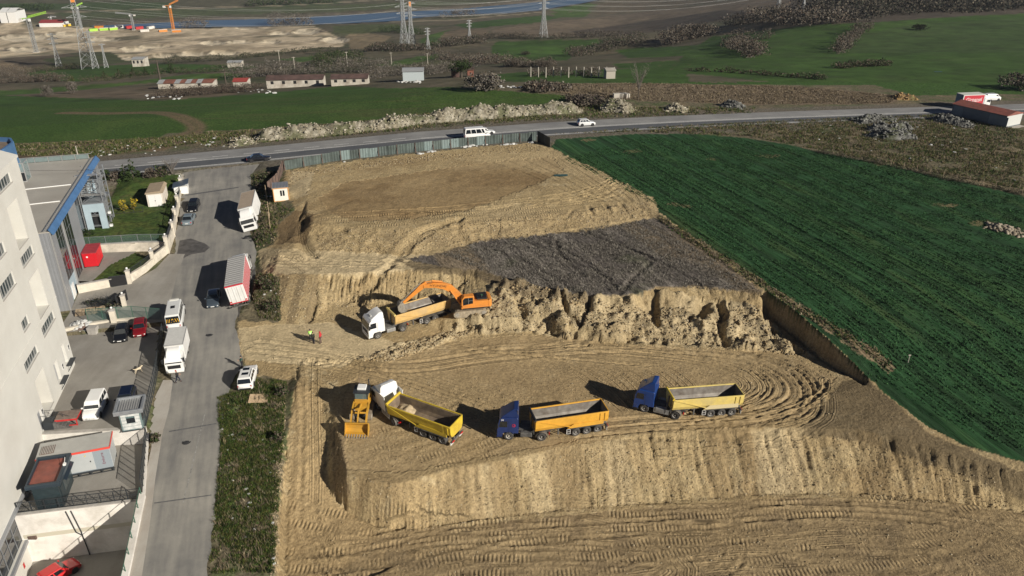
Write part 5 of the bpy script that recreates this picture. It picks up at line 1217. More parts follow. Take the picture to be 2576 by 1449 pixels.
# long grey shed by the highway
t = thing('roadside_shed', (0, 0, 0), 0, 'long grey metal shed with red roof beside the highway', 'shed')
ps = [G(2390, 296, 3.0), G(2524, 328, 3.0), G(2571, 318, 3.0)]
e1 = Vector((ps[1][0] - ps[0][0], ps[1][1] - ps[0][1], 0)); e2 = Vector((ps[2][0] - ps[1][0], ps[2][1] - ps[1][1], 0)); Ls = e1.length; Ws = 6.2; e1.normalize()
t.location = (ps[0][0], ps[0][1], min(H(*ps[0]), H(*ps[1])) - .1); t.rotation_euler = (0, 0, math.atan2(e1.y, e1.x))
m_sg = mat('shaded cladding', (.115, .14, .165), .5, .2, noise=.08, scale=.5)  # shade of the long side put into this dark colour
part('wall', MB().b2((0, 0, 0), (Ls, Ws, 2.9)), m_sg, t); part('gable', MB().b2((Ls, .05, .3), (Ls + .05, Ws - .05, 2.85)), mat('lit gable', (.48, .49, .47), .6), t)  # sunlit end painted paler than the shaded long side
part('roof', MB().add([(-.2, -.25, 2.9), (Ls + .25, -.25, 2.9), (Ls + .25, Ws + .2, 2.9), (-.2, Ws + .2, 2.9), (-.2, -.25, 3.0), (Ls + .25, -.25, 3.0), (Ls + .25, Ws / 2, 3.7), (-.2, Ws / 2, 3.7), (Ls + .25, Ws + .2, 3.0), (-.2, Ws + .2, 3.0)], [(3, 2, 1, 0), (0, 1, 5, 4), (4, 5, 6, 7), (7, 6, 8, 9), (1, 2, 8, 6, 5), (0, 4, 7, 9, 3), (2, 3, 9, 8)]), m_rust, t)
for a in (.03, .70, .86): part('door', MB().b2((Ls * a, -.05, .1), (Ls * a + 2.4, 0, 2.6)), mat('door slate', (.16, .19, .21), .5), t)
part('plinth', MB().b2((Ls - 2, -.8, -.3), (Ls + 1.5, Ws, .06)), m_conl, t)

# ---- hoarding along the highway
PF = [G(u, v, z) + (z,) for u, v, z in spline([(716, 428, 4.6), (850, 404, 4.8), (1000, 387, 5.0), (1180, 367, 5.05), (1350, 353, 5.05)], 6)]
hd = thing('site_hoarding', (PF[0][0], PF[0][1], 0), 0, 'green corrugated tin hoarding between the dig and the highway, some sheets bleached', 'fence')
acc = [0]
for a, b in zip(PF[:-1], PF[1:]): acc.append(acc[-1] + math.hypot(b[0] - a[0], b[1] - a[1]))
npn = int(acc[-1] / 1.9)
def along(s):
    return Vector((np.interp(s, acc, [p[0] for p in PF]), np.interp(s, acc, [p[1] for p in PF]), 0)) - Vector((PF[0][0], PF[0][1], 0))
random.seed(3)
for k in range(npn):
    a, b = along(k * acc[-1] / npn), along((k + 1) * acc[-1] / npn); d = (b - a); nn = Vector((d.y, -d.x, 0)).normalized()
    za = H(a.x + PF[0][0], a.y + PF[0][1]) - .25; zb = H(b.x + PF[0][0], b.y + PF[0][1]) - .25
    h = 2.15 + random.uniform(-.08, .08); mb = MB(); nw = 7; q = []
    lean = nn * random.uniform(-.1, .1)
    for i in range(nw + 1):
        p = a.lerp(b, i / nw) + nn * (.03 if i % 2 else -.03); z0 = za + (zb - za) * i / nw
        q += [(p.x, p.y, z0), (p.x + lean.x, p.y + lean.y, z0 + h)]
    mb.add(q, [(2 * i, 2 * i + 2, 2 * i + 3, 2 * i + 1) for i in range(nw)])
    bleach = 6 <= k <= 10 or 15 <= k <= 22
    part('sheet', mb, m_pale_tin if bleach and random.random() < .75 else m_green_tin, hd, fix=False)
    if k % 2 == 0:
        c = a + nn * .1; p = MB().bar((c.x, c.y, za - .1), (c.x, c.y, za + h + .1), .09).bar((c.x, c.y, za + h * .75), (c.x + nn.x * 1.0, c.y + nn.y * 1.0, za - .2), .07)
        part('brace', p, m_brown_tin, hd)
mbw = [(1055, 384), (1078, 380), (1085, 378), (1160, 368), (1172, 366), (1190, 365), (1215, 362), (1260, 362), (1275, 361), (1290, 360), (1330, 357)]
m_bag = mat('white plastic sheet', (.50, .50, .48), .5, noise=.1)
hb = thing('rusty_hoarding', (G(716, 428, 4.6)[0], G(716, 428, 4.6)[1], 0), 0, 'rusty brown tin fence at the corner of the dig behind the site cabin', 'fence')
q0 = Vector((*G(714, 430, 4.4), 0)); q1 = Vector((*G(702, 462, 3.6), 0)); q2 = Vector((*G(676, 492, 3.0), 0)); o0 = Vector((hb.location.x, hb.location.y, 0))
for a, b in ((q0, q1), (q1, q2)):
    n = 4
    for k in range(n):
        c, d = a.lerp(b, k / n) - o0, a.lerp(b, (k + 1) / n) - o0; z0 = min(H(c.x + o0.x, c.y + o0.y), H(d.x + o0.x, d.y + o0.y)) - .3
        part('sheet', MB().add([(c.x, c.y, z0), (d.x, d.y, z0), (d.x, d.y, z0 + 2.5), (c.x, c.y, z0 + 2.5)], [(0, 1, 2, 3)]), m_brown_tin, hb, fix=False); part('post', MB().bar((c.x, c.y, z0), (c.x, c.y, z0 + 2.6), .09), m_dsteel, hb)
p0 = Vector((*G(1352, 357, 5.0), 0)); p1 = Vector((*G(1384, 371, 4.9), 0))
dk = thing('dark_hoarding', (p0.x, p0.y, H(p0.x, p0.y) - .2), 0, 'short run of dark tin sheets at the end of the green hoarding', 'fence')
for k in range(4):
    c, d = (p1 - p0) * (k / 4), (p1 - p0) * ((k + 1) / 4 - .01); h = 2.6 - .12 * k
    part('sheet', MB().bar((c.x, c.y, h / 2), (d.x, d.y, h / 2), .06, h), m_black if k < 2 else m_dsteel, dk)

# ============================================================ VEHICLES   (built with +x forward, origin on the ground)
m_tyre = mat('dusty tyre', (.055, .052, .048), .9, noise=.35, scale=6)
m_rubber = mat('black rubber', (.02, .02, .02), .8)
m_rim = mat('wheel rim', (.42, .42, .41), .4, .5, noise=.2)
m_drim = mat('dusty rim', (.26, .245, .22), .8, noise=.3, scale=8)
m_chas = mat('truck chassis', (.07, .068, .064), .8, noise=.4, scale=2, dirt=(.19, .17, .14), dscale=1.2)
m_lamp = mat('headlamp', (.75, .75, .72), .15, spec=.8)
m_tail = mat('tail lamp', (.45, .015, .015), .25)
m_plate = mat('number plate', (.7, .7, .68), .5)
m_trim = mat('black trim', (.018, .018, .02), .5)
m_carglass = mat('car glass', (.012, .016, .02), .04, spec=.9)
m_mirr = mat('chrome', (.6, .6, .6), .15, .9)
m_liner = mat('worn tipper steel', (.23, .21, .185), .6, .3, noise=.25, scale=1.6, dirt=(.12, .095, .075), dscale=.9)
m_liner2 = mat('soiled tipper steel', (.16, .12, .085), .8, .1, noise=.3, scale=1.5, dirt=(.30, .225, .14), dscale=.8)
def paint_m(name, col, metal=.0, rough=.28): return mat('paint ' + name, col, rough, metal, noise=.03, scale=1, coat=.5)
_wheel_cache = {}
def wheel(parent, x, y, r, w, rim_m=None, tyre_m=None, mat4=None):
    """tyre with a rim as its sub-part; outside is +y for y > 0"""
    s = 1 if y > 0 else -1; key = (round(r, 3), round(w, 3), s, (rim_m or m_rim).name, (tyre_m or m_tyre).name)
    if key not in _wheel_cache:
        t = MB().lathe((0, 0, 0), (0, s, 0), [(-w / 2, r * .55), (-w / 2, r * .9), (-w * .35, r), (w * .35, r), (w / 2, r * .9), (w / 2, r * .58), (w * .3, r * .56)], 20).mesh('wheel', False)
        t.materials.append(tyre_m or m_tyre)
        q = MB().lathe((0, 0, 0), (0, s, 0), [(w * .2, r * .58), (w * .46, r * .57), (w * .4, r * .5), (w * .18, r * .42), (w * .2, r * .2), (w * .42, r * .17), (w * .42, 0)], 16).mesh('rim', False)
        q.materials.append(rim_m or m_rim); _wheel_cache[key] = (t, q)
    t, q = _wheel_cache[key]
    o = link('wheel', t, None, parent, (x, y, r)); link('rim', q, None, o)
    return o
def ground_at(u, v, z0=None):
    if z0 is None: return pick(u, v)
    x, y = G(u, v, z0); return Vector((x, y, z0))
def settle(o, L, W):
    """lay a vehicle on the ground under its wheels"""
    rz = o.rotation_euler.z; c, s = math.cos(rz), math.sin(rz); x, y = o.location.x, o.location.y
    f = [H(x + c * a * L / 2 - s * b * W / 2, y + s * a * L / 2 + c * b * W / 2) for a, b in ((1, 1), (1, -1), (-1, 1), (-1, -1))]
    pitch = math.atan2((f[2] + f[3] - f[0] - f[1]) / 2, L); roll = math.atan2((f[0] + f[2] - f[1] - f[3]) / 2, W)
    o.location.z = sum(f) / 4; o.rotation_euler = (roll, pitch, rz)
def rr(x, w, z0, z1, r=.12, k=.94):
    """rounded cross-section at station x"""
    return [(x, -w * k, z0), (x, -w, z0 + r), (x, -w, (z0 + z1) / 2), (x, -w * .985, z1 - r), (x, -w * .93, z1 - r * .25), (x, -w * .8, z1), (x, w * .8, z1), (x, w * .93, z1 - r * .25), (x, w * .985, z1 - r), (x, w, (z0 + z1) / 2), (x, w, z0 + r), (x, w * k, z0)]
def car(name, label, pos, rz, L, W, Ht, paint, style='hatch', group=None, z=None, rear_plate=True, dx=0.0, lay=True):
    p = pos if isinstance(pos, Vector) else ground_at(*pos, z)
    rzr = R(rz); t = thing(name, (p.x + math.cos(rzr) * dx, p.y + math.sin(rzr) * dx, p.z), rzr, label, {'van': 'van', 'minibus': 'minibus', 'mpv': 'van'}.get(style, 'car'), group)
    h = L / 2; w = W / 2
    S_ = {'sedan': dict(hood=.69, belt=.94, deck=.97, wb=.20, wt=.06, rt=-.20, rb=-.36), 'hatch': dict(hood=.72, belt=.95, deck=.96, wb=.22, wt=.06, rt=-.36, rb=-.46), 'suv': dict(hood=.92, belt=1.08, deck=1.1, wb=.20, wt=.06, rt=-.40, rb=-.475),
          'mpv': dict(hood=.96, belt=1.12, deck=1.12, wb=.27, wt=.13, rt=-.455, rb=-.49), 'van': dict(hood=1.15, belt=1.35, deck=1.4, wb=.32, wt=.20, rt=-.485, rb=-.498), 'minibus': dict(hood=1.1, belt=1.3, deck=1.35, wb=.36, wt=.25, rt=-.47, rb=-.498)}[style]
    gnd = .2 if style in ('sedan', 'hatch') else .26
    hood, belt, deck = S_['hood'], S_['belt'], S_['deck']; wb, wt, rt, rb = [S_[k] * L for k in ('wb', 'wt', 'rt', 'rb')]
    st = [rr(-h, w * .86, gnd + .14, deck * .86, .1), rr(-h + .12, w * .95, gnd + .02, deck * .97), rr(rb - .02 if rb > -h + .3 else -h + .3, w * .99, gnd, deck), rr(0, w, gnd, belt), rr(wb, w * .99, gnd, (belt + hood) / 2 + .04), rr(wb + .3, w * .985, gnd, hood + .08), rr(h - .35, w * .95, gnd, hood), rr(h - .1, w * .88, gnd + .02, hood * .86), rr(h, w * .74, gnd + .12, hood * .72, .08)]
    b = MB().loft(st); part('body', b, paint, t, smooth=True)
    wg = w * .93; wr = w * (.74 if style in ('sedan', 'hatch') else .82 if style in ('suv', 'mpv') else .90); zr = Ht; zb = belt - .06
    def ring(xf, xr, hw, zz): return [(xf, -hw, zz), (xf, hw, zz), (xr, hw, zz), (xr, -hw, zz)]
    g = MB().loft([ring(wb, rb, wg, zb), ring(wt + (wb - wt) * .12, rt + (rb - rt) * .12, wr + (wg - wr) * .12, zr - .09), ring(wt - .1, rt + .1, wr * .92, zr)])
    part('roof', g, paint, t, bevel=.05)
    def lerp(a, c, k): return a + (c - a) * k
    def pt(k, e, side, off=.012):        # point on the glasshouse: k height, e 0 front .. 1 rear
        xf, xr = lerp(wb, wt, k), lerp(rb, rt, k); hw = lerp(wg, wr, k) + off
        return (lerp(xf, xr, e), side * hw, lerp(zb, zr - .03, k))
    k0, k1 = .12, .86
    for nm, xe, s in (('windscreen', 0, 1), ('rear_window', 1, -1)):
        if nm == 'rear_window' and style == 'van': continue
        o_ = .015 * s; a, b_ = pt(k0, xe, 1), pt(k1, xe, 1)
        q = [(a[0] + o_, -a[1] * .93, a[2]), (a[0] + o_, a[1] * .93, a[2]), (b_[0] + o_, b_[1] * .9, b_[2]), (b_[0] + o_, -b_[1] * .9, b_[2])]
        part(nm, MB().add(q + [(x - .03 * s, y, zz) for x, y, zz in q], [(0, 1, 2, 3), (7, 6, 5, 4), (0, 1, 5, 4), (1, 2, 6, 5), (2, 3, 7, 6), (3, 0, 4, 7)]), m_carglass, t)
    spans = [(.10, .47), (.51, .90)] if style in ('sedan', 'hatch') else [(.08, .36), (.39, .66), (.69, .93)] if style in ('suv', 'mpv') else [(.05, .20)] if style == 'van' else [(.05, .18), (.21, .45), (.47, .70), (.72, .96)]
    for side in (-1, 1):
        for e0, e1 in spans:
            part('side_window', MB().add([pt(k0 + .06, e0 + (.03 if e0 < .2 else 0), side), pt(k0 + .06, e1, side), pt(k1, e1 - (.02 if e1 > .85 else 0), side), pt(k1, e0 + .02, side)], [(0, 1, 2, 3)]), m_carglass, t, fix=False)
        part('mirror', MB().box((wb - .22, side * (w + .09), belt + .02), (.14, .2, .15)), paint if style != 'minibus' else m_trim, t, bevel=.02)
        part('headlight', MB().box((h - .14, side * w * .66, hood * .66), (.16, w * .36, hood * .17), rz=side * -.25), m_lamp, t, bevel=.02)
        part('tail_light', MB().box((-h + .05, side * w * .78, deck * .62), (.1, w * .24, deck * .24)), m_tail, t, bevel=.01)
    r = .31 if style in ('sedan', 'hatch') else .35
    for x in (h - L * .19, -h + L * .2):
        for side in (-1, 1): wheel(t, x, side * (w - .1), r, .22, m_rim, m_rubber)
        part('wheel_arch', MB().lathe((x, -w - .004, r + .02), (0, 1, 0), [(0, r * 1.18), (2 * w + .008, r * 1.18)], 18), m_trim, t)
    part('grille', MB().box((h - .03, 0, gnd + .12), (.06, w * 1.1, hood * .3)), m_trim, t, bevel=.02)
    part('number_plate', MB().box((h + .005, 0, gnd + .22), (.02, .5, .11)), m_plate, t); part('number_plate', MB().box((-h - .005, 0, deck * .52), (.02, .5, .11)), m_plate, t)
    part('bumper', MB().box((-h + .02, 0, gnd + .08), (.1, w * 1.5, .2)), m_trim if style in ('van', 'minibus', 'suv') else paint, t, bevel=.03)
    if style in ('suv',): part('roof_rail', MB().bar((wt - .3, wr * .9, Ht + .03), (rt + .2, wr * .9, Ht + .03), .04).bar((wt - .3, -wr * .9, Ht + .03), (rt + .2, -wr * .9, Ht + .03), .04), m_trim, t)
    if lay: settle(t, L * .62, W * .8)
    return t
P_white, P_black, P_red = paint_m('white', (.72, .72, .70)), paint_m('black', (.008, .009, .012)), paint_m('dark red', (.17, .008, .012))
P_navy, P_silver, P_bgrey = paint_m('navy', (.006, .011, .03), .2), paint_m('silver', (.22, .27, .30), .4), paint_m('blue grey', (.10, .13, .16), .5)
P_bred, P_white2 = paint_m('bright red', (.48, .012, .015)), paint_m('soft white', (.62, .63, .62))
AWAY, NEAR_ = 104.5, -75.5
def lane(u, v, dx, z=None): return (u, v)
car('parked_car', 'dark blue grey saloon car standing in the shadow of the curtain truck', S_pos := Vector(S(536, 777)), NEAR_, 4.6, 1.8, 1.46, P_bgrey, 'sedan', dx=-2.2)
mbus = car('minibus', 'white minibus with yellow black chevrons on its tail in the street', Vector(S(441, 835)), AWAY + 1, 5.9, 2.0, 2.65, P_white2, 'minibus', dx=2.9)
part('roof_vent', MB().box((-.6, 0, 2.64), (.65, .55, .06)), m_trim, mbus, bevel=.02); part('roof_hatch', MB().box((1.4, 0, 2.64), (.4, 1.2, .09)), m_white, mbus, bevel=.03)
m_chev = mat('chevron yellow', (.62, .34, .02), .5)
for k in range(5):
    for s in (-1, 1):
        y0 = s * (.14 + k * .15); mb = MB(); x_ = -2.93
        mb.add([(x_ - .006 + .0, y0, 1.62), (x_ - .006, y0 + s * .085, 1.62), (x_ - .006 + .055, y0 + s * .085 - s * .14 * (1), 2.12), (x_ - .006 + .055, y0 - s * .14, 2.12)], [(0, 1, 2, 3)])
        part('chevron', mb, m_chev if k % 2 == 0 else m_trim, mbus, fix=False)
part('spare_cover', MB().box((-2.99, 0, 1.72), (.05, .34, .26)), m_trim, mbus, bevel=.02)
car('parked_car', 'dark red hatchback beside the yard fence behind the minibus', Vector((*G(352, 851, T1Z), T1Z)), -70, 4.2, 1.75, 1.48, P_red, 'hatch', dx=-2.0, lay=False)
car('parked_car', 'black hatchback in the yard between the red car and the rubbish heap', Vector((*G(302, 866, T1Z), T1Z)), -74, 4.1, 1.74, 1.48, P_black, 'hatch', dx=-2.0, lay=False)
suv = car('parked_car', 'white estate car with roof windows parked by the weeds at the site entrance', pick(619, 986), 97, 4.6, 1.85, 1.72, P_white, 'suv', dx=2.25)
for x in (.1, -.9): part('sunroof', MB().box((x, 0, 1.715), (.5, .8, .012)), m_carglass, suv)
car('parked_van', 'white people carrier parked in the yard beside the loading table', Vector((*G(229, 1063, T1Z), T1Z)), -79, 4.6, 1.85, 1.85, P_white, 'mpv', dx=-2.25, lay=False)
car('parked_car', 'black estate car half hidden behind the guard booth', Vector((*G(311, 1040, T1Z), T1Z)), -76, 4.5, 1.8, 1.5, P_navy, 'hatch', dx=-2.2, lay=False)
car('parked_car', 'black car parked against the raised lawn wall', Vector(S(483, 536)), -80, 4.4, 1.78, 1.45, P_black, 'hatch', dx=-2.1)
car('parked_car', 'silver blue saloon parked behind the black car at the lawn wall', Vector(S(471, 569)), 99, 4.4, 1.76, 1.45, P_silver, 'sedan', dx=2.1)
car('saloon_car', 'black saloon driving off the junction on the highway', pick(652, 404), 17, 4.75, 1.82, 1.45, P_black, 'sedan')
car('passenger_van', 'white passenger van on the highway behind the hoarding', pick(1200, 349), 16, 5.8, 2.0, 2.55, P_white, 'minibus')
car('saloon_car', 'white saloon overtaking beyond the white passenger van', pick(1219, 337), 16, 4.6, 1.8, 1.46, P_white2, 'sedan')
car('crossover_car', 'grey and white crossover car alone on the highway', pick(1474, 316), 15, 4.2, 1.8, 1.62, P_white2, 'suv')
car('delivery_van', 'small white delivery van ahead of the red sided lorry', pick(2493, 253), 11, 4.6, 1.85, 1.9, P_white, 'van')
car('parked_car', 'bright red car in the sunken yard', Vector((*G(148, 1452, T3Z), T3Z)), 55, 4.2, 1.76, 1.48, P_bred, 'hatch', lay=False)

# ---- lorries
def cab(parent, x0, L, W, Ht, paint, deflector=0.0, visor=None, front_low=.45):
    """flat-fronted lorry cab, rear face at x0; parts hang on the cab"""
    x1 = x0 + L; w = W / 2
    prof = [(x0, .95), (x0, Ht - .12), (x0 + .15, Ht), (x1 - .55, Ht), (x1 - .25, Ht - .25), (x1 - .02, 1.75), (x1, 1.4), (x1, front_low), (x1 - .55, front_low), (x1 - .62, .8), (x1 - .8, 1.05), (x1 - 1.6, 1.05), (x1 - 1.78, .8), (x1 - 1.82, .95)]
    c = part('cab', MB().prism([p for p in prof if p[0] >= x0 - .01], -w, w), paint, parent, bevel=.07, seg=3)
    zt, zb_ = Ht - .42, 1.72
    def fx(z): return np.interp(z, [1.75, Ht - .25], [x1 - .02, x1 - .25]) + .02
    q = [(fx(zb_), -w * .93, zb_), (fx(zb_), w * .93, zb_), (fx(zt), w * .9, zt), (fx(zt), -w * .9, zt)]
    part('windscreen', MB().add(q + [(x - .06, y, z) for x, y, z in q], [(0, 1, 2, 3), (7, 6, 5, 4), (0, 1, 5, 4), (1, 2, 6, 5), (2, 3, 7, 6), (3, 0, 4, 7)]), m_carglass, c)
    for s in (-1, 1):
        y = s * (w + .008); part('side_window', MB().add([(x1 - .22, y, 1.75), (x1 - 1.15, y, 1.75), (x1 - 1.15, y, zt), (x1 - .36, y, zt)], [(0, 1, 2, 3)]), m_carglass, c, fix=False)
        part('door_seam', MB().box((x1 - 1.3, s * (w - .0), .95), (.025, .016, Ht - 1.35)), m_trim, c)
        part('mirror', MB().box((x1 - .12, s * (w + .2), 1.75), (.12, .18, .62)).bar((x1 - .15, s * w, 2.3), (x1 - .12, s * (w + .2), 2.3), .04), m_trim, c, bevel=.02)
        part('step', MB().box((x1 - .4, s * (w - .08), .3), (.5, .2, .16)), m_trim, c)
        part('headlight', MB().box((x1 - .02, s * w * .74, .72), (.08, .42, .2)), m_lamp, c, bevel=.02)
    part('grille', MB().box((x1, 0, .95), (.05, W * .72, .5)), m_trim, c, bevel=.02); part('bumper', MB().box((x1 - .02, 0, .38), (.14, W * .98, .32)), paint if deflector < 1.2 else m_chas, c, bevel=.03)
    part('number_plate', MB().box((x1 + .055, 0, .48), (.015, .52, .11)), m_plate, c)
    if visor: part('sun_visor', MB().box((x1 - .1, 0, zt - .02), (.32, W * .9, .05)), visor, c)
    if deflector:
        d = deflector; part('roof_fairing', MB().loft([[(x1 - .5, -w * .8, Ht - .02), (x1 - .5, w * .8, Ht - .02), (x0 + .02, w * .93, Ht - .02), (x0 + .02, -w * .93, Ht - .02)], [(x0 + .95, -w * .74, Ht + d * .7), (x0 + .95, w * .74, Ht + d * .7), (x0 + .05, w * .86, Ht + d * .8), (x0 + .05, -w * .86, Ht + d * .8)], [(x0 + .5, -w * .66, Ht + d), (x0 + .5, w * .66, Ht + d), (x0 + .05, w * .7, Ht + d), (x0 + .05, -w * .7, Ht + d)]]), paint, c, bevel=.05)
    return c
def mudguard(parent, x, y, r, w, m=None):
    rings = []
    for k in range(9):
        t_ = math.pi * (k / 8) ; a, b = math.cos(t_), math.sin(t_)
        rings.append([(x + a * r, y - w / 2, r * .86 + b * r), (x + a * r, y + w / 2, r * .86 + b * r), (x + a * (r + .03), y + w / 2, r * .86 + b * (r + .03)), (x + a * (r + .03), y - w / 2, r * .86 + b * (r + .03))])
    part('mudguard', MB().loft(rings), m or m_trim, parent)
def box_truck(name, label, pos, rz, L, W, Ht, m_box, m_roof, dx, cab_h=2.5, defl=.7, paint=None, lift=.95, m_rear=None):
    t = thing(name, (pos.x + math.cos(R(rz)) * dx, pos.y + math.sin(R(rz)) * dx, pos.z), R(rz), label, 'truck'); h = L / 2; cl = 1.95; paint = paint or P_white; w = W / 2
    cab(t, h - cl, cl, W * .95, cab_h, paint, defl)
    bx1 = h - cl - .12
    part('box_body', MB().b2((-h, -w, lift), (bx1, w, Ht - .04)), m_box, t, bevel=.03)
    part('box_roof', MB().b2((-h + .03, -w + .03, Ht - .04), (bx1 - .03, w - .03, Ht)), m_roof, t)
    part('box_trim', MB().b2((-h - .02, -w - .02, Ht - .1), (-h + .06, w + .02, Ht + .02)).b2((bx1 - .06, -w - .02, Ht - .1), (bx1 + .02, w + .02, Ht + .02)).b2((-h + .06, w - .04, Ht - .1), (bx1 - .06, w + .02, Ht + .02)).b2((-h + .06, -w - .02, Ht - .1), (bx1 - .06, -w + .04, Ht + .02)), m_alu, t)
    for s in (-1, 1): part('rear_door', MB().b2((-h - .03, min(s * .02, s * (w - .08)), lift + .1), (-h, max(s * .02, s * (w - .08)), Ht - .15)), m_rear or m_box, t); part('tail_light', MB().box((-h - .03, s * (w - .25), lift - .15), (.06, .35, .12)), m_tail, t)
    part('chassis', MB().b2((-h + .1, -.45, .65), (h - .6, -.3, lift)).b2((-h + .1, .3, .65), (h - .6, .45, lift)).b2((-h, -w * .9, .5), (-h + .1, w * .9, .62)), m_chas, t)
    r = .46
    for x, wd in ((h - 1.2, .28), (-h + L * .24, .5)):
        for s in (-1, 1): wheel(t, x, s * (w - .1 - wd / 2), r, wd, m_drim)
    for s in (-1, 1): mudguard(t, -h + L * .24, s * (w - .3), r + .1, .5)
    settle(t, L * .5, W * .8)
    return t
m_boxw = mat('white box body', (.66, .66, .64), .5, noise=.03, dirt=(.56, .55, .52), dscale=.4); m_boxt = mat('tan tarpaulin', (.40, .32, .24), .8, noise=.08, scale=1.5); m_boxg = mat('grey box roof', (.50, .50, .48), .6, noise=.05)
box_truck('box_lorry', 'small white box lorry parked at the yard fence with a man in front', Vector(S(443, 942)), -77, 6.3, 2.25, 3.15, m_boxw, m_boxg, -3.1, 2.25, .75)
box_truck('tarpaulin_lorry', 'white lorry with tan tarpaulin roof parked in the street near the junction', Vector(S(633, 585)), -79, 9.0, 2.5, 3.75, m_boxw, m_boxt, -4.4, 2.75, .85, m_rear=m_boxt)
m_redt = mat('red curtain', (.45, .015, .03), .6, noise=.1, scale=2)
lr = box_truck('red_sided_lorry', 'lorry with red side panel and white lettering on the highway by the shed', pick(2443, 272), 12, 8.6, 2.5, 3.8, mat('blue grey lorry rear', (.10, .16, .22), .5), mat('pale lorry roof', (.55, .56, .50), .6), 0, 2.7, .8)
part('side_panel', MB().b2((-4.25, -1.29, 1.1), (2.1, -1.25, 3.72)), m_boxw, lr); part('red_panel', MB().b2((-4.0, -1.31, 1.35), (1.9, -1.29, 3.6)), m_redt, lr)
text('Girpanel', 1.35, m_wht, lr, (-1.0, -1.315, 2.5), (R(90), 0, 0)); part('underline', MB().b2((-2.2, -1.317, 1.95), (.6, -1.311, 2.03)), m_wht, lr)
# curtain-sided artic seen from behind
t = thing('curtain_lorry', (0, 0, 0), R(AWAY), 'articulated lorry with grey roof, red side curtain and white rear doors', 'truck')
pR = Vector(S(609, 781)); LT = 9.6; c_, s_ = math.cos(R(AWAY)), math.sin(R(AWAY)); t.location = (pR.x + c_ * LT / 2, pR.y + s_ * LT / 2, pR.z); h = LT / 2; w = 1.25
part('box_body', MB().b2((-h, -w, 1.15), (h, w, 3.85)), m_boxw, t, bevel=.02)
rf = part('roof_tarpaulin', MB().b2((-h, -w - .01, 3.85), (h, w + .01, 3.93)), mat('grey roof tarpaulin', (.33, .325, .315), .7, noise=.06), t)
for k in range(14): part('roof_hoop', MB().b2((-h + .35 + k * .66, -w, 3.93), (-h + .41 + k * .66, w, 3.955)), m_boxg, rf)
part('side_curtain', MB().b2((-h + .1, -w - .03, 1.2), (h - .1, -w, 3.7)), m_redt, t)
for k in range(12): part('curtain_strap', MB().b2((-h + .5 + k * .78, -w - .05, 1.15), (-h + .58 + k * .78, -w - .03, 3.7)), m_boxw, t)
for s in (-1, 1):
    for k in range(2):
        a, b = sorted((s * (.02 + k * .6), s * (.6 + k * .6))); d = part('rear_door', MB().b2((-h - .05, a, 1.25), (-h, b, 3.75)), m_boxw, t); part('lock_rod', MB().bar((-h - .07, (a + b) / 2, 1.25), (-h - .07, (a + b) / 2, 3.7), .035), m_alu, d)
    part('marker_plate', MB().b2((-h - .07, min(s * .9, s * 1.2), 1.3), (-h - .05, max(s * .9, s * 1.2), 1.5)), m_tail, t)
part('rear_frame', MB().b2((-h - .06, -1.27, 1.08), (-h, 1.27, 1.2)).b2((-h - .02, -1.27, 3.76), (-h + .05, 1.27, 3.95)), m_redt, t)
part('underrun_bar', MB().b2((-h - .02, -1.2, .5), (-h + .08, 1.2, .65)).b2((-h, -.8, .6), (-h + .1, -.7, 1.1)).b2((-h, .7, .6), (-h + .1, .8, 1.1)), m_chas, t)
part('chassis', MB().b2((-h, -.5, .85), (h + 2, -.35, 1.13)).b2((-h, .35, .85), (h + 2, .5, 1.13)), m_chas, t)
for x in (-h + 1.5, -h + 2.8, h - .9, h + 2.2):
    for s in (-1, 1): wheel(t, x, s * .98, .5, .45, m_drim)
cab(t, h + .9, 2.1, 2.45, 2.9, P_white, .5)
settle(t, 8, 2)

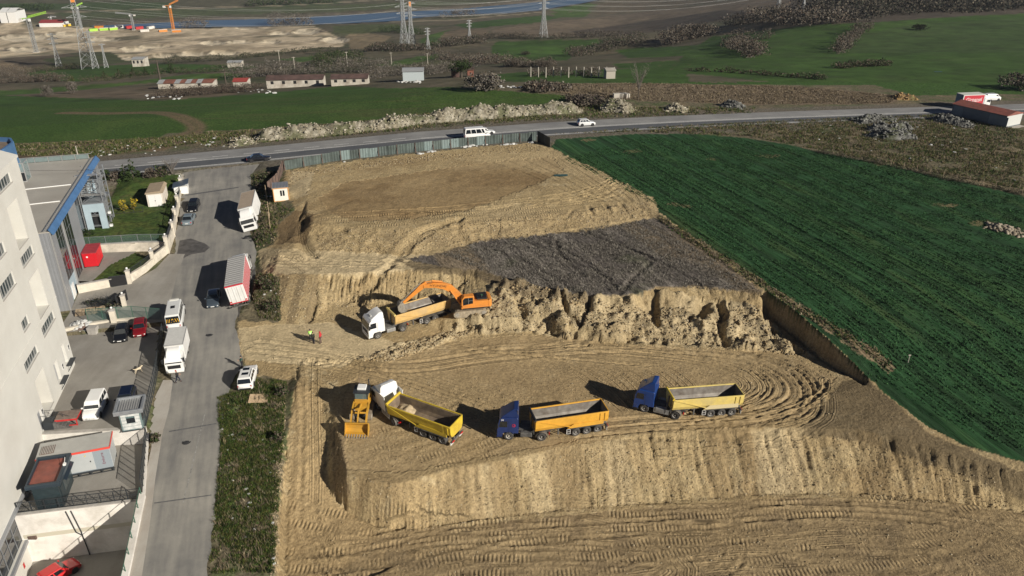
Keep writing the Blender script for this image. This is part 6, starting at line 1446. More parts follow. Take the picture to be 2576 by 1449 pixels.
# ---- tipper lorries
def tipper(name, label, axles, z0, paint, body_m, roll_m, liner_m, kind, emblem=False, load=None):
    """axles: photo pixels of the near-side wheel contacts: front, drive, first and last trailer axle"""
    ff, dd, t1, t3 = [Vector((*G(u, v, z0), 0)) for u, v in axles]
    hd = (ff - dd); rz = math.atan2(hd.y, hd.x); tl = (t1 - t3).normalized() if (t1 - t3).length > 1.8 else (dd - t3).normalized(); tl = (dd - t3).normalized() * .5 + tl * .5; rt_ = math.atan2(tl.y, tl.x)
    nrm = Vector((-hd.y, hd.x, 0)).normalized(); side = 1 if (Vector((0, 0, 0)) - dd).dot(nrm) > 0 else -1   # near side
    ctr = dd - nrm * side * 1.1
    t = thing(name, (ctr.x, ctr.y, H(ctr.x, ctr.y)), rz, label, 'tipper truck')
    ang = rt_ - rz
    def TR(o): o.rotation_euler = (0, 0, ang); return o
    c = cab(t, 2.55, 2.35, 2.45, 2.95, paint, {'white': .75, 'highroof': .85, 'blue': .95, 'bluehigh': 1.1}[kind], visor=None)
    if kind == 'blue':
        for k in range(3): part('roof_trim_bar', MB().bar((2.6, -1.0 + k, 3.0), (2.6, -.9 + k, 3.9), .05), m_mirr, c)
        text('28', .3, m_wht, c, (4.3, side * 1.232, 2.68), (R(90), 0, 0 if side < 0 else R(180)))
    if emblem:
        y = side * 1.24; e = part('flag_disc', MB().lathe((3.05, y, 2.0), (0, side, 0), [(0, .19), (.006, .19)], 18), mat('flag red', (.5, .01, .02), .5), c)
        part('crescent', MB().lathe((3.07, y + side * .008, 2.0), (0, side, 0), [(0, .12), (.004, .12)], 16), paint, e)
    if kind == 'white': part('roof_hatch', MB().box((3.9, 0, 3.0), (.5, .8, .25), taper=.8), m_boxg, c, bevel=.04)
    if kind == 'bluehigh': part('roof_lamp', MB().box((4.0, -.4, 3.35), (.4, .45, .05)), m_wht, c)
    if kind == 'highroof':
        part('back_panel', MB().b2((2.53, -1.1, 1.1), (2.56, 1.1, 2.8)), m_wht, c)
        for s in (-1, 1): part('side_fairing', MB().b2((1.6, s * 1.2 - .03, .95), (2.6, s * 1.2 + .03, 2.95)), paint, c)
    part('chassis', MB().b2((-1.0, -.5, .75), (4.0, -.34, 1.05)).b2((-1.0, .34, .75), (4.0, .5, 1.05)).box((0, 0, 1.05), (1.0, .9, .14)).b2((-.1, -1.0, .42), (.1, 1.0, .6)), m_chas, t)
    part('deck_plate', MB().b2((1.2, -.6, 1.05), (2.5, .6, 1.1)), m_chas, t)
    for s in (-1, 1):
        part('fuel_tank', MB().b2((1.05, s * .95 - .3, .5), (2.35, s * .95 + .3, 1.05)), mat('dusty tank', (.27, .265, .25), .6, .3, noise=.2) if kind != 'blue' else m_chas, t, bevel=.08)
        if kind in ('bluehigh', 'highroof'): part('side_skirt', MB().b2((.75, s * 1.18 - .03, .4), (2.5, s * 1.18 + .03, 1.0)), mat('dusty tank', (.27, .265, .25), .6, .3, noise=.2) if kind == 'bluehigh' else paint, t)
        wheel(t, 3.6, s * 1.03, .52, .32, m_drim if kind != 'blue' else mat('pale rim', (.45, .42, .36), .8)); wheel(t, 0, s * .94, .52, .58, m_drim)
        mudguard(t, 0, s * .94, .62, .6, m_chas); part('tail_light', MB().box((-.85, s * .75, .7), (.08, .4, .14)), m_tail, t)
    # trailer
    r1, r2 = -3.62, 1.28
    xr, xf = -7.3, 1.05
    out = [(-1.27, 2.72), (-1.25, 2.3), (-1.2, 1.75), (-1.0, 1.32), (-.7, 1.2), (.7, 1.2), (1.0, 1.32), (1.2, 1.75), (1.25, 2.3), (1.27, 2.72)]
    inn = [(y * .945, z + (.06 if z < 2.6 else 0)) for y, z in out][::-1]
    TR(part('tipper_body', MB().prism(out + inn, xr, xf, 'x'), body_m, t))
    lin = [(y * .94, z + (.065 if z < 2.6 else -.02)) for y, z in out]; lin2 = [(y * .93, z + (.012 if z < 2.6 else 0)) for y, z in lin][::-1]
    TR(part('liner', MB().prism(lin + lin2, xr + .08, xf - .05, 'x'), liner_m, t))
    capf = [(y * .96, z) for y, z in out]
    TR(part('headboard', MB().prism(capf, xf - .06, xf + .02, 'x'), body_m, t)); TR(part('headboard_liner', MB().prism([(y * .94, z - .02) for y, z in out], xf - .085, xf - .065, 'x'), liner_m, t))
    TR(part('tailgate', MB().prism([(y * 1.0, z + (.12 if z > 2.6 else 0)) for y, z in out], xr - .07, xr + .02, 'x'), body_m, t)); TR(part('tailgate_liner', MB().prism([(y * .93, z + .05) for y, z in out], xr + .025, xr + .05, 'x'), m_black if False else liner_m, t))
    for s in (-1, 1):
        TR(part('top_rail', MB().b2((xr, s * 1.27 - .07, 2.66), (xf, s * 1.27 + .07, 2.82)), body_m, t, bevel=.02))
        for x in (xr + .25, xr + .8): TR(part('side_rib', MB().add([(x, s * 1.25, 1.6), (x + .16, s * 1.25, 1.6), (x + .16, s * 1.36, 2.7), (x, s * 1.36, 2.7), (x, s * 1.05, 1.6), (x + .16, s * 1.05, 1.6), (x + .16, s * 1.2, 2.7), (x, s * 1.2, 2.7)], [(0, 1, 2, 3), (4, 5, 6, 7), (0, 1, 5, 4), (1, 2, 6, 5), (2, 3, 7, 6), (3, 0, 4, 7)]), body_m, t))
        TR(part('tarp_arm', MB().bar((xf - .1, s * 1.33, 2.75), (-2.9, s * 1.33, 1.5), .07), body_m, t))
        if kind in ('bluehigh', 'blue', 'highroof'): TR(part('lower_panel', MB().add([(-2.6, s * 1.24, 1.2), (xr + .5, s * 1.24, 1.2), (xr + .5, s * 1.27, 1.72), (-3.3, s * 1.27, 1.72), (-2.6, s * 1.15, 1.2), (xr + .5, s * 1.15, 1.2), (xr + .5, s * 1.15, 1.72), (-3.3, s * 1.15, 1.72)], [(0, 1, 2, 3), (4, 5, 6, 7), (0, 1, 5, 4), (1, 2, 6, 5), (2, 3, 7, 6), (3, 0, 4, 7)]), body_m if kind != 'bluehigh' else mat('cream panel', (.55, .47, .27), .6), t))
        for k in range(3):
            x = r1 - k * r2; wo = TR(wheel(t, 0, s * .94, .52, .58, m_drim)); v_ = Vector((x, s * .94, .52)); wo.location = (v_.x * math.cos(ang) - v_.y * math.sin(ang), v_.x * math.sin(ang) + v_.y * math.cos(ang), .52)
        TR(part('mudguard', MB().b2((r1 - 2 * r2 - .6, s * .98 - .32, 1.1), (r1 + .6, s * .98 + .32, 1.14)), m_chas, t))
        fr = MB()
        for x in (-2.55, -2.95): fr.box((x, s * 1.18, .45), (.06, .05, .62))
        for z in (.47, .75, 1.03): fr.bar((-2.5, s * 1.18, z), (-3.0, s * 1.18, z), .05)
        TR(part('side_ladder', fr, mat('pale steel', (.46, .45, .43), .6), t)); TR(part('landing_leg', MB().b2((-1.75, s * .8 - .07, .35), (-1.6, s * .8 + .07, 1.1)), m_chas, t))
    TR(part('tarp_roll', MB().tube((xf + .02, -1.3, 2.86), (xf + .02, 1.3, 2.86), .15, n=10), roll_m, t))
    TR(part('lift_ram', MB().tube((xf + .25, 0, .95), (xf + .1, 0, 2.6), .11), m_chas, t)); TR(part('front_ladder', MB().bar((xf + .12, side * .95, .9), (xf + .12, side * .95, 2.7), .05).bar((xf + .12, side * .65, .9), (xf + .12, side * .65, 2.7), .05).bar((xf + .12, side * .65, 1.4), (xf + .12, side * .95, 1.4), .04).bar((xf + .12, side * .65, 1.9), (xf + .12, side * .95, 1.9), .04), m_chas, t))
    TR(part('trailer_chassis', MB().b2((xr + .3, -.5, .85), (.8, -.34, 1.2)).b2((xr + .3, .34, .85), (.8, .5, 1.2)).b2((xr - .1, -1.15, .55), (xr + .05, 1.15, .75)).b2((xr - .05, -.6, .6), (xr + .3, -.5, 1.1)).b2((xr - .05, .5, .6), (xr + .3, .6, 1.1)), m_chas, t))
    for s in (-1, 1): TR(part('tail_light', MB().box((xr - .14, s * .85, .58), (.06, .45, .15)), m_tail, t)); TR(part('mud_flap', MB().b2((xr + .02, s * .9 - .3, .2), (xr + .06, s * .9 + .3, .6)), m_boxg, t))
    if load: load(t, TR, xf, xr)
    settle(t, 5.0, 2.0)
    return t
def heap(t, TR, xf, xr, x0=None, n=26, amp=.55, m=None):
    X, Y = np.meshgrid(np.linspace(x0[0], x0[1], 30), np.linspace(-1.12, 1.12, 16))
    e = np.clip(1 - ((X - (x0[0] + x0[1]) / 2) / ((x0[1] - x0[0]) / 2)) ** 2, 0, 1) * np.clip(1.25 - (Y / 1.15) ** 2, 0, 1)
    Z = 1.32 + np.abs(Y) ** 3 * .35 + amp * e * (1 + .5 * fbm(X * 2, Y * 2, 301, 3)) - .1
    mb = MB(); ny, nx = X.shape; mb.add([(X[j, i], Y[j, i], Z[j, i]) for j in range(ny) for i in range(nx)], [(j * nx + i, j * nx + i + 1, (j + 1) * nx + i + 1, (j + 1) * nx + i) for j in range(ny - 1) for i in range(nx - 1)])
    TR(part('soil_load', mb, m or mat('loaded soil', (.28, .205, .12), .95, noise=.3, scale=3, bump=.8, bscale=8), t, smooth=True))
BY = mat('faded tipper orange', (.55, .36, .13), .6, noise=.12, scale=1.5, dirt=(.42, .31, .17), dscale=.6)
BY2 = mat('tipper yellow', (.56, .41, .035), .5, noise=.12, scale=1.5, dirt=(.40, .28, .04), dscale=.7)
BY3 = mat('tipper orange', (.62, .33, .04), .5, noise=.1, scale=1.5, dirt=(.48, .25, .04), dscale=.6)
BY4 = mat('pale tipper yellow', (.60, .47, .14), .55, noise=.1, scale=1.5, dirt=(.44, .36, .17), dscale=.6)
P_blue, P_blue2 = mat('paint dark blue', (.012, .028, .11), .4, noise=.15, scale=2, coat=.3), mat('paint blue', (.012, .045, .19), .32, noise=.12, scale=2, coat=.4)
tipper('tipper_lorry', 'white cab lorry with faded orange tipper being loaded by the excavator', [(956, 850), (1014, 834), (1075, 817), (1105, 808)], -.2, P_white, BY, BY4, m_liner, 'white', load=lambda t, TR, a, b: heap(t, TR, a, b, (-3.5, .9), amp=.5))
tipper('tipper_lorry', 'white high-roof cab lorry with empty bright yellow tipper beside the loader', [(956, 1037), (991.5, 1070), (1056.5, 1095.5), (1108, 1113)], -.9, P_white, BY2, BY2, m_liner2, 'highroof', load=lambda t, TR, a, b: heap(t, TR, a, b, (-1.4, .95), amp=.45, m=mat('pale spill', (.42, .33, .21), .95, noise=.2, scale=3)))
tb = tipper('tipper_lorry', 'old dark blue lorry with orange tipper and red crescent emblem on its door', [(1278.5, 1105), (1362, 1107), (1435, 1091.5), (1490, 1084)], -.9, P_blue, BY3, m_trim, m_liner, 'blue', emblem=True)
tipper('tipper_lorry', 'blue high-roof lorry with pale yellow tipper at the bend of the tracks', [(1618, 1035.5), (1697.5, 1053), (1772, 1042), (1825.5, 1038)], -.8, P_blue2, BY4, BY2, m_liner, 'bluehigh')

# ---- excavator
m_eo = mat('excavator orange', (.66, .24, .035), .45, noise=.06, scale=1.5, dirt=(.50, .20, .05), dscale=.8)
m_earm = mat('dusty steel', (.30, .27, .22), .7, .2, noise=.3, scale=4)
m_track = mat('clay-caked track', (.30, .25, .175), .95, noise=.3, scale=4, bump=.6, bscale=12)
def crawler(parent, Lt, gauge, wt, ht, m=None, idler_m=None):
    for s in (-1, 1):
        prof = []; r = ht / 2
        for k in range(9): a = -math.pi / 2 + math.pi * k / 8; prof.append((Lt / 2 - r + r * math.cos(a), r + r * math.sin(a)))
        for k in range(9): a = math.pi / 2 + math.pi * k / 8; prof.append((-Lt / 2 + r + r * math.cos(a), r + r * math.sin(a)))
        o = part('crawler_track', MB().prism(prof, s * gauge / 2 - wt / 2, s * gauge / 2 + wt / 2), m or m_track, parent)
        n = int(Lt / .21); sh = MB()
        for k in range(n):
            x = -Lt / 2 + r + (Lt - 2 * r) * (k + .5) / n; sh.b2((x - .07, s * gauge / 2 - wt / 2 - .02, ht), (x + .05, s * gauge / 2 + wt / 2 + .02, ht + .045)); sh.b2((x - .07, s * gauge / 2 - wt / 2 - .02, -.03), (x + .05, s * gauge / 2 + wt / 2 + .02, .01))
        q = part('track_shoes', sh, m or m_track, o); q['kind'] = 'stuff'
        for x in (-Lt / 2 + r, Lt / 2 - r): part('sprocket', MB().lathe((x, s * (gauge / 2 + wt / 2 * .9), r), (0, s, 0), [(0, r * .7), (.06, r * .68), (.07, r * .3), (.07, 0)], 14), idler_m or m_earm, o)
ex = thing('excavator', (0, 0, 0), R(191), 'orange crawler excavator on the rubble bench loading the white cab lorry', 'excavator')
pe = Vector((*G(1174, 792.5, 1.35), 1.35)); ex.location = (pe.x + .25, pe.y + 1.25, 0); ex.location.z = H(pe.x, pe.y + 1.0)
ex.location.z = max(ex.location.z, 1.25) - .05
crawler(ex, 4.6, 2.55, .6, .95)
part('undercarriage', MB().b2((-1.0, -.9, .35), (1.0, .9, .95)).lathe((0, 0, .95), (0, 0, 1), [(0, .75), (.2, .75)], 18), m_dsteel, ex)
hs = part('upper_house', MB().b2((-2.7, -1.35, 1.15), (1.2, 1.35, 1.45)).b2((-2.6, -1.35, 1.45), (-.3, -.2, 2.15)).b2((-2.6, -.2, 1.45), (-.3, 1.35, 2.2)).b2((-.3, -1.35, 1.45), (1.0, -.5, 2.1)), m_eo, ex, bevel=.05)
part('counterweight', MB().prism([(-3.05, -1.0), (-2.8, -1.35), (-2.55, -1.38), (-2.55, 1.38), (-2.8, 1.35), (-3.05, 1.0)], 1.2, 2.25, 'z'), m_eo, ex, bevel=.08)
part('engine_hood', MB().b2((-2.45, -.95, 2.2), (-1.0, .95, 2.42)), m_black, ex, bevel=.05); part('exhaust', MB().tube((-1.7, .5, 2.4), (-1.7, .5, 2.9), .07), m_dsteel, ex)
part('hood_latch', MB().b2((-1.9, -.2, 2.42), (-1.7, .1, 2.45)), mat('green sticker', (.1, .5, .15), .5), ex)
cb = part('operator_cab', MB().prism([(-.55, 1.45), (1.05, 1.45), (1.2, 1.75), (1.15, 2.6), (.8, 3.05), (-.5, 3.05), (-.6, 2.9)], .45, 1.38), m_eo, ex, bevel=.06)
part('cab_window', MB().add([(.95, 1.392, 1.75), (-.4, 1.392, 1.95), (-.4, 1.392, 2.85), (.7, 1.392, 2.85), (.98, 1.392, 2.55)], [(0, 1, 2, 3, 4)]), m_carglass, cb, fix=False); part('front_window', MB().add([(1.225, .52, 1.8), (1.225, 1.3, 1.8), (1.185, 1.3, 2.58), (.85, 1.3, 3.0), (.85, .52, 3.0), (1.185, .52, 2.58)], [(0, 1, 2, 5), (5, 2, 3, 4)]), m_carglass, cb, fix=False)
part('window_frame', MB().bar((.2, 1.4, 1.9), (.2, 1.4, 2.85), .05).bar((.2, 1.4, 2.4), (-.4, 1.4, 2.4), .04), m_steel, cb)
part('handrail', MB().bar((-2.4, -1.2, 2.2), (-2.4, -1.2, 2.75), .04).bar((-2.4, -1.2, 2.75), (-.9, -1.2, 2.75), .04).bar((-.9, -1.2, 2.2), (-.9, -1.2, 2.75), .04), m_dsteel, ex)
part('bumper_edge', MB().b2((-2.7, 1.36, 1.15), (1.0, 1.4, 1.28)), m_black, ex)
def boom_beam(pts, widths, yw, x=0):
    rings = []
    for (a, b), wd, i in zip(pts, widths, range(len(pts))):
        p0 = Vector(pts[max(0, i - 1)]); p1 = Vector(pts[min(len(pts) - 1, i + 1)]); d = (p1 - p0).normalized(); n = Vector((-d.y, d.x)) * wd / 2
        rings.append([(a - n.x, -yw, b - n.y), (a - n.x, yw, b - n.y), (a + n.x, yw, b + n.y), (a + n.x, -yw, b + n.y)])
    return MB().loft(rings)
BP = [(.55, 1.75), (1.5, 2.9), (2.6, 3.95), (3.4, 4.35), (4.6, 4.6), (6.1, 4.55)]
bo = part('boom', boom_beam(BP, [.45, .75, .95, .85, .7, .45], .27), m_eo, ex, bevel=.02)
stk = part('stick', boom_beam([(5.75, 5.05), (6.3, 4.55), (7.2, 3.75), (8.9, 2.35)], [.35, .75, .55, .36], .2), m_eo, ex, bevel=.02)
part('stick_cylinder', MB().tube((3.5, 0, 4.95), (4.9, 0, 5.2), .13).tube((4.9, 0, 5.2), (5.8, 0, 5.1), .07), m_eo, bo)
for s in (-1, 1): part('boom_cylinder', MB().tube((1.15, s * .42, 1.5), (1.9, s * .42, 2.7), .12).tube((1.9, s * .42, 2.7), (2.5, s * .42, 3.7), .07), m_eo, bo)
part('bucket_cylinder', MB().tube((6.5, 0, 4.95), (7.7, 0, 3.9), .1).tube((7.7, 0, 3.9), (8.6, 0, 3.0), .06), m_earm, stk)
for s in (-1, 1):
    o = text('HYUNDAI', .5, m_trim, bo, (4.15, s * .275, 4.48), (R(90), R(-9) if s < 0 else R(9), R(180) if s > 0 else 0))
part('link_rods', MB().bar((8.6, -.2, 3.0), (9.2, -.2, 2.5), .09).bar((8.6, .2, 3.0), (9.2, .2, 2.5), .09).bar((8.5, 0, 2.65), (8.6, 0, 3.0), .12), m_earm, stk)
bk = [(8.85, 2.35), (9.4, 2.5), (9.75, 2.1), (9.7, 1.5), (9.3, 1.05), (8.7, .95), (8.75, 1.1), (9.2, 1.25), (9.5, 1.6), (9.5, 2.05), (9.25, 2.3)]
bu = part('bucket', MB().prism(bk, -.7, .7), m_earm, ex, bevel=.02)
for s in (-1, 1): part('bucket_side', MB().prism([(8.85, 2.3), (9.4, 2.45), (9.7, 2.1), (9.65, 1.5), (9.28, 1.08), (8.7, .97)], s * .7 - .03, s * .7 + .03), m_earm, bu)
for k in range(5): part('tooth', MB().box((8.6, -.6 + k * .3, .9), (.28, .1, .1)), m_earm, bu)
# ---- crawler loader
lo = thing('crawler_loader', (0, 0, 0), R(-90.5), 'yellow crawler loader with toothed bucket standing beside the yellow tipper lorry', 'loader')
m_ly = mat('loader yellow', (.50, .27, .03), .5, noise=.1, scale=2, dirt=(.34, .19, .04), dscale=1)
pb = Vector((*G(895.5, 1096, -.9), -.9)); lo.location = (pb.x + .1, pb.y + 4.3, H(pb.x, pb.y + 4)); 
crawler(lo, 3.6, 1.95, .5, .95, mat('loader track', (.20, .165, .12), .95, noise=.3, scale=4))
part('frame', MB().b2((-1.9, -.6, .6), (1.6, .6, 1.2)), m_dsteel, lo)
part('engine_box', MB().b2((-2.6, -.95, .95), (-.75, .95, 2.05)), m_ly, lo, bevel=.05); part('rear_grille', MB().b2((-2.64, -.8, 1.05), (-2.6, .8, 1.95)), m_black, lo)
cb = part('operator_cab', MB().b2((-.75, -.78, 1.1), (.55, .78, 2.2)), m_ly, lo, bevel=.03)
part('cab_post', MB().box((-.7, -.72, 2.2), (.09, .09, .85)).box((-.7, .72, 2.2), (.09, .09, .85)).box((.5, -.72, 2.2), (.09, .09, .85)).box((.5, .72, 2.2), (.09, .09, .85)), m_dsteel, cb)
part('cab_glass', MB().b2((-.68, -.7, 2.2), (.5, .7, 3.0)), mat('hazy cab glass', (.10, .14, .14), .1, spec=.8), cb)
part('roof', MB().b2((-.95, -.9, 3.05), (.65, .9, 3.14)), m_dsteel, cb, bevel=.03); part('roof_unit', MB().b2((-.8, -.5, 3.14), (.1, .5, 3.42)), m_wht, cb, bevel=.06)
part('exhaust', MB().tube((-1.6, .55, 2.0), (-1.6, .55, 3.5), .07), m_dsteel, lo); part('aerial', MB().tube((-.9, -.4, 3.1), (-1.0, -.4, 4.3), .03, n=5), m_brown_tin, lo)
part('nose', MB().b2((.55, -.7, 1.1), (1.35, .7, 1.75)), m_ly, lo, bevel=.04)
for s in (-1, 1):
    part('lift_arm', MB().add([(-.2, s * .85 - .09, 1.95), (-.2, s * .85 + .09, 1.95), (1.9, s * .85 + .09, 1.65), (3.3, s * .85 + .09, .55), (3.3, s * .85 - .09, .55), (1.9, s * .85 - .09, 1.65), (-.2, s * .85 - .09, 1.6), (-.2, s * .85 + .09, 1.6), (1.75, s * .85 + .09, 1.3), (3.15, s * .85 + .09, .3), (3.15, s * .85 - .09, .3), (1.75, s * .85 - .09, 1.3)], [(0, 1, 2, 5), (5, 2, 3, 4), (6, 7, 8, 11), (11, 8, 9, 10), (1, 7, 8, 2), (2, 8, 9, 3), (0, 6, 11, 5), (5, 11, 10, 4), (3, 9, 10, 4), (0, 1, 7, 6)]), m_ly, lo)
    part('lift_cylinder', MB().tube((.7, s * .62, 1.1), (1.4, s * .7, 1.3), .1).tube((1.4, s * .7, 1.3), (2.2, s * .75, 1.4), .06), m_earm, lo)
part('cross_tube', MB().tube((2.0, -.8, 1.45), (2.0, .8, 1.45), .12), m_ly, lo)
part('tilt_link', MB().tube((.9, 0, 1.8), (2.2, 0, 2.05), .12).bar((2.0, 0, 1.45), (2.3, 0, 2.2), .2, .2).bar((2.3, 0, 2.1), (3.4, 0, 1.05), .14), m_ly, lo)
bk = [(3.3, .25), (3.25, .8), (3.45, 1.25), (3.75, 1.4), (3.78, 1.32), (3.55, 1.18), (3.4, .8), (3.45, .38), (3.75, .16), (4.45, .08), (4.45, .0), (3.7, .06)]
bu = part('bucket', MB().prism(bk, -1.28, 1.28), m_ly, lo)
for s in (-1, 1): part('bucket_side', MB().prism([(3.3, .25), (3.25, .8), (3.45, 1.25), (3.75, 1.4), (4.45, .06), (3.7, .06)], s * 1.28 - .03, s * 1.28 + .03), m_ly, bu)
for k in range(9): part('tooth', MB().add([(4.2, -1.2 + k * .29, .04), (4.2, -1.06 + k * .29, .04), (4.75, -1.1 + k * .29, .02), (4.75, -1.16 + k * .29, .02), (4.2, -1.2 + k * .29, .16), (4.2, -1.06 + k * .29, .16), (4.75, -1.1 + k * .29, .06), (4.75, -1.16 + k * .29, .06)], [(3, 2, 1, 0), (4, 5, 6, 7), (0, 1, 5, 4), (1, 2, 6, 5), (2, 3, 7, 6), (3, 0, 4, 7)]), m_earm, bu)
settle(lo, 3.6, 1.9)

# ============================================================ PEOPLE AND DOG
m_skin = mat('skin', (.42, .24, .16), .6); m_hair = mat('dark hair', (.02, .015, .012), .7)
def skin_part(name, verts, edges, radii, m, parent, sub=1):
    me = bpy.data.meshes.new(name); me.from_pydata(verts, edges, []); me.materials.append(m)
    o = bpy.data.objects.new(name, me); COL.objects.link(o); o.parent = parent
    md = o.modifiers.new('skin', 'SKIN'); md.use_smooth_shade = True
    lay = me.skin_vertices[0].data if me.skin_vertices else None
    if lay is None:
        bm = bmesh.new(); bm.from_mesh(me); bm.verts.layers.skin.verify(); bm.to_mesh(me); bm.free(); lay = me.skin_vertices[0].data
    for i, r in enumerate(radii): lay[i].radius = (r, r) if not isinstance(r, tuple) else r; lay[i].use_root = (i == 0)
    s = o.modifiers.new('sub', 'SUBSURF'); s.levels = s.render_levels = sub
    return o
def person(label, pos, rz, jacket, trousers, pose='stand', hood=False, vest=None, cap=None, arms='down'):
    t = thing('person', (pos.x, pos.y, pos.z - .01), R(rz), label, 'person')       # +x is the way the person faces
    st = .26 if pose == 'walk' else .03
    hip = [(0, .09, .92), (0, -.09, .92)]
    knee = [(st * .7 + .02, .10, .50), (-st * .45 + .02, -.10, .50)]; ank = [(st * 1.1, .10, .08), (-st * 1.25, -.10, .11)]
    sh = [(0, .19, 1.42), (0, -.19, 1.42)]
    if arms == 'down': elb = [(-.04, .25, 1.13), (-.02, -.25, 1.13)]; wri = [(.06, .25, .88), (.07, -.25, .88)]
    elif arms == 'pocket': elb = [(-.09, .29, 1.14), (-.09, -.29, 1.14)]; wri = [(.06, .19, .95), (.06, -.19, .95)]
    else: elb = [(.02, .25, 1.14), (.02, -.25, 1.14)]; wri = [(.27, .14, 1.12), (.27, -.14, 1.12)]
    V = [(0, 0, .95), (0, 0, 1.15), (0, 0, 1.36), (.0, 0, 1.48), (.01, 0, 1.55), (.02, 0, 1.64), (.015, 0, 1.72), (.105, 0, 1.63)]
    rad = [.125, .125, .14, .06, .055, .092, .075, .02]; E_ = [(0, 1), (1, 2), (2, 3), (3, 4), (4, 5), (5, 6), (5, 7)]
    for i in (0, 1):
        a = len(V); V += [hip[i], knee[i], ank[i], (ank[i][0] + .15, ank[i][1] * 1.1, .04)]; rad += [.085, .06, .042, .035]; E_ += [(0, a), (a, a + 1), (a + 1, a + 2), (a + 2, a + 3)]
        b = len(V); V += [sh[i], elb[i], wri[i]]; rad += [.055, .042, .03]; E_ += [(2, b), (b, b + 1), (b + 1, b + 2)]
        wv = Vector(wri[i]); d = (wv - Vector(elb[i])).normalized(); h0 = len(V); V.append(tuple(wv + d * .07)); rad.append((.03, .016)); E_.append((b + 2, h0))
        side = Vector((1, 0, 0)) if abs(d.x) < .7 else Vector((0, 0, 1))
        for k, ln in enumerate((.075, .085, .08, .065)):
            f0 = len(V); p0 = wv + d * .10 + side * (.027 - .018 * k); V += [tuple(p0), tuple(p0 + d * ln * .6), tuple(p0 + d * ln + Vector((.02, 0, 0)))]; rad += [.009, .008, .007]; E_ += [(h0, f0), (f0, f0 + 1), (f0 + 1, f0 + 2)]
        f0 = len(V); V += [tuple(wv + d * .05 + side * .045), tuple(wv + d * .09 + side * .06)]; rad += [.01, .009]; E_ += [(b + 2, f0), (f0, f0 + 1)]
    skin_part('body', V, E_, rad, m_skin, t)
    # clothes follow the same skeleton a little wider
    v2 = [(0, 0, .90), (0, 0, 1.12), (0, 0, 1.36), (0, 0, 1.47)]; r2 = [.155, .15, .17, .085]; e2 = [(0, 1), (1, 2), (2, 3)]
    for i in (0, 1): b = len(v2); v2 += [sh[i], elb[i], wri[i]]; r2 += [.078, .062, .048]; e2 += [(2, b), (b, b + 1), (b + 1, b + 2)]
    j = skin_part('jacket', v2, e2, r2, jacket, t)
    if vest: part('reflective_band', MB().lathe((0, 0, 1.08), (0, 0, 1), [(0, .178), (.06, .178)], 14).lathe((0, 0, 1.22), (0, 0, 1), [(0, .19), (.06, .19)], 14), vest, j)
    v3 = [(0, 0, .95)]; r3 = [.15]; e3 = []
    for i in (0, 1): b = len(v3); v3 += [hip[i], knee[i], (ank[i][0], ank[i][1], ank[i][2] + .03)]; r3 += [.105, .082, .07]; e3 += [(0, b), (b, b + 1), (b + 1, b + 2)]
    skin_part('trousers', v3, e3, r3, trousers, t)
    for i in (0, 1): part('shoe', MB().box((ank[i][0] + .06, ank[i][1] * 1.05, ank[i][2] - .08), (.29, .11, .10), taper=.75), m_trim, t, bevel=.03)
    if hood: part('hood', MB().lathe((-.01, 0, 1.50), (0, 0, 1), [(0, .10), (.08, .125), (.16, .13), (.24, .10), (.28, 0)], 12), jacket, t, smooth=True)
    else: part('hair', MB().lathe((-.012, 0, 1.63), (0, 0, 1), [(0, .10), (.06, .108), (.12, .085), (.155, .03), (.16, 0)], 12), cap or m_hair, t, smooth=True)
    for s in (-1, 1): part('eye', MB().box((.10, s * .035, 1.65), (.012, .022, .012)), m_trim, t)
    part('mouth', MB().box((.098, 0, 1.575), (.01, .05, .008)), mat('lips', (.3, .11, .09), .6), t)
    return t
zx = lambda x, y: ((x / 2.07 + 1000) / 1.4907, (y / 2.07 + 1000) / 1.4907)
z2 = lambda x, y: ((x / 2.415) / 1.4907, (y / 2.415 + 1100) / 1.4907)
J_hv = mat('lime hi-vis', (.36, .75, .10), .7); J_ol = mat('dark olive coat', (.05, .055, .035), .9); J_rd = mat('red coat', (.45, .02, .03), .8); J_gn = mat('dark green coat', (.015, .06, .045), .9); J_bk = mat('black jacket', (.015, .015, .018), .8)
T_dk = mat('dark trousers', (.018, .019, .024), .9); T_br = mat('brown trousers', (.13, .09, .07), .9); T_nv = mat('navy trousers', (.015, .018, .035), .9)
person('person in lime hi-vis jacket standing with two others at the site entrance', pick(*zx(345, 575)), -60, J_hv, T_dk, arms='front', vest=mat('reflective tape', (.7, .72, .7), .3))
person('person in dark olive coat with back turned to the lorries at the site entrance', pick(*zx(366, 597)), 75, J_ol, T_dk, arms='pocket')
person('person in red hooded coat facing the other two at the site entrance', pick(*zx(421, 594)), 170, J_rd, T_br, hood=True, arms='pocket')
person('person in dark green coat standing at the bonnet of the white estate car', pick(*z2(2196, 672)), 200, J_gn, T_dk, arms='front')
person('person in black jacket walking in front of the white box lorry', Vector(S(*z2(1614, 806), .02)), 20, J_bk, T_nv, 'walk', arms='front', cap=mat('reddish cap', (.28, .04, .04), .7))
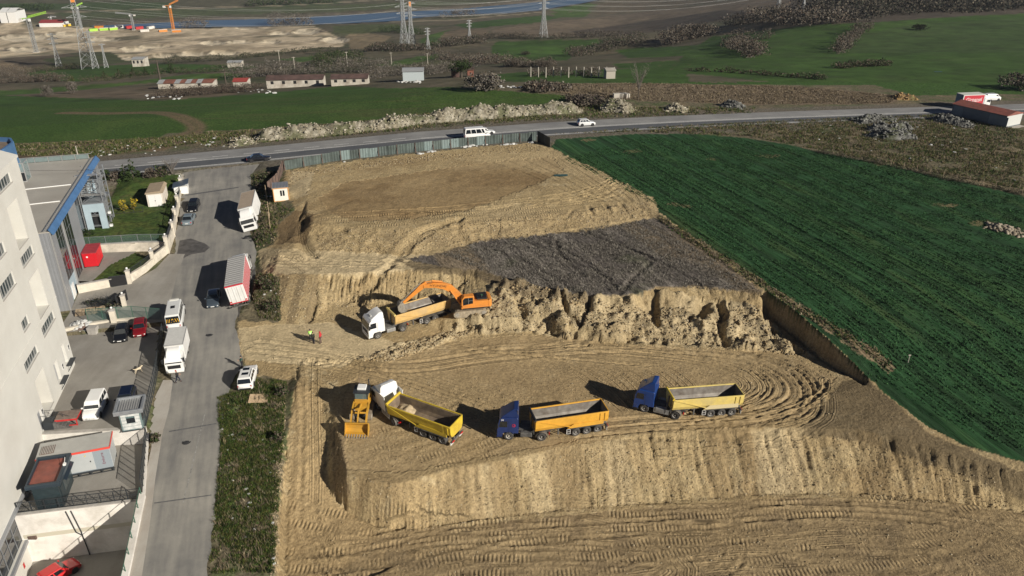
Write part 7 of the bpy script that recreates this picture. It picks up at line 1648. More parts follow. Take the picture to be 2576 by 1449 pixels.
# dog
pd = Vector((*G(*z2(1258, 715), T1Z), T1Z)); dg = thing('dog', pd, R(42), 'cream coloured dog walking in the yard behind the sliding gate', 'dog')
m_dog = mat('cream fur', (.55, .47, .34), .95, noise=.15, scale=8, dirt=(.42, .34, .22), dscale=5)
DV = [(-.30, 0, .55), (-.05, 0, .53), (.22, 0, .55), (.34, 0, .64), (.44, 0, .74), (.53, 0, .78), (.64, 0, .745), (-.42, 0, .56), (-.56, 0, .66), (-.62, 0, .78)]
DE = [(0, 1), (1, 2), (2, 3), (3, 4), (4, 5), (5, 6), (0, 7), (7, 8), (8, 9)]; DR = [.13, .125, .155, .11, .085, .085, .042, .05, .04, .02]
for s in (-1, 1):
    b = len(DV); o_ = .07 * s; DV += [(-.30, s * .09, .46), (-.24 + o_, s * .10, .36), (-.38 + o_, s * .10, .22), (-.33 + o_ * 1.5, s * .10, .03), (-.27 + o_ * 1.5, s * .10, .02)]; DR += [.095, .06, .032, .028, .03]; DE += [(0, b), (b, b + 1), (b + 1, b + 2), (b + 2, b + 3), (b + 3, b + 4)]
    b = len(DV); DV += [(.24, s * .09, .46), (.24 - o_, s * .10, .30), (.23 - o_ * 1.4, s * .10, .16), (.25 - o_ * 1.6, s * .10, .03), (.31 - o_ * 1.6, s * .10, .02)]; DR += [.08, .05, .034, .028, .03]; DE += [(2, b), (b, b + 1), (b + 1, b + 2), (b + 2, b + 3), (b + 3, b + 4)]
    b = len(DV); DV += [(.47, s * .07, .83), (.43, s * .11, .77)]; DR += [.03, .018]; DE += [(5, b), (b, b + 1)]
skin_part('body', DV, DE, DR, m_dog, dg); part('nose', MB().box((.675, 0, .73), (.03, .04, .03)), m_black, dg)
part('collar', MB().lathe((.36, 0, .655), (.6, 0, .7), [(-.02, .118), (.02, .118)], 12), m_brown_tin, dg)

# ============================================================ VEGETATION, STONES, LITTER
def veg_mat(name, tr=.25):
    m = bpy.data.materials.new(name); m.use_nodes = True; nt = m.node_tree; p = nt.nodes['Principled BSDF']; p.inputs['Roughness'].default_value = .85; p.inputs['Specular IOR Level'].default_value = .15
    at = nt.nodes.new('ShaderNodeAttribute'); at.attribute_name = 'Col'; nt.links.new(at.outputs['Color'], p.inputs['Base Color'])
    return m
m_veg = veg_mat('foliage'); m_grass = veg_mat('grass blades'); m_stone = veg_mat('stones')
def np_mesh(name, co, faces_n, idx, col):
    me = bpy.data.meshes.new(name); nv = len(co); nf = len(idx) // faces_n
    me.vertices.add(nv); me.loops.add(len(idx)); me.polygons.add(nf)
    me.vertices.foreach_set('co', np.asarray(co, np.float32).ravel()); me.loops.foreach_set('vertex_index', np.asarray(idx, np.int32)); me.polygons.foreach_set('loop_start', np.arange(0, len(idx), faces_n, dtype=np.int32))
    a = me.attributes.new('Col', 'FLOAT_COLOR', 'POINT'); c4 = np.ones((nv, 4), np.float32); c4[:, :3] = col; a.data.foreach_set('color', c4.ravel()); me.update(calc_edges=True)
    return me
def cards(cen, size, col, rg, flat=0.0):
    """random leaf-sized triangles"""
    n = len(cen); a = rg.normal(size=(n, 3)); a /= np.linalg.norm(a, axis=1)[:, None]; b = rg.normal(size=(n, 3)); b -= (a * b).sum(1)[:, None] * a; b /= np.linalg.norm(b, axis=1)[:, None]
    s = np.asarray(size)[:, None] if np.ndim(size) else size
    co = np.stack([cen + a * s, cen - a * s * .5 + b * s * .85, cen - a * s * .5 - b * s * .85], 1).reshape(-1, 3)
    return co, np.arange(3 * n), np.repeat(col, 3, 0)
def pal(n, cols, rg, var=.25):
    c = np.array(cols)[rg.integers(0, len(cols), n)]; return c * (1 + var * rg.uniform(-1, 1, (n, 1)))
G_DK, G_MD, G_YL, B_TW, B_GR, B_RD = (.022, .035, .012), (.04, .062, .018), (.085, .09, .025), (.10, .085, .063), (.135, .12, .102), (.095, .07, .054)
def crown(name, blobs, n, leaf, cols, seed, parent=None, m=None):
    """leaf clumps spread through lumpy ellipsoids: (x,y,z,rx,ry,rz)"""
    rg = np.random.default_rng(seed); P = []
    vol = np.array([b[3] * b[4] * b[5] for b in blobs]) ** .75; cnt = np.maximum(8, (n * vol / vol.sum()).astype(int)); C_ = []
    for b, k in zip(blobs, cnt):
        nc = max(4, k // 14); d = rg.normal(size=(nc, 3)); d /= np.linalg.norm(d, axis=1)[:, None]; r = rg.uniform(.35, 1.0, nc) ** .6; ctr = d * r[:, None]
        tone = rg.uniform(.65, 1.3, nc); w = rg.integers(0, nc, k); p = ctr[w] + rg.normal(size=(k, 3)) * .15
        p = p * np.array(b[3:6]) + np.array(b[:3]); p[:, 2] = np.maximum(p[:, 2], b[2] - b[5]); P.append(p); C_.append(pal(k, cols, rg) * tone[w][:, None])
    P = np.concatenate(P); C_ = np.concatenate(C_)
    co, ix, cc = cards(P, leaf * rg.uniform(.6, 1.4, len(P)), C_, rg)
    return link(name, np_mesh(name, co, 3, ix, cc), m or m_veg, parent)
def twigs(name, base, hgt, spread, n, seed, m, parent, r=.03, lean=.0):
    rg = random.Random(seed); mb = MB()
    for k in range(n):
        a = rg.uniform(0, 6.28); e = rg.uniform(.25, 1); h = hgt * rg.uniform(.6, 1); tip = (base[0] + math.cos(a) * spread * e, base[1] + math.sin(a) * spread * e, base[2] + h)
        mid = (base[0] + math.cos(a) * spread * e * .35, base[1] + math.sin(a) * spread * e * .35, base[2] + h * .5)
        mb.tube(base, mid, r, r * .7, 4, False).tube(mid, tip, r * .7, r * .25, 4, False)
        for j in range(4):
            b = rg.uniform(0, 6.28); q = (mid[0] + (tip[0] - mid[0]) * j / 4, mid[1] + (tip[1] - mid[1]) * j / 4, mid[2] + (tip[2] - mid[2]) * j / 4); l_ = spread * .4
            mb.tube(q, (q[0] + math.cos(b) * l_, q[1] + math.sin(b) * l_, q[2] + l_ * .6), r * .45, r * .15, 3, False)
    return part(name, mb, m, parent, fix=False)
m_bark = mat('bark', (.075, .06, .045), .95, noise=.3, scale=4); m_twig = mat('grey twigs', (.15, .13, .11), .95)
def tree(name, label, p, h, r, cols, n, leaf, seed, kind='round', group=None, cat='tree'):
    t = thing(name, (p.x, p.y, p.z - .1), 0, label, cat, group)
    if kind == 'conifer':
        part('trunk', MB().tube((0, 0, 0), (0, 0, h * .95), r * .09, .02, 7), m_bark, t)
        bl = [(0, 0, h * (.12 + .8 * k / 7), r * (1 - k / 8.2), r * (1 - k / 8.2), h * .09) for k in range(8)]
    elif kind == 'bare':
        part('trunk', MB().tube((0, 0, 0), (0, 0, h * .4), r * .05, r * .035, 6), m_bark, t); twigs('branches', (0, 0, h * .25), h * .75, r, 22, seed, m_twig, t, max(.02, r * .018)); return t
    elif kind == 'shrub':
        twigs('stems', (0, 0, 0), h * .8, r * .8, 8, seed, m_bark, t, .035)
        rg = random.Random(seed); bl = [(rg.uniform(-.4, .4) * r, rg.uniform(-.4, .4) * r, h * rg.uniform(.45, .65), r * .7, r * .7, h * .42) for k in range(4)]
    else:
        part('trunk', MB().tube((0, 0, 0), (0, 0, h * .6), r * .1, r * .05, 7), m_bark, t)
        rg = random.Random(seed); bl = [(rg.uniform(-.5, .5) * r, rg.uniform(-.5, .5) * r, h * rg.uniform(.5, .8), r * .6, r * .6, h * .26) for k in range(6)]
    crown('crown', bl, n, leaf, cols, seed, t)
    return t
def hedge(name, label, path, hw, hh, cols, n, leaf, seed, group=None, cat='hedge'):
    """a hedgerow: photo path on the ground -> chain of lumpy leaf masses; one thing with stems"""
    rg = random.Random(seed); P = [pick(u, v, 100.0) for u, v in path]; p0 = P[0]; t = thing(name, p0, 0, label, cat, group); bl = []; stm = MB()
    for a, b in zip(P[:-1], P[1:]):
        k = max(2, int((b - a).length / (hw * 1.1)))
        for i in range(k):
            q = a.lerp(b, i / k) - p0; q.z = H(q.x + p0.x, q.y + p0.y) - p0.z; s = rg.uniform(.65, 1.25)
            bl.append((q.x + rg.uniform(-.3, .3) * hw, q.y + rg.uniform(-.3, .3) * hw, q.z + hh * .42 * s, hw * s, hw * s, hh * .55 * s)); stm.tube((q.x, q.y, q.z - .3), (q.x, q.y, q.z + hh * .6), .12, .05, 4, False)
    part('stems', stm, m_bark, t, fix=False)['kind'] = 'stuff'
    crown('foliage', bl, int(n * 3.2), leaf * .42, cols, seed, t)
    return t
BROWN = [B_TW, B_GR, B_RD, (.07, .06, .045)]; GREY = [B_GR, (.15, .135, .12), B_TW]; GREEN = [G_DK, G_MD, (.03, .05, .016)]; MIX = [B_TW, G_DK, G_MD, B_RD]
# --- garden planting
for i, (u, v, h_, r_, k, cols, l_) in enumerate([(263, 459, 2.6, 1.5, 'shrub', GREEN, 'dark clipped bush next to the office building at the back of the lawn'), (318, 458, 3.6, 1.8, 'conifer', GREEN, 'smaller dark conifer at the back of the lawn'), (337, 456, 4.6, 2.0, 'conifer', GREEN, 'taller dark conifer at the back of the lawn'), (290, 458, 2.0, 1.4, 'shrub', BROWN, 'brownish leafless shrub between bush and conifers'), (385, 452, 2.4, 1.6, 'shrub', BROWN, 'brown leafless shrub behind the beige shed'), (410, 448, 2.6, 1.7, 'shrub', MIX, 'dark leafless shrub behind the tin lean-to')]):
    p = Vector((*G(u, v, 3.3), 3.3)); tree('garden_shrub' if k == 'shrub' else 'garden_conifer', l_, p, h_, r_, cols, 900, .16, 400 + i, k)
tree('bare_tree', 'bare grey tree at the corner of the raised lawn by the junction', Vector((*G(436, 452, L1Z), L1Z)), 5.0, 2.0, GREY, 10, .1, 420, 'bare')
for i, (x, y) in enumerate(((-68.6, 132.2), (-67.0, 132.9))): tree('yellow_shrub', 'yellow leaved shrub on the lawn, %s' % ('the one nearer the stair tower' if i == 0 else 'the one nearer the shed'), Vector((x, y, L1Z)), 2.2, .7, [(.42, .30, .02), (.30, .24, .03), (.10, .10, .03)], 420, .12, 430 + i, 'shrub')
for i, (x, y) in enumerate(((-61.3, 134.2), (-69.5, 121.0), (-70.0, 127.5))): tree('lawn_shrub', 'low green shrub %s' % ('at the front corner of the beige shed', 'on the lawn beside the glass fence', 'at the foot of the stair tower')[i], Vector((x, y, L1Z)), 1.0, 1.1, GREEN, 420, .13, 440 + i, 'shrub')
# --- rough verges: tufts of grass and dead weeds
def tufts(name, polys, n, h, cols, seed, label, blades=5, wid=.05, flat=False):
    rg = np.random.default_rng(seed); X = []; Y = []
    for poly in polys:
        W_ = np.array([tuple(pick(u, v))[:2] for u, v in poly]); lo, hi = W_.min(0), W_.max(0); k = 0; need = n // len(polys); A_ = []
        while k < need:
            p = rg.uniform(lo, hi, (need * 2, 2)); p = p[in_poly(p[:, 0], p[:, 1], [tuple(q) for q in W_])]; A_.append(p); k += len(p)
            if len(p) == 0: break
        A_ = np.concatenate(A_)[:need]; X.append(A_[:, 0]); Y.append(A_[:, 1])
    X = np.concatenate(X); Y = np.concatenate(Y); dens = fbm(X / 2.5, Y / 2.5, seed, 3); ok = dens > -.25 + .5 * (rg.random(len(X)) - .5); X, Y = X[ok], Y[ok]; Z = Hs(X, Y); m = len(X)
    
    if flat:
        sr = X * (-RD[1]) + Y * RD[0]; k = np.round(sr / .62) * .62 - sr; X = X - RD[1] * k; Y = Y + RD[0] * k; Z = Hs(X, Y)
    tone = pal(m, cols, rg, .3); hh = h * rg.uniform(.5, 1.4, m) * (1 + .5 * fbm(X, Y, seed + 1, 2)); co = []; cc = []
    for b in range(blades):
        a = rg.uniform(0, 6.283, m); sp = rg.uniform(.1, .7, m) * hh; bx = X + rg.normal(0, .09, m); by = Y + rg.normal(0, .09, m); w = wid * rg.uniform(.6, 1.5, m)
        dx, dy = np.cos(a), np.sin(a)
        co.append(np.stack([np.stack([bx - dy * w, by + dx * w, Z - .03], 1), np.stack([bx + dy * w, by - dx * w, Z - .03], 1), np.stack([bx + dx * sp, by + dy * sp, Z + hh * rg.uniform(.7, 1.1, m)], 1)], 1)); cc.append(np.repeat(tone * rg.uniform(.75, 1.25, (m, 1)), 3, 0))
    co = np.concatenate(co).reshape(-1, 3); cc = np.concatenate(cc)
    o = link(name, np_mesh(name, co, 3, np.arange(len(co)), cc), m_grass); o['kind'] = 'stuff'; o['label'] = label; o['category'] = 'grass'
    return o
GRS = [(.045, .075, .018), (.06, .095, .02), (.09, .105, .025), G_DK, (.11, .10, .04)]; DEAD = [(.21, .165, .10), (.14, .115, .085), (.17, .135, .09), (.26, .215, .145)]
STRIPW = [(548, 1000), (600, 985), (640, 955), (720, 960), (712, 1100), (700, 1250), (688, 1440), (528, 1440), (545, 1250), (556, 1120)]
tufts('verge_grass', [STRIPW], 15000, .22, GRS, 501, 'rank green grass on the strip between street and ramp', 6, .05)
tufts('dead_weeds', [STRIPW], 2500, .35, DEAD + [G_DK], 502, 'dead weeds among the verge grass', 5, .03)
BANK = [(648, 692), (700, 700), (706, 808), (655, 800), (640, 760)]; BANK2 = [(640, 440), (690, 435), (712, 470), (690, 500), (735, 530), (700, 560), (690, 610), (648, 625), (636, 560)]
tufts('bank_weeds', [BANK, BANK2], 5000, .3, GRS + DEAD, 503, 'weeds on the bank between street and dig', 6, .05)
tufts('verge_grass', [[(1390, 338), (1720, 316), (2050, 300), (2390, 287), (2576, 330), (2576, 478), (2350, 436), (2090, 384), (1880, 342), (1600, 332)]], 30000, .36, DEAD + DEAD + GRS + GRS, 504, 'tall dead grass and weeds between wheat field and highway', 4, .05)
tufts('verge_grass', [[(10, 365), (400, 348), (600, 332), (560, 352), (420, 370), (220, 398), (30, 390)], [(480, 335), (650, 326), (950, 302), (1180, 272), (1420, 262), (1600, 270), (1900, 272), (1900, 285), (1400, 300), (1000, 330), (640, 362), (520, 372)]], 20000, .4, DEAD + GRS + GRS, 505, 'dead weeds on the far verge of the highway', 4, .06)
tufts('reed_grass', [[(1290, 218), (1500, 211), (2000, 218), (2250, 240), (2240, 260), (1900, 262), (1600, 252), (1430, 238)]], 34000, .3, DEAD + [(.19, .15, .105), (.15, .12, .09)], 506, 'belt of dry brown reeds and grass beyond the highway', 3, .07)
tufts('stubble_straw', [[(1110, 640), (1350, 594), (1630, 552), (1900, 728), (1660, 714), (1500, 738), (1300, 702)]], 14000, .22, [(.24, .22, .185), (.17, .155, .13), (.10, .09, .075)], 507, 'grey straw and dry stalks of the stubble strip', 4, .035)
wp = [(1420, 400), (1600, 345), (1850, 350), (2050, 385), (2576, 500), (2576, 1140), (2300, 1030), (2190, 940), (2000, 765), (1800, 630), (1660, 520)]
tufts('wheat_blades', [wp], 60000, .16, [(.03, .078, .027), (.04, .10, .034), (.024, .062, .024)], 508, 'blades of young wheat standing in the field', 3, .07, True)
tufts('field_edge_weeds', [[(1660, 540), (1800, 628), (2000, 762), (2250, 908), (2225, 925), (2000, 785), (1800, 655), (1655, 552)]], 1500, .25, GRS + DEAD, 509, 'weeds along the track at the edge of the wheat', 4, .06)
# --- stones
_ico = [(0, 0, 1), (.894, 0, .447), (.276, .851, .447), (-.724, .526, .447), (-.724, -.526, .447), (.276, -.851, .447), (.724, .526, -.447), (-.276, .851, -.447), (-.894, 0, -.447), (-.276, -.851, -.447), (.724, -.526, -.447), (0, 0, -1)]
_icf = [(0, 1, 2), (0, 2, 3), (0, 3, 4), (0, 4, 5), (0, 5, 1), (1, 6, 2), (2, 7, 3), (3, 8, 4), (4, 9, 5), (5, 10, 1), (6, 7, 2), (7, 8, 3), (8, 9, 4), (9, 10, 5), (10, 6, 1), (6, 11, 7), (7, 11, 8), (8, 11, 9), (9, 11, 10), (10, 11, 6)]
def stones(name, polys, n, s0, s1, cols, seed, label, sink=.25, power=3.0, cluster=0.0, kind='stuff', lift=None):
    rg = np.random.default_rng(seed); P = []
    for poly in polys:
        W_ = np.array([tuple(pick(u, v))[:2] for u, v in poly]); lo, hi = W_.min(0), W_.max(0); p = rg.uniform(lo, hi, (n * 12, 2)); p = p[in_poly(p[:, 0], p[:, 1], [tuple(q) for q in W_])]
        if cluster: p = p[fbm(p[:, 0] / 3, p[:, 1] / 3, seed, 3) > cluster]
        P.append(p[:n // len(polys)])
    P = np.concatenate(P); m = len(P); Z = Hs(P[:, 0], P[:, 1]); s = s0 + (s1 - s0) * rg.random(m) ** power
    V = np.array(_ico)[None] * (1 + rg.uniform(-.45, .45, (m, 12, 1))) * np.stack([s * rg.uniform(.7, 1.7, m), s * rg.uniform(.7, 1.4, m), s * rg.uniform(.35, .9, m)], 1)[:, None, :]
    a = rg.uniform(0, 6.28, m); ca, sa = np.cos(a)[:, None], np.sin(a)[:, None]; x = V[..., 0] * ca - V[..., 1] * sa; y = V[..., 0] * sa + V[..., 1] * ca
    z0 = Z + s * (.5 - sink) if lift is None else lift(P[:, 0], P[:, 1], Z, s)
    co = np.stack([x + P[:, :1], y + P[:, 1:], V[..., 2] + z0[:, None]], 2).reshape(-1, 3); ix = (np.array(_icf)[None] + 12 * np.arange(m)[:, None, None]).ravel()
    o = link(name, np_mesh(name, co, 3, ix, np.repeat(pal(m, cols, rg, .18), 12, 0)), m_stone); o['kind'] = kind; o['label'] = label; o['category'] = 'stones'
    return o
SOILC = [(.31, .24, .14), (.27, .205, .115), (.23, .17, .095), (.36, .30, .20)]
stones('clods', [[(1130, 838), (1230, 735), (1330, 712), (1500, 748), (1900, 765), (2050, 895), (1700, 862), (1440, 850), (1320, 830)]], 5200, .035, .18, SOILC + [(.2, .165, .115)], 601, 'broken clods and stones on the rubble slope', .2)
stones('clods', [[(900, 905), (1000, 872), (1120, 838), (1250, 824), (1150, 852), (1060, 886), (980, 908)]], 1100, .04, .16, SOILC, 602, 'clods along the low berm below the excavator', .2)
stones('clods', [[(850, 1080), (870, 1200), (1000, 1225), (1280, 1165), (1600, 1105), (2100, 1090), (2500, 1190), (2550, 1275), (2000, 1245), (1400, 1290), (1000, 1340), (850, 1255), (825, 1150)]], 9000, .02, .09, SOILC, 603, 'small clods on the long scraped batter', .3)
stones('clods', [[(800, 590), (1000, 578), (1640, 510), (1640, 545), (1350, 590), (1020, 640), (800, 632)]], 5000, .03, .13, SOILC, 604, 'clods on the bank below the upper platform', .3)
stones('clods', [[(704, 700), (1200, 690), (1120, 760), (900, 800), (700, 812)]], 2000, .03, .13, SOILC, 605, 'clods below the cut face behind the lorry', .3)
stones('clods', [[(690, 960), (720, 960), (716, 1100), (706, 1250), (700, 1449), (680, 1449), (688, 1250), (700, 1100)]], 1600, .02, .11, [(.36, .29, .19), (.31, .245, .15)], 606, 'pale stones along the edge of the weed strip', .25)
stones('clods', [[(720, 432), (1350, 360), (1380, 378), (1100, 402), (780, 440), (730, 470)]], 2600, .03, .16, SOILC + [(.15, .12, .08)], 607, 'clods at the foot of the hoarding', .3)
stones('clods', [[(740, 960), (2100, 900), (2120, 1040), (1500, 1100), (880, 1190), (760, 1449), (2500, 1449), (2500, 1300), (1000, 1350)]], 5000, .02, .09, SOILC, 608, 'loose small stones on the floors of the dig', .3)
# stone and rubble banks by the highway
def heap_thing(name, label, pts, w0, h0, m_core, cols, nst, s0, s1, seed, cat='rubble'):
    """a long spoil heap along photo points: a lumpy core and stones lying on it"""
    P = [pick(u, v, 100.0) for u, v in pts]; p0 = P[0]; t = thing(name, (p0.x, p0.y, p0.z), 0, label, cat); arr = np.array([(p.x, p.y) for p in P])
    acc = np.concatenate([[0], np.cumsum(np.hypot(*np.diff(arr, axis=0).T))]); Lh = acc[-1]; ns = max(8, int(Lh / .45)); S_ = np.linspace(0, Lh, ns); cx = np.interp(S_, acc, arr[:, 0]); cy = np.interp(S_, acc, arr[:, 1]); tx_, ty_ = np.gradient(cx), np.gradient(cy); tl_ = np.hypot(tx_, ty_) + 1e-9; nx_, ny_ = -ty_ / tl_, tx_ / tl_
    q = np.linspace(-1, 1, 13); X = cx[:, None] + nx_[:, None] * q * w0; Y = cy[:, None] + ny_[:, None] * q * w0
    hh = h0 * (.65 + .7 * vnoise(S_ / 4, S_ * 0, seed)) * sstep(0, 2.5, S_) * sstep(0, 2.5, Lh - S_)
    Zb = np.array([[H(x, y) for x, y in zip(r, s)] for r, s in zip(X, Y)])
    prof = np.clip(1 - np.abs(q) ** 1.7, 0, 1); Zh = hh[:, None] * prof * (1 + .55 * fbm(X * .9, Y * .9, seed, 4)) ; Z = Zb + Zh - .12
    cl = pal(X.size, cols, np.random.default_rng(seed), .1) * (.75 + .35 * vnoise(X * .8, Y * .8, seed + 3).ravel()[:, None])
    gm = sstep(-.1, .35, fbm(X / 2.5, Y / 2.5, seed + 5, 3)).ravel()[:, None] * .75; cl = cl * (1 - gm) + np.array((.075, .085, .035)) * gm
    o = grid_object('core', X - p0.x, Y - p0.y, Z - p0.z, cl.reshape(X.shape + (3,)), np.ones(X.shape, bool), m_core); o.parent = t; del o['kind']
    rg = np.random.default_rng(seed + 9); k = nst; i = rg.integers(1, ns - 1, k); j = rg.integers(1, 12, k); s = s0 + (s1 - s0) * rg.random(k) ** 2.5
    V = np.array(_ico)[None] * (1 + rg.uniform(-.35, .35, (k, 12, 1))) * np.stack([s * rg.uniform(.8, 1.5, k), s * rg.uniform(.8, 1.5, k), s * rg.uniform(.5, 1, k)], 1)[:, None, :]
    jx, jy = rg.normal(0, .25, k), rg.normal(0, .25, k); co = V + np.stack([X[i, j] - p0.x + jx, Y[i, j] - p0.y + jy, Z[i, j] - p0.z + s * .15], 1)[:, None, :]
    st_ = link('stones', np_mesh('stones', co.reshape(-1, 3), 3, (np.array(_icf)[None] + 12 * np.arange(k)[:, None, None]).ravel(), np.repeat(pal(k, cols, rg, .2), 12, 0)), m_stone, t); st_['kind'] = 'stuff'
    return t
m_heap = ground_mat('spoil', 1.2, .35, 1.0, .3, 1.2)
CHALK = [(.30, .275, .21), (.37, .34, .27), (.25, .22, .16), (.20, .18, .13)]; GRY = [(.12, .12, .11), (.19, .19, .175), (.085, .085, .08)]
heap_thing('rubble_heap', 'small heap of pale rubble at the left end of the chalk bank', [(570, 366), (605, 362), (645, 356)], 2.2, 1.3, m_heap, CHALK, 300, .08, .3, 701)
heap_thing('chalk_bank', 'long bank of pale chalk boulders along the far side of the highway', [(640, 349), (760, 339), (860, 331), (960, 318), (1060, 306), (1180, 296), (1300, 287), (1400, 280), (1462, 276)], 3.6, 2.1, m_heap, CHALK, 1700, .07, .36, 702)
heap_thing('rubble_heap', 'pale stone heap at the right end of the chalk bank', [(1505, 276), (1550, 278), (1595, 283)], 3.0, 2.2, m_heap, CHALK, 400, .08, .3, 703)
heap_thing('rubble_heap', 'low pale stone heap beside the highway past the chalk bank', [(1670, 275), (1700, 277), (1735, 280)], 2.6, 1.6, m_heap, CHALK, 200, .12, .45, 704)
heap_thing('rubble_heap', 'grey stone heap on the far verge opposite the wheat field corner', [(1810, 266), (1840, 268), (1875, 272)], 2.4, 1.5, m_heap, GRY, 260, .1, .35, 705)
heap_thing('earth_heap', 'ochre earth heap on the far verge before the red sided lorry', [(2240, 247), (2275, 248), (2310, 250)], 2.8, 1.7, m_heap, [(.30, .20, .09), (.24, .16, .08)], 150, .1, .4, 706)
for i, (pts, l_) in enumerate([([(2150, 310), (2200, 300), (2260, 305)], 'grey broken stone heap among the weeds, the one farthest from the shed'), ([(2170, 325), (2230, 330), (2290, 322)], 'grey broken stone heap in the middle of the weeds'), ([(2180, 338), (2240, 348), (2300, 345)], 'low grey slab heap at the lower edge of the stones'), ([(2340, 296), (2390, 308), (2450, 322)], 'grey rubble heap along the front of the long shed')]):
    heap_thing('rubble_heap', l_, pts, 2.6, 1.3, m_heap, GRY, 460, .08, .34, 710 + i)
heap_thing('field_stone_row', 'row of pale field stones lying in the wheat', [(2470, 565), (2515, 575), (2580, 590)], 1.6, .7, m_heap, [(.30, .26, .20), (.24, .2, .15)], 260, .1, .4, 720)

# ============================================================ FAR THINGS
m_lat = mat('lattice steel', (.28, .29, .29), .6, .2); m_lato = mat('orange lattice', (.55, .20, .03), .6); m_latg = mat('lime crane', (.30, .55, .05), .6); m_latw = mat('red white lattice', (.5, .16, .08), .6)
def up_at(p, u, v):
    """height over a ground point seen at photo row v"""
    d = ray(u, v); return CZ + d[2] * (p.y / d[1]) - p.z
def pylon(label, ub, vb, ut, vt, wb=None, arms=3, m=None, top=None):
    p = pick(ub, vb, 150.0); h = max(8.0, up_at(p, ut, vt)); wb = wb or h * .17; k = p.y / 400 * .13 + .05
    t = thing('pylon', p, R(25), label, 'pylon', None); mb = MB(); wt = wb * .16
    def w(z): return np.interp(z, [0, h * .55, h], [wb / 2, wt * 1.1, wt])
    lv = [h * f for f in (0, .13, .25, .36, .46, .55, .63, .7, .77, .84, .91, 1.0)]
    for a, b in zip(lv[:-1], lv[1:]):
        wa, wb_ = w(a), w(b); ca = [(-wa, -wa, a), (wa, -wa, a), (wa, wa, a), (-wa, wa, a)]; cb_ = [(-wb_, -wb_, b), (wb_, -wb_, b), (wb_, wb_, b), (-wb_, wb_, b)]
        for i in range(4):
            j = (i + 1) % 4; mb.bar(ca[i], cb_[i], k); mb.bar(ca[i], cb_[j], k * .65); mb.bar(ca[j], cb_[i], k * .65); mb.bar(cb_[i], cb_[j], k * .6)
    part('lattice_mast', mb, m or m_lat, t)
    for i in range(arms):
        z = h * (.96 - .13 * i); ar = MB(); l_ = h * (.13 + .03 * (i == 1))
        for s in (-1, 1): ar.bar((0, 0, z), (s * l_, 0, z), k).bar((0, 0, z + h * .045), (s * l_, 0, z), k * .8).bar((s * l_ * .5, 0, z), (s * l_ * .5, 0, z + h * .022), k * .6)
        part('cross_arm', ar, m or m_lat, t)
    if top: part('mast_top', MB().box((0, 0, h * .9), (wt * 2.2, wt * 2.2, h * .1)), top, t)
    return t
pylons = [pylon('tallest lattice pylon beside the construction ground, orange at its tip', 222, 172, 185, -14, top=m_lato), pylon('shorter lattice pylon standing close behind the tallest one', 241, 172, 217, 78), pylon('thin pale pylon between the crane and the tallest pylon', 149, 168, 131, 84), pylon('small pylon in the green field past the tallest pylon', 268, 170, 256, 110, arms=1),
          pylon('left one of the twin pylons on the scrub slope before the lake', 1018, 124, 1009, -6), pylon('right one of the twin pylons, with orange tip', 1036, 122, 1023, 4, top=m_lato), pylon('small pylon beside the twin pylons in the scrub', 1077, 124, 1073, 70), pylon('faint small pylon on the ploughed knoll', 1181, 103, 1178, 50),
          pylon('lattice pylon at the edge of the ploughed slope above the round green field', 1367, 95, 1366, -10), pylon('pylon on the bare ridge above the brown woods', 1957, 27, 1956, -34), pylon('slim pylon on the ridge behind the brown woods', 2019, 32, 2018, -20)]
def wire(name_l, pts):
    mb = MB()
    for a, b in zip(pts[:-1], pts[1:]):
        a, b = Vector(a), Vector(b); pr = a
        for k in range(1, 9):
            q = a.lerp(b, k / 8); q.z -= (b - a).length * .03 * (1 - (2 * k / 8 - 1) ** 2); mb.bar(pr, q, .055); pr = q
    o = part('power_line', mb, mat('bright conductor', (.4, .4, .38), .5, .2), fix=False); tag(o, name_l, 'power line', 'power lines'); return o
def tip(t, f, s): h = max(v.co.z for v in t.children[0].data.vertices); return (t.location.x + s * h * .13 * .9, t.location.y + s * h * .13 * .42, t.location.z + h * f)
fr = [(2700, -20, 620.0, 10), (2800, 0, 600.0, 2)]
for f in (.96, .83, .70):
    for s in (-1, 1):
        a = tip(pylons[8], f, s); b = tip(pylons[9], f, s); c = tip(pylons[4], f, s)
        wire('conductor strung over the valley between the pylons', [c, a, b, (b[0] + 500, b[1] + 60, b[2] + 20)]); d_ = tip(pylons[5], f, s); wire('conductor strung over the valley between the pylons', [tip(pylons[0], f, s), d_, (a[0] + 30, a[1] + 90, a[2] - 2), tip(pylons[10], f, s)])
def pole(label, ub, vb, ut, vt, m, arm=1.2, r=.16, name='utility_pole'):
    p = pick(ub, vb, 100.0); h = max(3.0, up_at(p, ut, vt)); t = thing(name, p, R(20), label, 'pole')
    part('shaft', MB().tube((0, 0, -.2), (0, 0, h), r, r * .6, 7), m, t)
    if arm: part('cross_arm', MB().bar((-arm, 0, h - .3), (arm, 0, h - .3), .14), m, t)
m_conp = mat('concrete pole', (.40, .37, .31), .9)
for a in [('dark leaning timber pole beside the barn with the striped roof', 404, 206, 394, 150, m_bark, 2.0, .45), ('dark pole between the two long barns', 569, 213, 566, 180, m_bark, 1.0, .3), ('pale concrete pole in the bare wood', 706, 175, 699, 126, m_conp, .8, .2), ('thin concrete pole at the end of the bare wood', 743, 187, 738, 143, m_conp, .8, .2), ('pole in the scrub left of the twin pylons', 874, 167, 870, 130, m_conp, .8, .2), ('pole below the twin pylons', 985, 162, 983, 132, m_conp, .8, .2), ('pole at the edge of the little green field', 1076, 160, 1075, 134, m_conp, .8, .2)]: pole(*a)
pole('thin concrete pole on the verge behind the office building', 199, 404, 190, 367, m_conp, 0, .14)
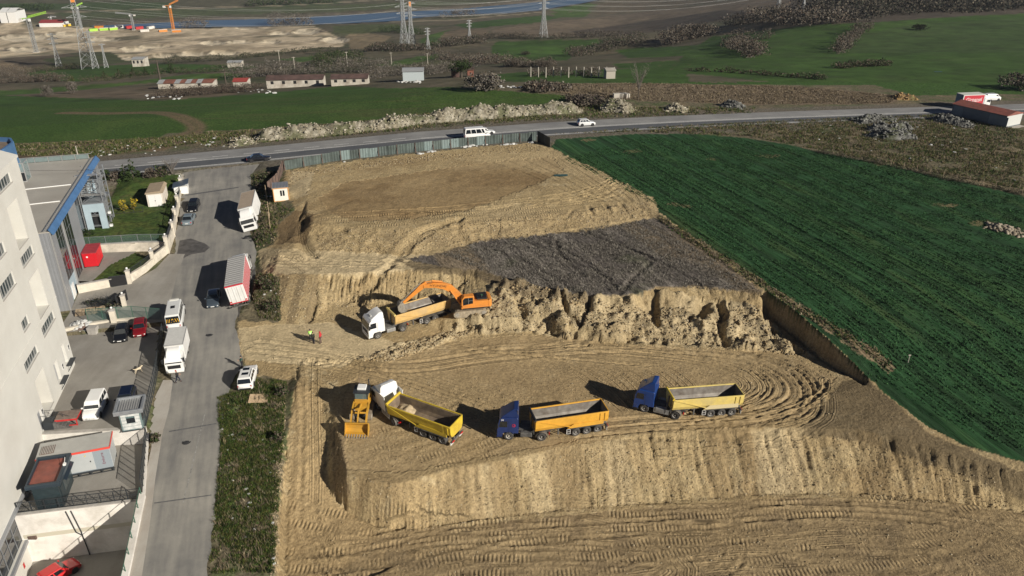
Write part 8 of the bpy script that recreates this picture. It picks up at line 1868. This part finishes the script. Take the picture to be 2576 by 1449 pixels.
for (u, v, ut, vt, l_) in ((672, 505, 668, 478, 'beside the site cabin'), (678, 548, 673, 520, 'midway below the site cabin'), (680, 575, 676, 552, 'farthest below the site cabin')): pole('weathered wooden fence post in the weeds ' + l_, u, v, ut, vt, m_wood, 0, .09, 'fence_post')
def crane(label, ub, vb, ut, vt, uj, vj, m, mj):
    p = pick(ub, vb, 150.0); h = up_at(p, ut, vt); t = thing('tower_crane', p, 0, label, 'crane'); k = p.y / 900 * .3 + .15; w = h * .022 + .5; mb = MB(); n = 14
    for i in range(n):
        a, b = h * i / n, h * (i + 1) / n; c = [(-w, -w), (w, -w), (w, w), (-w, w)]
        for q in range(4): r_ = (q + 1) % 4; mb.bar((*c[q], a), (*c[q], b), k).bar((*c[q], a), (*c[r_], b), k * .6)
    part('mast', mb, m, t)
    d = ray(uj, vj); tip_ = (d[0] * p.y / d[1] - p.x, 0, CZ + d[2] * p.y / d[1] - p.z); s = 1 if tip_[0] > 0 else -1
    j = MB()
    for o_ in ((0, -w * .6, 0), (0, w * .6, 0), (0, 0, w * 1.3)): j.bar((o_[0], o_[1], h + o_[2]), (tip_[0], o_[1], tip_[2] + o_[2]), k)
    for i in range(12):
        f = i / 12; f2 = (i + 1) / 12; j.bar((tip_[0] * f, -w * .6, h + (tip_[2] - h) * f), (tip_[0] * f2, 0, h + (tip_[2] - h) * f2 + w * 1.3), k * .6).bar((tip_[0] * f, w * .6, h + (tip_[2] - h) * f), (tip_[0] * f2, 0, h + (tip_[2] - h) * f2 + w * 1.3), k * .6)
    part('jib', j, mj, t); cj = -s * h * .22; part('counter_jib', MB().bar((0, 0, h), (cj, 0, h - h * .03), w * 1.1, w * .6), mj, t); part('counterweight', MB().box((cj, 0, h - h * .1), (w * 2.4, w * 2.0, h * .08)), m_whitew, t)
    part('crane_cab', MB().box((s * w * 1.4, -w * 1.2, h - w * 2.4), (w * 1.6, w * 1.4, w * 2)), m_wht, t); part('foot', MB().box((0, 0, -.5), (w * 4, w * 4, 1.4)), m_conl, t)
crane('orange tower crane with raised jib on the pale construction ground', 437, 77, 425, 13, 448, 2, m_lato, m_lato); crane('tower crane with lime green jib at the left edge of the construction ground', 92, 132, 75, 45, 116, 33, m_lat, m_latg); crane('grey tower crane in the middle of the construction ground', 337, 76, 330, 36, 290, 33, m_lat, m_lat); crane('distant tower crane with lime green jib behind the tallest pylon', 205, 72, 193, 16, 207, 9, m_lat, m_latg); crane('small distant grey crane on the far shore', 131, 62, 126, 42, 141, 43, m_lat, m_lat)
def barn(name, label, quad_uv, hgt, wide, m_w, m_r, stripes=None, rise=.9, holes=0, cat='barn'):
    (ua, va), (ub, vb) = quad_uv; a = pick(ua, va, 120.0); r_ = ray(ub, vb); L = (r_[0] / r_[1] * a.y - a.x); d = Vector((L, L * .09, 0)); b = a + d; b.z = H(b.x, b.y);  zc = H(a.x + d.x / 2, a.y + d.y / 2); t = thing(name, (a.x, a.y, (a.z + b.z + zc) / 3 - .1), math.atan2(d.y, d.x), label, cat)
    part('wall', MB().b2((0, 0, -4), (L, wide, hgt)), m_w, t)
    n = max(1, int(L / 1.9)) if stripes else 1
    for i in range(n):
        x0, x1 = L * i / n - (.2 if i == 0 else 0), L * (i + 1) / n + (.2 if i == n - 1 else -.03)
        part('roof_sheet' if n > 1 else 'roof', MB().add([(x0, -.4, hgt), (x1, -.4, hgt), (x1, wide / 2, hgt + rise), (x0, wide / 2, hgt + rise), (x0, wide + .3, hgt), (x1, wide + .3, hgt), (x0, -.4, hgt + .1), (x1, -.4, hgt + .1), (x1, wide / 2, hgt + rise + .1), (x0, wide / 2, hgt + rise + .1), (x0, wide + .3, hgt + .1), (x1, wide + .3, hgt + .1)], [(6, 7, 8, 9), (9, 8, 11, 10), (0, 1, 7, 6), (0, 3, 4, 10, 9, 6), (1, 7, 8, 11, 5, 2), (3, 2, 1, 0), (4, 5, 2, 3)]), (stripes[i % len(stripes)] if stripes else m_r), t)
    for i in range(holes):
        x = L * (i + .5) / holes; part('opening', MB().b2((x - .5, -.03, hgt * .45), (x + .5, .02, hgt * .85)), m_black, t)
    return t
m_old = mat('old whitewash', (.46, .43, .37), .9, noise=.2, scale=.5, dirt=(.25, .21, .17), dscale=.3); m_rr = mat('rust roof', (.19, .075, .05), .85, noise=.3, scale=.6); m_rg = mat('grey tin roof', (.36, .37, .37), .6, .2, noise=.2); m_br = mat('dark barn roof', (.085, .05, .042), .9, noise=.3, scale=.5)
barn('striped_barn', 'long low barn with rust and grey striped tin roof', [(399, 224), (533, 220)], 2.0, 6.5, m_old, m_rr, [m_rg, m_rr, m_rr, m_rg, m_rr, m_rg, m_rr], .6, 2)
barn('old_barn', 'small old barn with bright red roof at the bramble thicket', [(588, 222), (622, 221)], 2.4, 6, m_old, mat('red tile roof', (.28, .045, .035), .8, noise=.2), rise=.7)
barn('old_barn', 'long whitewashed barn with sagging dark roof and broken wall', [(672, 223), (812, 219)], 2.6, 6.5, m_old, m_br, rise=1.0, holes=5)
barn('old_barn', 'dilapidated barn with dark roof next to the long whitewashed one', [(834, 217), (925, 210)], 2.2, 6, m_old, m_br, rise=.9, holes=4)
barn('tin_store', 'pale blue grey tin store beside a rubbish tip', [(1014, 205), (1066, 206)], 3.2, 6, mat('pale blue tin', (.40, .45, .46), .6), m_rg, rise=.4, cat='store')
barn('shack', 'dark shack behind the round evergreen tree', [(1136, 195), (1156, 194)], 2.2, 4, m_br, m_br, rise=.4, cat='shack'); barn('shack', 'brown shack right of the round evergreen tree', [(1176, 193), (1192, 192)], 2.4, 4, m_rr, m_br, rise=.3, cat='shack')
barn('farmhouse', 'white farm buildings among the fields below the small pylon', [(334, 168), (362, 164)], 4.0, 8, m_old, m_rg, rise=.6, holes=3, cat='house'); barn('farmhouse', 'low white farm shed at the end of the vegetable plots', [(573, 170), (606, 165)], 2.5, 6, m_old, m_rg, rise=.5, cat='house')
for i, (a, b) in enumerate((((3, 58), (20, 58)), ((23, 58), (42, 57)))): barn('site_tent', 'large white hall on the construction ground, %s' % ('the one at the edge of the hill' if i == 0 else 'the one next to the lime crane'), [a, b], 14, 30, m_wht, m_wht, rise=4, cat='hall')
barn('site_shed', 'red roofed white site building on the construction ground', [(100, 68), (158, 68)], 5, 18, m_wht, mat('red sheet roof', (.25, .03, .03), .7), rise=3, cat='site building')
for i, (u, v, c) in enumerate([(250, 71, m_lato), (285, 75, m_latg), (262, 76, m_latg), (325, 71, m_red), (410, 80, m_lato), (445, 81, m_lato), (350, 73, m_red), (300, 70, m_whitew), (380, 72, m_whitew), (235, 78, m_latg), (365, 80, m_whitew), (168, 66, m_yel)]):
    p = pick(u, v, 150.0); t = thing('site_container', (p.x, p.y, p.z - .3), R(10 + 37 * i % 60), {m_lato: 'orange', m_latg: 'lime green', m_red: 'red', m_whitew: 'white', m_yel: 'yellow'}[c] + ' steel container standing near the cranes of the construction ground', 'container', 'containers at the cranes'); part('body', MB().b2((-5, -2, 0), (5, 2, 3)), c, t); part('roof', MB().b2((-5.2, -2.2, 3), (5.2, 2.2, 3.3)), m_whitew if i % 3 else c, t)
# --- hedges, woods and single trees of the valley
HG = [('brown curving hedge in the green hillside, the double-bent one', [(1917, 97), (1867, 103), (1832, 122), (1874, 130), (1904, 140), (1877, 149)], 4.5, 5.5, BROWN, 2600, .7), ('grey brown diagonal hedge climbing the green hillside', [(2188, 67), (2160, 84), (2137, 104), (2117, 124), (2102, 137)], 3.5, 5, BROWN, 2200, .6), ('low bramble island with posts in the green field', [(2112, 171), (2150, 168), (2190, 166), (2234, 163)], 3.2, 2, MIX, 1300, .5), ('thin bank of brambles between two green fields', [(1740, 178), (1830, 182), (1917, 188), (2000, 195), (2084, 201)], 1.8, 1.6, MIX, 1300, .4),
      ('wide brown scrub on the rise left of the hillside field', [(1690, 112), (1720, 100), (1760, 92), (1800, 84)], 9, 8, BROWN, 2600, 1.0), ('brown wood at the foot of the ridge', [(1850, 62), (1900, 56), (1950, 54), (2000, 58), (2080, 58), (2170, 54)], 14, 9, BROWN, 3600, 1.3), ('dark wood on the ridge behind the hillside', [(2150, 42), (2300, 30), (2450, 22), (2576, 18), (2700, 14)], 20, 10, [(.045, .04, .03), (.03, .032, .022), B_TW], 4200, 1.6), ('brown wood on the top of the ridge', [(2080, 14), (2250, 4), (2400, -4), (2600, -8)], 26, 12, [(.05, .042, .032), (.035, .035, .025)], 3600, 2.0),
      ('dark thicket between the round field and the small field', [(1440, 142), (1475, 134), (1512, 126), (1540, 118), (1580, 112), (1620, 106)], 7, 7, BROWN + [G_DK], 3200, .8), ('hedge of dark brambles below the round green field', [(1280, 168), (1320, 167), (1360, 167), (1400, 169)], 4, 3.2, BROWN, 1500, .5), ('scrub belt at the foot of the round green field', [(1100, 150), (1150, 152), (1220, 158), (1270, 160)], 8, 5, BROWN, 2400, .7), ('brown scrub around the twin pylons', [(930, 128), (980, 126), (1030, 128), (1090, 120), (1150, 112), (1225, 104)], 10, 6, BROWN + [G_DK], 3600, .9),
      ('dark thicket on the edge of the ploughed slope', [(1225, 96), (1290, 95), (1340, 97), (1420, 96), (1500, 93), (1580, 88)], 8, 4, [B_TW, (.05, .045, .035)], 2200, .8), ('grey bare wood behind the barns', [(610, 196), (660, 192), (720, 188), (780, 184), (850, 182), (930, 182), (1000, 180)], 6, 6, GREY, 4600, .5), ('dry thicket of grey saplings left of the tin store', [(930, 198), (970, 192), (1020, 188), (1090, 186), (1140, 178), (1220, 176)], 4, 4, GREY, 2400, .4), ('dark bramble thicket in front of the striped barn', [(430, 243), (480, 240), (530, 236), (570, 233), (615, 231), (660, 229)], 4, 2.8, [B_TW, (.05, .04, .035), B_RD], 3600, .35),
      ('brown hedge along the near edge of the left field', [(-20, 212), (40, 208), (100, 206), (165, 205)], 4, 4, BROWN + [B_RD], 2200, .45), ('bushy hedge crossing the left fields', [(215, 208), (250, 204), (300, 198), (340, 193), (400, 186), (450, 184), (520, 182), (600, 178)], 3, 3, MIX, 2400, .4), ('dark hedge along the field below the tallest pylon', [(60, 186), (100, 180), (150, 174), (210, 172)], 3.5, 3.5, MIX, 1600, .4), ('dark brown wood at the left edge of the valley', [(-40, 196), (0, 190), (40, 192), (80, 196)], 7, 6, BROWN, 2000, .5),
      ('dark scrub along the foot of the construction ground', [(420, 160), (520, 154), (620, 146), (700, 138), (780, 130), (860, 124)], 6, 4, [G_DK, B_TW, (.05, .05, .03)], 3000, .7), ('dark green trees at the end of the bare wood', [(800, 166), (830, 160), (870, 154), (905, 150)], 6, 7, GREEN + [B_TW], 2400, .6), ('small pine plantation above the reeds', [(965, 82), (985, 80), (1010, 80), (1040, 84), (1060, 90)], 9, 7, GREEN, 2000, .9), ('pine rows on the far shore left of the cranes', [(4, 26), (40, 25), (80, 25), (118, 26)], 14, 9, GREEN, 900, 1.8), ('dark tree belt on the far shore', [(640, 14), (700, 10), (780, 8), (860, 6)], 16, 9, GREEN + [B_TW], 1200, 2.0),
      ('grove of bare poplars at the lake shore', [(690, 65), (720, 64), (750, 64), (776, 63)], 14, 15, GREY, 1500, 1.3), ('smaller bare grove at the lake shore before the orange crane', [(470, 68), (500, 67), (530, 66)], 11, 10, GREY, 600, 1.3), ('bare grove on the near shore under the power lines', [(1120, 44), (1160, 42), (1210, 39)], 10, 10, GREY, 900, 1.2), ('brambles along the edge of the wheat below the weeds', [(2060, 384), (2130, 398), (2200, 410), (2300, 432), (2400, 455), (2500, 474), (2576, 492)], .9, .8, [B_TW, (.05, .04, .03), G_DK], 3200, .14)]
for i, (l_, path, hw_, hh_, cols, n, leaf) in enumerate(HG): hedge('hedgerow' if hw_ < 6 else 'thicket', l_, path, hw_, hh_, cols, n, leaf, 800 + i, None, 'hedge' if hw_ < 6 else 'thicket')
for i, (l_, u, v, h_, r_, cols, k) in enumerate([('round evergreen tree between two shacks', 1161, 195, 6.0, 4.2, GREEN, 'round'), ('large grey bush in the meadow beside a white stone block', 1215, 228, 5.0, 6.5, GREY, 'shrub'), ('dark low bush in the green meadow behind the chalk bank', 1472, 262, 2.0, 6.0, [B_TW, (.05, .04, .035)], 'shrub'), ('dark bush in the reed belt', 1382, 224, 2.2, 7.0, BROWN, 'shrub'), ('grey bush at the left edge of the brown strip', 117, 242, 3.6, 2.4, GREY, 'shrub'), ('taller grey bush on the brown strip', 183, 235, 4.6, 2.8, GREY, 'shrub'), ('green conifer in the left hedge, largest of the row', 302, 196, 5.2, 2.8, GREEN, 'conifer'), ('green conifer next to the largest one in the left hedge', 337, 190, 4.6, 2.2, GREEN, 'conifer'), ('green conifer at the right end of the left hedge', 366, 189, 4.4, 2.2, GREEN, 'conifer'), ('slim conifer at the left end of the row in the hedge', 263, 196, 3.8, 1.6, GREEN, 'conifer'), ('yellowish conifer alone in the left hedge', 180, 203, 3.2, 2.0, [G_MD, G_YL], 'conifer'), ('dark conifer behind the leaning timber pole', 430, 181, 5.6, 2.6, GREEN, 'conifer'), ('lone bush in the round green field', 1322, 138, 2.2, 3.2, [G_DK, B_TW], 'shrub'), ('dark bush at the right edge of the green hillside', 2566, 226, 4.5, 6.0, BROWN, 'shrub'), ('dark furrow bush on the green hillside', 2315, 76, 3.0, 4.0, [(.02, .025, .012)], 'shrub')]):
    tree('valley_tree' if k != 'shrub' else 'valley_bush', l_, pick(u, v, 120.0), h_, r_, cols, 1700, max(.14, r_ * .05), 900 + i, k, cat='tree' if k != 'shrub' else 'bush')
tree('bare_tree', 'slender bare tree standing in the reeds beyond the highway', pick(1605, 250), 10, 3.2, GREY, 10, .1, 930, 'bare')
# orchard compound: bare shrubs behind pale posts
pc = [pick(1335 + k * 19, 193 + (k % 3) * .8, 120.0) for k in range(12)]
for k, p in enumerate(pc): o = part('compound_post', MB().tube((0, 0, -.2), (0, 0, 3.2), .22, .18, 6), m_conp, loc=p); tag(o, 'pale concrete post of the small fenced compound in the field', 'post', 'posts of the fenced compound')
hedge('thicket', 'bare shrubs inside the small fenced compound in the field', [(1345, 190), (1400, 189), (1460, 189), (1520, 190)], 2.6, 2.8, GREY + BROWN, 1800, .35, 940, None, 'thicket')
barn('shack', 'pale shed of planks at the end of the fenced compound', [(1525, 198), (1548, 196)], 2.6, 4, m_conp, m_old, rise=.3, cat='shack')
# field fence posts beside the wheat
for k in range(11):
    f = k / 10; u, v = 2240 + f * 330, 417 + f * 72; o = part('fence_post', MB().tube((0, 0, -.2), (random.uniform(-.12, .12), 0, 1.3), .06, .05, 6), m_wood, loc=pick(u, v)); tag(o, 'thin leaning fence post along the brambles at the wheat edge', 'post', 'fence posts at the wheat edge')
o = part('marker_post', MB().tube((0, 0, 0), (0, 0, 1.0), .05, n=6).box((0, 0, 1.0), (.3, .05, .12)), m_conp, loc=pick(2284, 912)); tag(o, 'small pale marker post at the end of the field track', 'post')
# --- litter, bags, boards
def bag_mesh(seed):
    rg = random.Random(seed); v = [(x * rg.uniform(.6, 1.3), y * rg.uniform(.6, 1.3), max(-.3, z) * rg.uniform(.5, 1.1)) for x, y, z in _ico]; me = bpy.data.meshes.new('bag'); me.from_pydata(v, [], _icf); me.materials.append(m_bag); return me
bags = [bag_mesh(k) for k in range(5)]
def litter(spots, label, group, s0=.12, s1=.4):
    for k, (u, v) in enumerate(spots):
        p = pick(u, v); s = random.uniform(s0, s1); o = bpy.data.objects.new('litter', bags[k % 5]); COL.objects.link(o); o.location = (p.x, p.y, p.z + s * .2); o.scale = (s * random.uniform(.7, 1.4), s, s * .55); o.rotation_euler = (0, 0, random.uniform(0, 6)); tag(o, label, 'litter', group, 'thing')
random.seed(11)
litter([(random.uniform(560, 690), random.uniform(990, 1420)) for k in range(40)], 'scrap of white litter lying in the weed strip beside the street', 'litter in the weed strip', .06, .24)
litter([(random.uniform(648, 690), random.uniform(440, 500)) for k in range(10)] + [(random.uniform(655, 700), random.uniform(700, 800)) for k in range(8)], 'scrap of white litter on the bank between street and dig', 'litter on the bank', .1, .3)
litter([(u, v + random.uniform(1, 4)) for u, v in mbw] + [(u + 9, v + 3) for u, v in mbw] + [(866, 408)], 'white plastic scrap caught at the foot of the hoarding', 'litter at the hoarding', .2, .6)
litter([(random.uniform(210, 420), random.uniform(362, 392)) for k in range(26)] + [(random.uniform(430, 620), random.uniform(345, 372)) for k in range(22)], 'pale lump of rubbish on the far verge of the highway', 'rubbish on the far verge', .12, .42)
litter([(random.uniform(590, 700), random.uniform(226, 236)) for k in range(14)] + [(random.uniform(360, 480), random.uniform(240, 250)) for k in range(12)] + [(random.uniform(1000, 1060), random.uniform(203, 210)) for k in range(22)] + [(random.uniform(1255, 1310), random.uniform(217, 222)) for k in range(12)], 'white heap of rubbish by the barns and field edges', 'rubbish by the barns', .25, .8)
litter([(u_, 300 + random.random() * (np.interp(u_, [2000, 2576], [52, 160]))) for u_ in [random.uniform(2000, 2560) for k in range(40)]] + [(random.uniform(1540, 1580), random.uniform(240, 246)) for k in range(5)], 'pale stone or scrap in the weeds by the highway', 'scraps by the highway', .12, .4)
o = part('stone_block', MB().box((0, 0, -.2), (2.4, 1.6, 2.4), rz=.3), m_old, loc=pick(1205, 224)); tag(o, 'white stone block in front of the large grey bush', 'stone block')
for i, u in enumerate((1551, 1563, 1574)): o = part('concrete_block', MB().box((0, 0, -.1), (1.9, 1.2, 1.3), rz=.2 + i), m_old, loc=pick(u, 246)); tag(o, 'white concrete block lying by the slender bare tree', 'block', 'blocks by the bare tree')
t = thing('rubbish_heap', (-58.9, 95.8, T1Z + .1), 0, 'heap of white sacks and scraps behind the low yard wall', 'rubbish heap')
for k in range(70):
    a, r_ = random.uniform(0, 6.28), random.random() ** .6; o = bpy.data.objects.new('sack', bags[k % 5]); COL.objects.link(o); o.parent = t; s = random.uniform(.18, .4); o.location = (math.cos(a) * r_ * 2.1, math.sin(a) * r_ * 1.2, .25 + (1 - r_) * .9); o.scale = (s * 1.3, s, s * .7); o.rotation_euler = (random.uniform(-.5, .5), 0, a)
part('core', MB().lathe((0, 0, 0), (0, 0, 1), [(-.2, 1.7), (.3, 1.4), (.8, .7), (1.0, 0)], 12), m_brown_tin, t)
o = part('metal_bin', MB().box((0, 0, 0), (1.1, .9, 1.0), taper=1.1), m_capst, loc=(-57.0, 94.6, T1Z)); tag(o, 'grey box bin in front of the sack heap', 'bin')
def pallet(label, p, rz, tilt=0.0, group=None):
    t = thing('pallet', p, 0, label, 'pallet', group, rot=(tilt, 0, R(rz)))
    for k in range(6): part('board', MB().box((0, -.5 + k * .2, .12), (1.2, .12, .025)), m_wood, t)
    for k in range(3): part('bearer', MB().box((-.53 + k * .53, 0, 0), (.1, 1.1, .12)), m_wood, t)
for i, (x, y, r_) in enumerate(((-60.5, 98.5, 12), (-59.2, 98.9, 20), (-58.0, 99.3, 5), (-58.6, 100.4, 30))): pallet('grey wooden pallet propped by the heap of dark branches', (x, y, float(street_z(y)) + .35), r_, .55, 'pallets by the branches')
t = thing('branch_heap', (-58.2, 100.6, .25), 0, 'heap of dark cut branches beside the pallets', 'branches'); twigs('twigs', (0, 0, .1), 1.3, 2.2, 40, 77, m_dsteel, t, .04); crown('dry_leaves', [(-.8, .4, .5, 1.8, .9, .6), (1.2, -.2, .5, 1.2, .8, .6)], 500, .16, [(.03, .03, .02), G_DK, B_TW], 78, t)
t = thing('chipboard_sheet', pick(651, 1004) + Vector((0, 0, .12)), R(8), 'pale chipboard sheet with a broken chair on top in the weeds', 'board', rot=(.05, .06, R(8))); part('sheet', MB().b2((-1.1, -.85, 0), (1.1, .85, .04)), mat('chipboard', (.55, .40, .25), .8, noise=.08), t)
for a in (-.35, .1): part('chair_leg', MB().bar((a, -.5, .04), (a + .25, .1, .35), .05).bar((a, -.2, .1), (a + .3, -.2, .2), .05), m_wood, t)
for i, (u, v) in enumerate(((1411, 442), (2360, 181))): o = part('tarpaulin_scrap', MB().add([(x * 1.3, y * .7, .12 + .12 * math.sin(5 * x + 3 * y)) for x, y in [(-1, -.6), (0, -1), (1, -.5), (1, .6), (.1, 1), (-1, .7), (0, 0)]], [(0, 1, 6), (1, 2, 6), (2, 3, 6), (3, 4, 6), (4, 5, 6), (5, 0, 6)]), mat('teal tarpaulin', (.03, .08, .08), .6), loc=pick(u, v)); tag(o, ('crumpled dark teal tarpaulin lying on the upper platform', 'dark crate lying in the green hillside field')[i], 'tarpaulin')
# scrub on the bank between street and dig
for i, (u, v, h_, r_) in enumerate([(672, 730, 1.6, 1.6), (682, 775, 1.4, 1.5), (660, 715, 1.2, 1.2), (655, 470, 1.6, 1.6), (668, 450, 1.5, 1.6), (690, 445, 1.2, 1.2), (655, 560, 1.4, 1.3), (648, 600, 1.3, 1.3), (712, 990, 1.2, 1.0), (705, 1110, 1.2, .9), (388, 1112, 1.2, .7)]):
    tree('verge_bush', 'dark tangled bush ' + ('on the steep bank beside the curtain lorry, tallest of three', 'low on the steep bank beside the curtain lorry', 'at the upper end of the steep bank by the curtain lorry', 'on the verge in front of the rusty fence', 'at the junction end of the verge', 'against the rusty fence corner', 'beside the tarpaulin lorry', 'at the front of the tarpaulin lorry', 'at the top of the weed strip by the ramp', 'on the ramp edge of the weed strip', 'growing at the yard wall by the street')[i], pick(u, v), h_, r_, MIX, 420, .13, 960 + i, 'shrub', None, 'bush')

# ============================================================ AIR
hm = bpy.data.materials.new('thin haze'); hm.use_nodes = True; nt = hm.node_tree
nt.nodes.remove(nt.nodes['Principled BSDF']); pv = nt.nodes.new('ShaderNodeVolumePrincipled'); pv.inputs['Color'].default_value = (.80, .87, .95, 1); pv.inputs['Density'].default_value = .00007; pv.inputs['Anisotropy'].default_value = .2
nt.links.new(pv.outputs[0], nt.nodes['Material Output'].inputs['Volume'])
hz = part('haze', MB().b2((-5200, -700, -130), (5200, 4600, 72)), hm); hz['kind'] = 'stuff'; hz['label'] = 'thin pale haze over the valley'
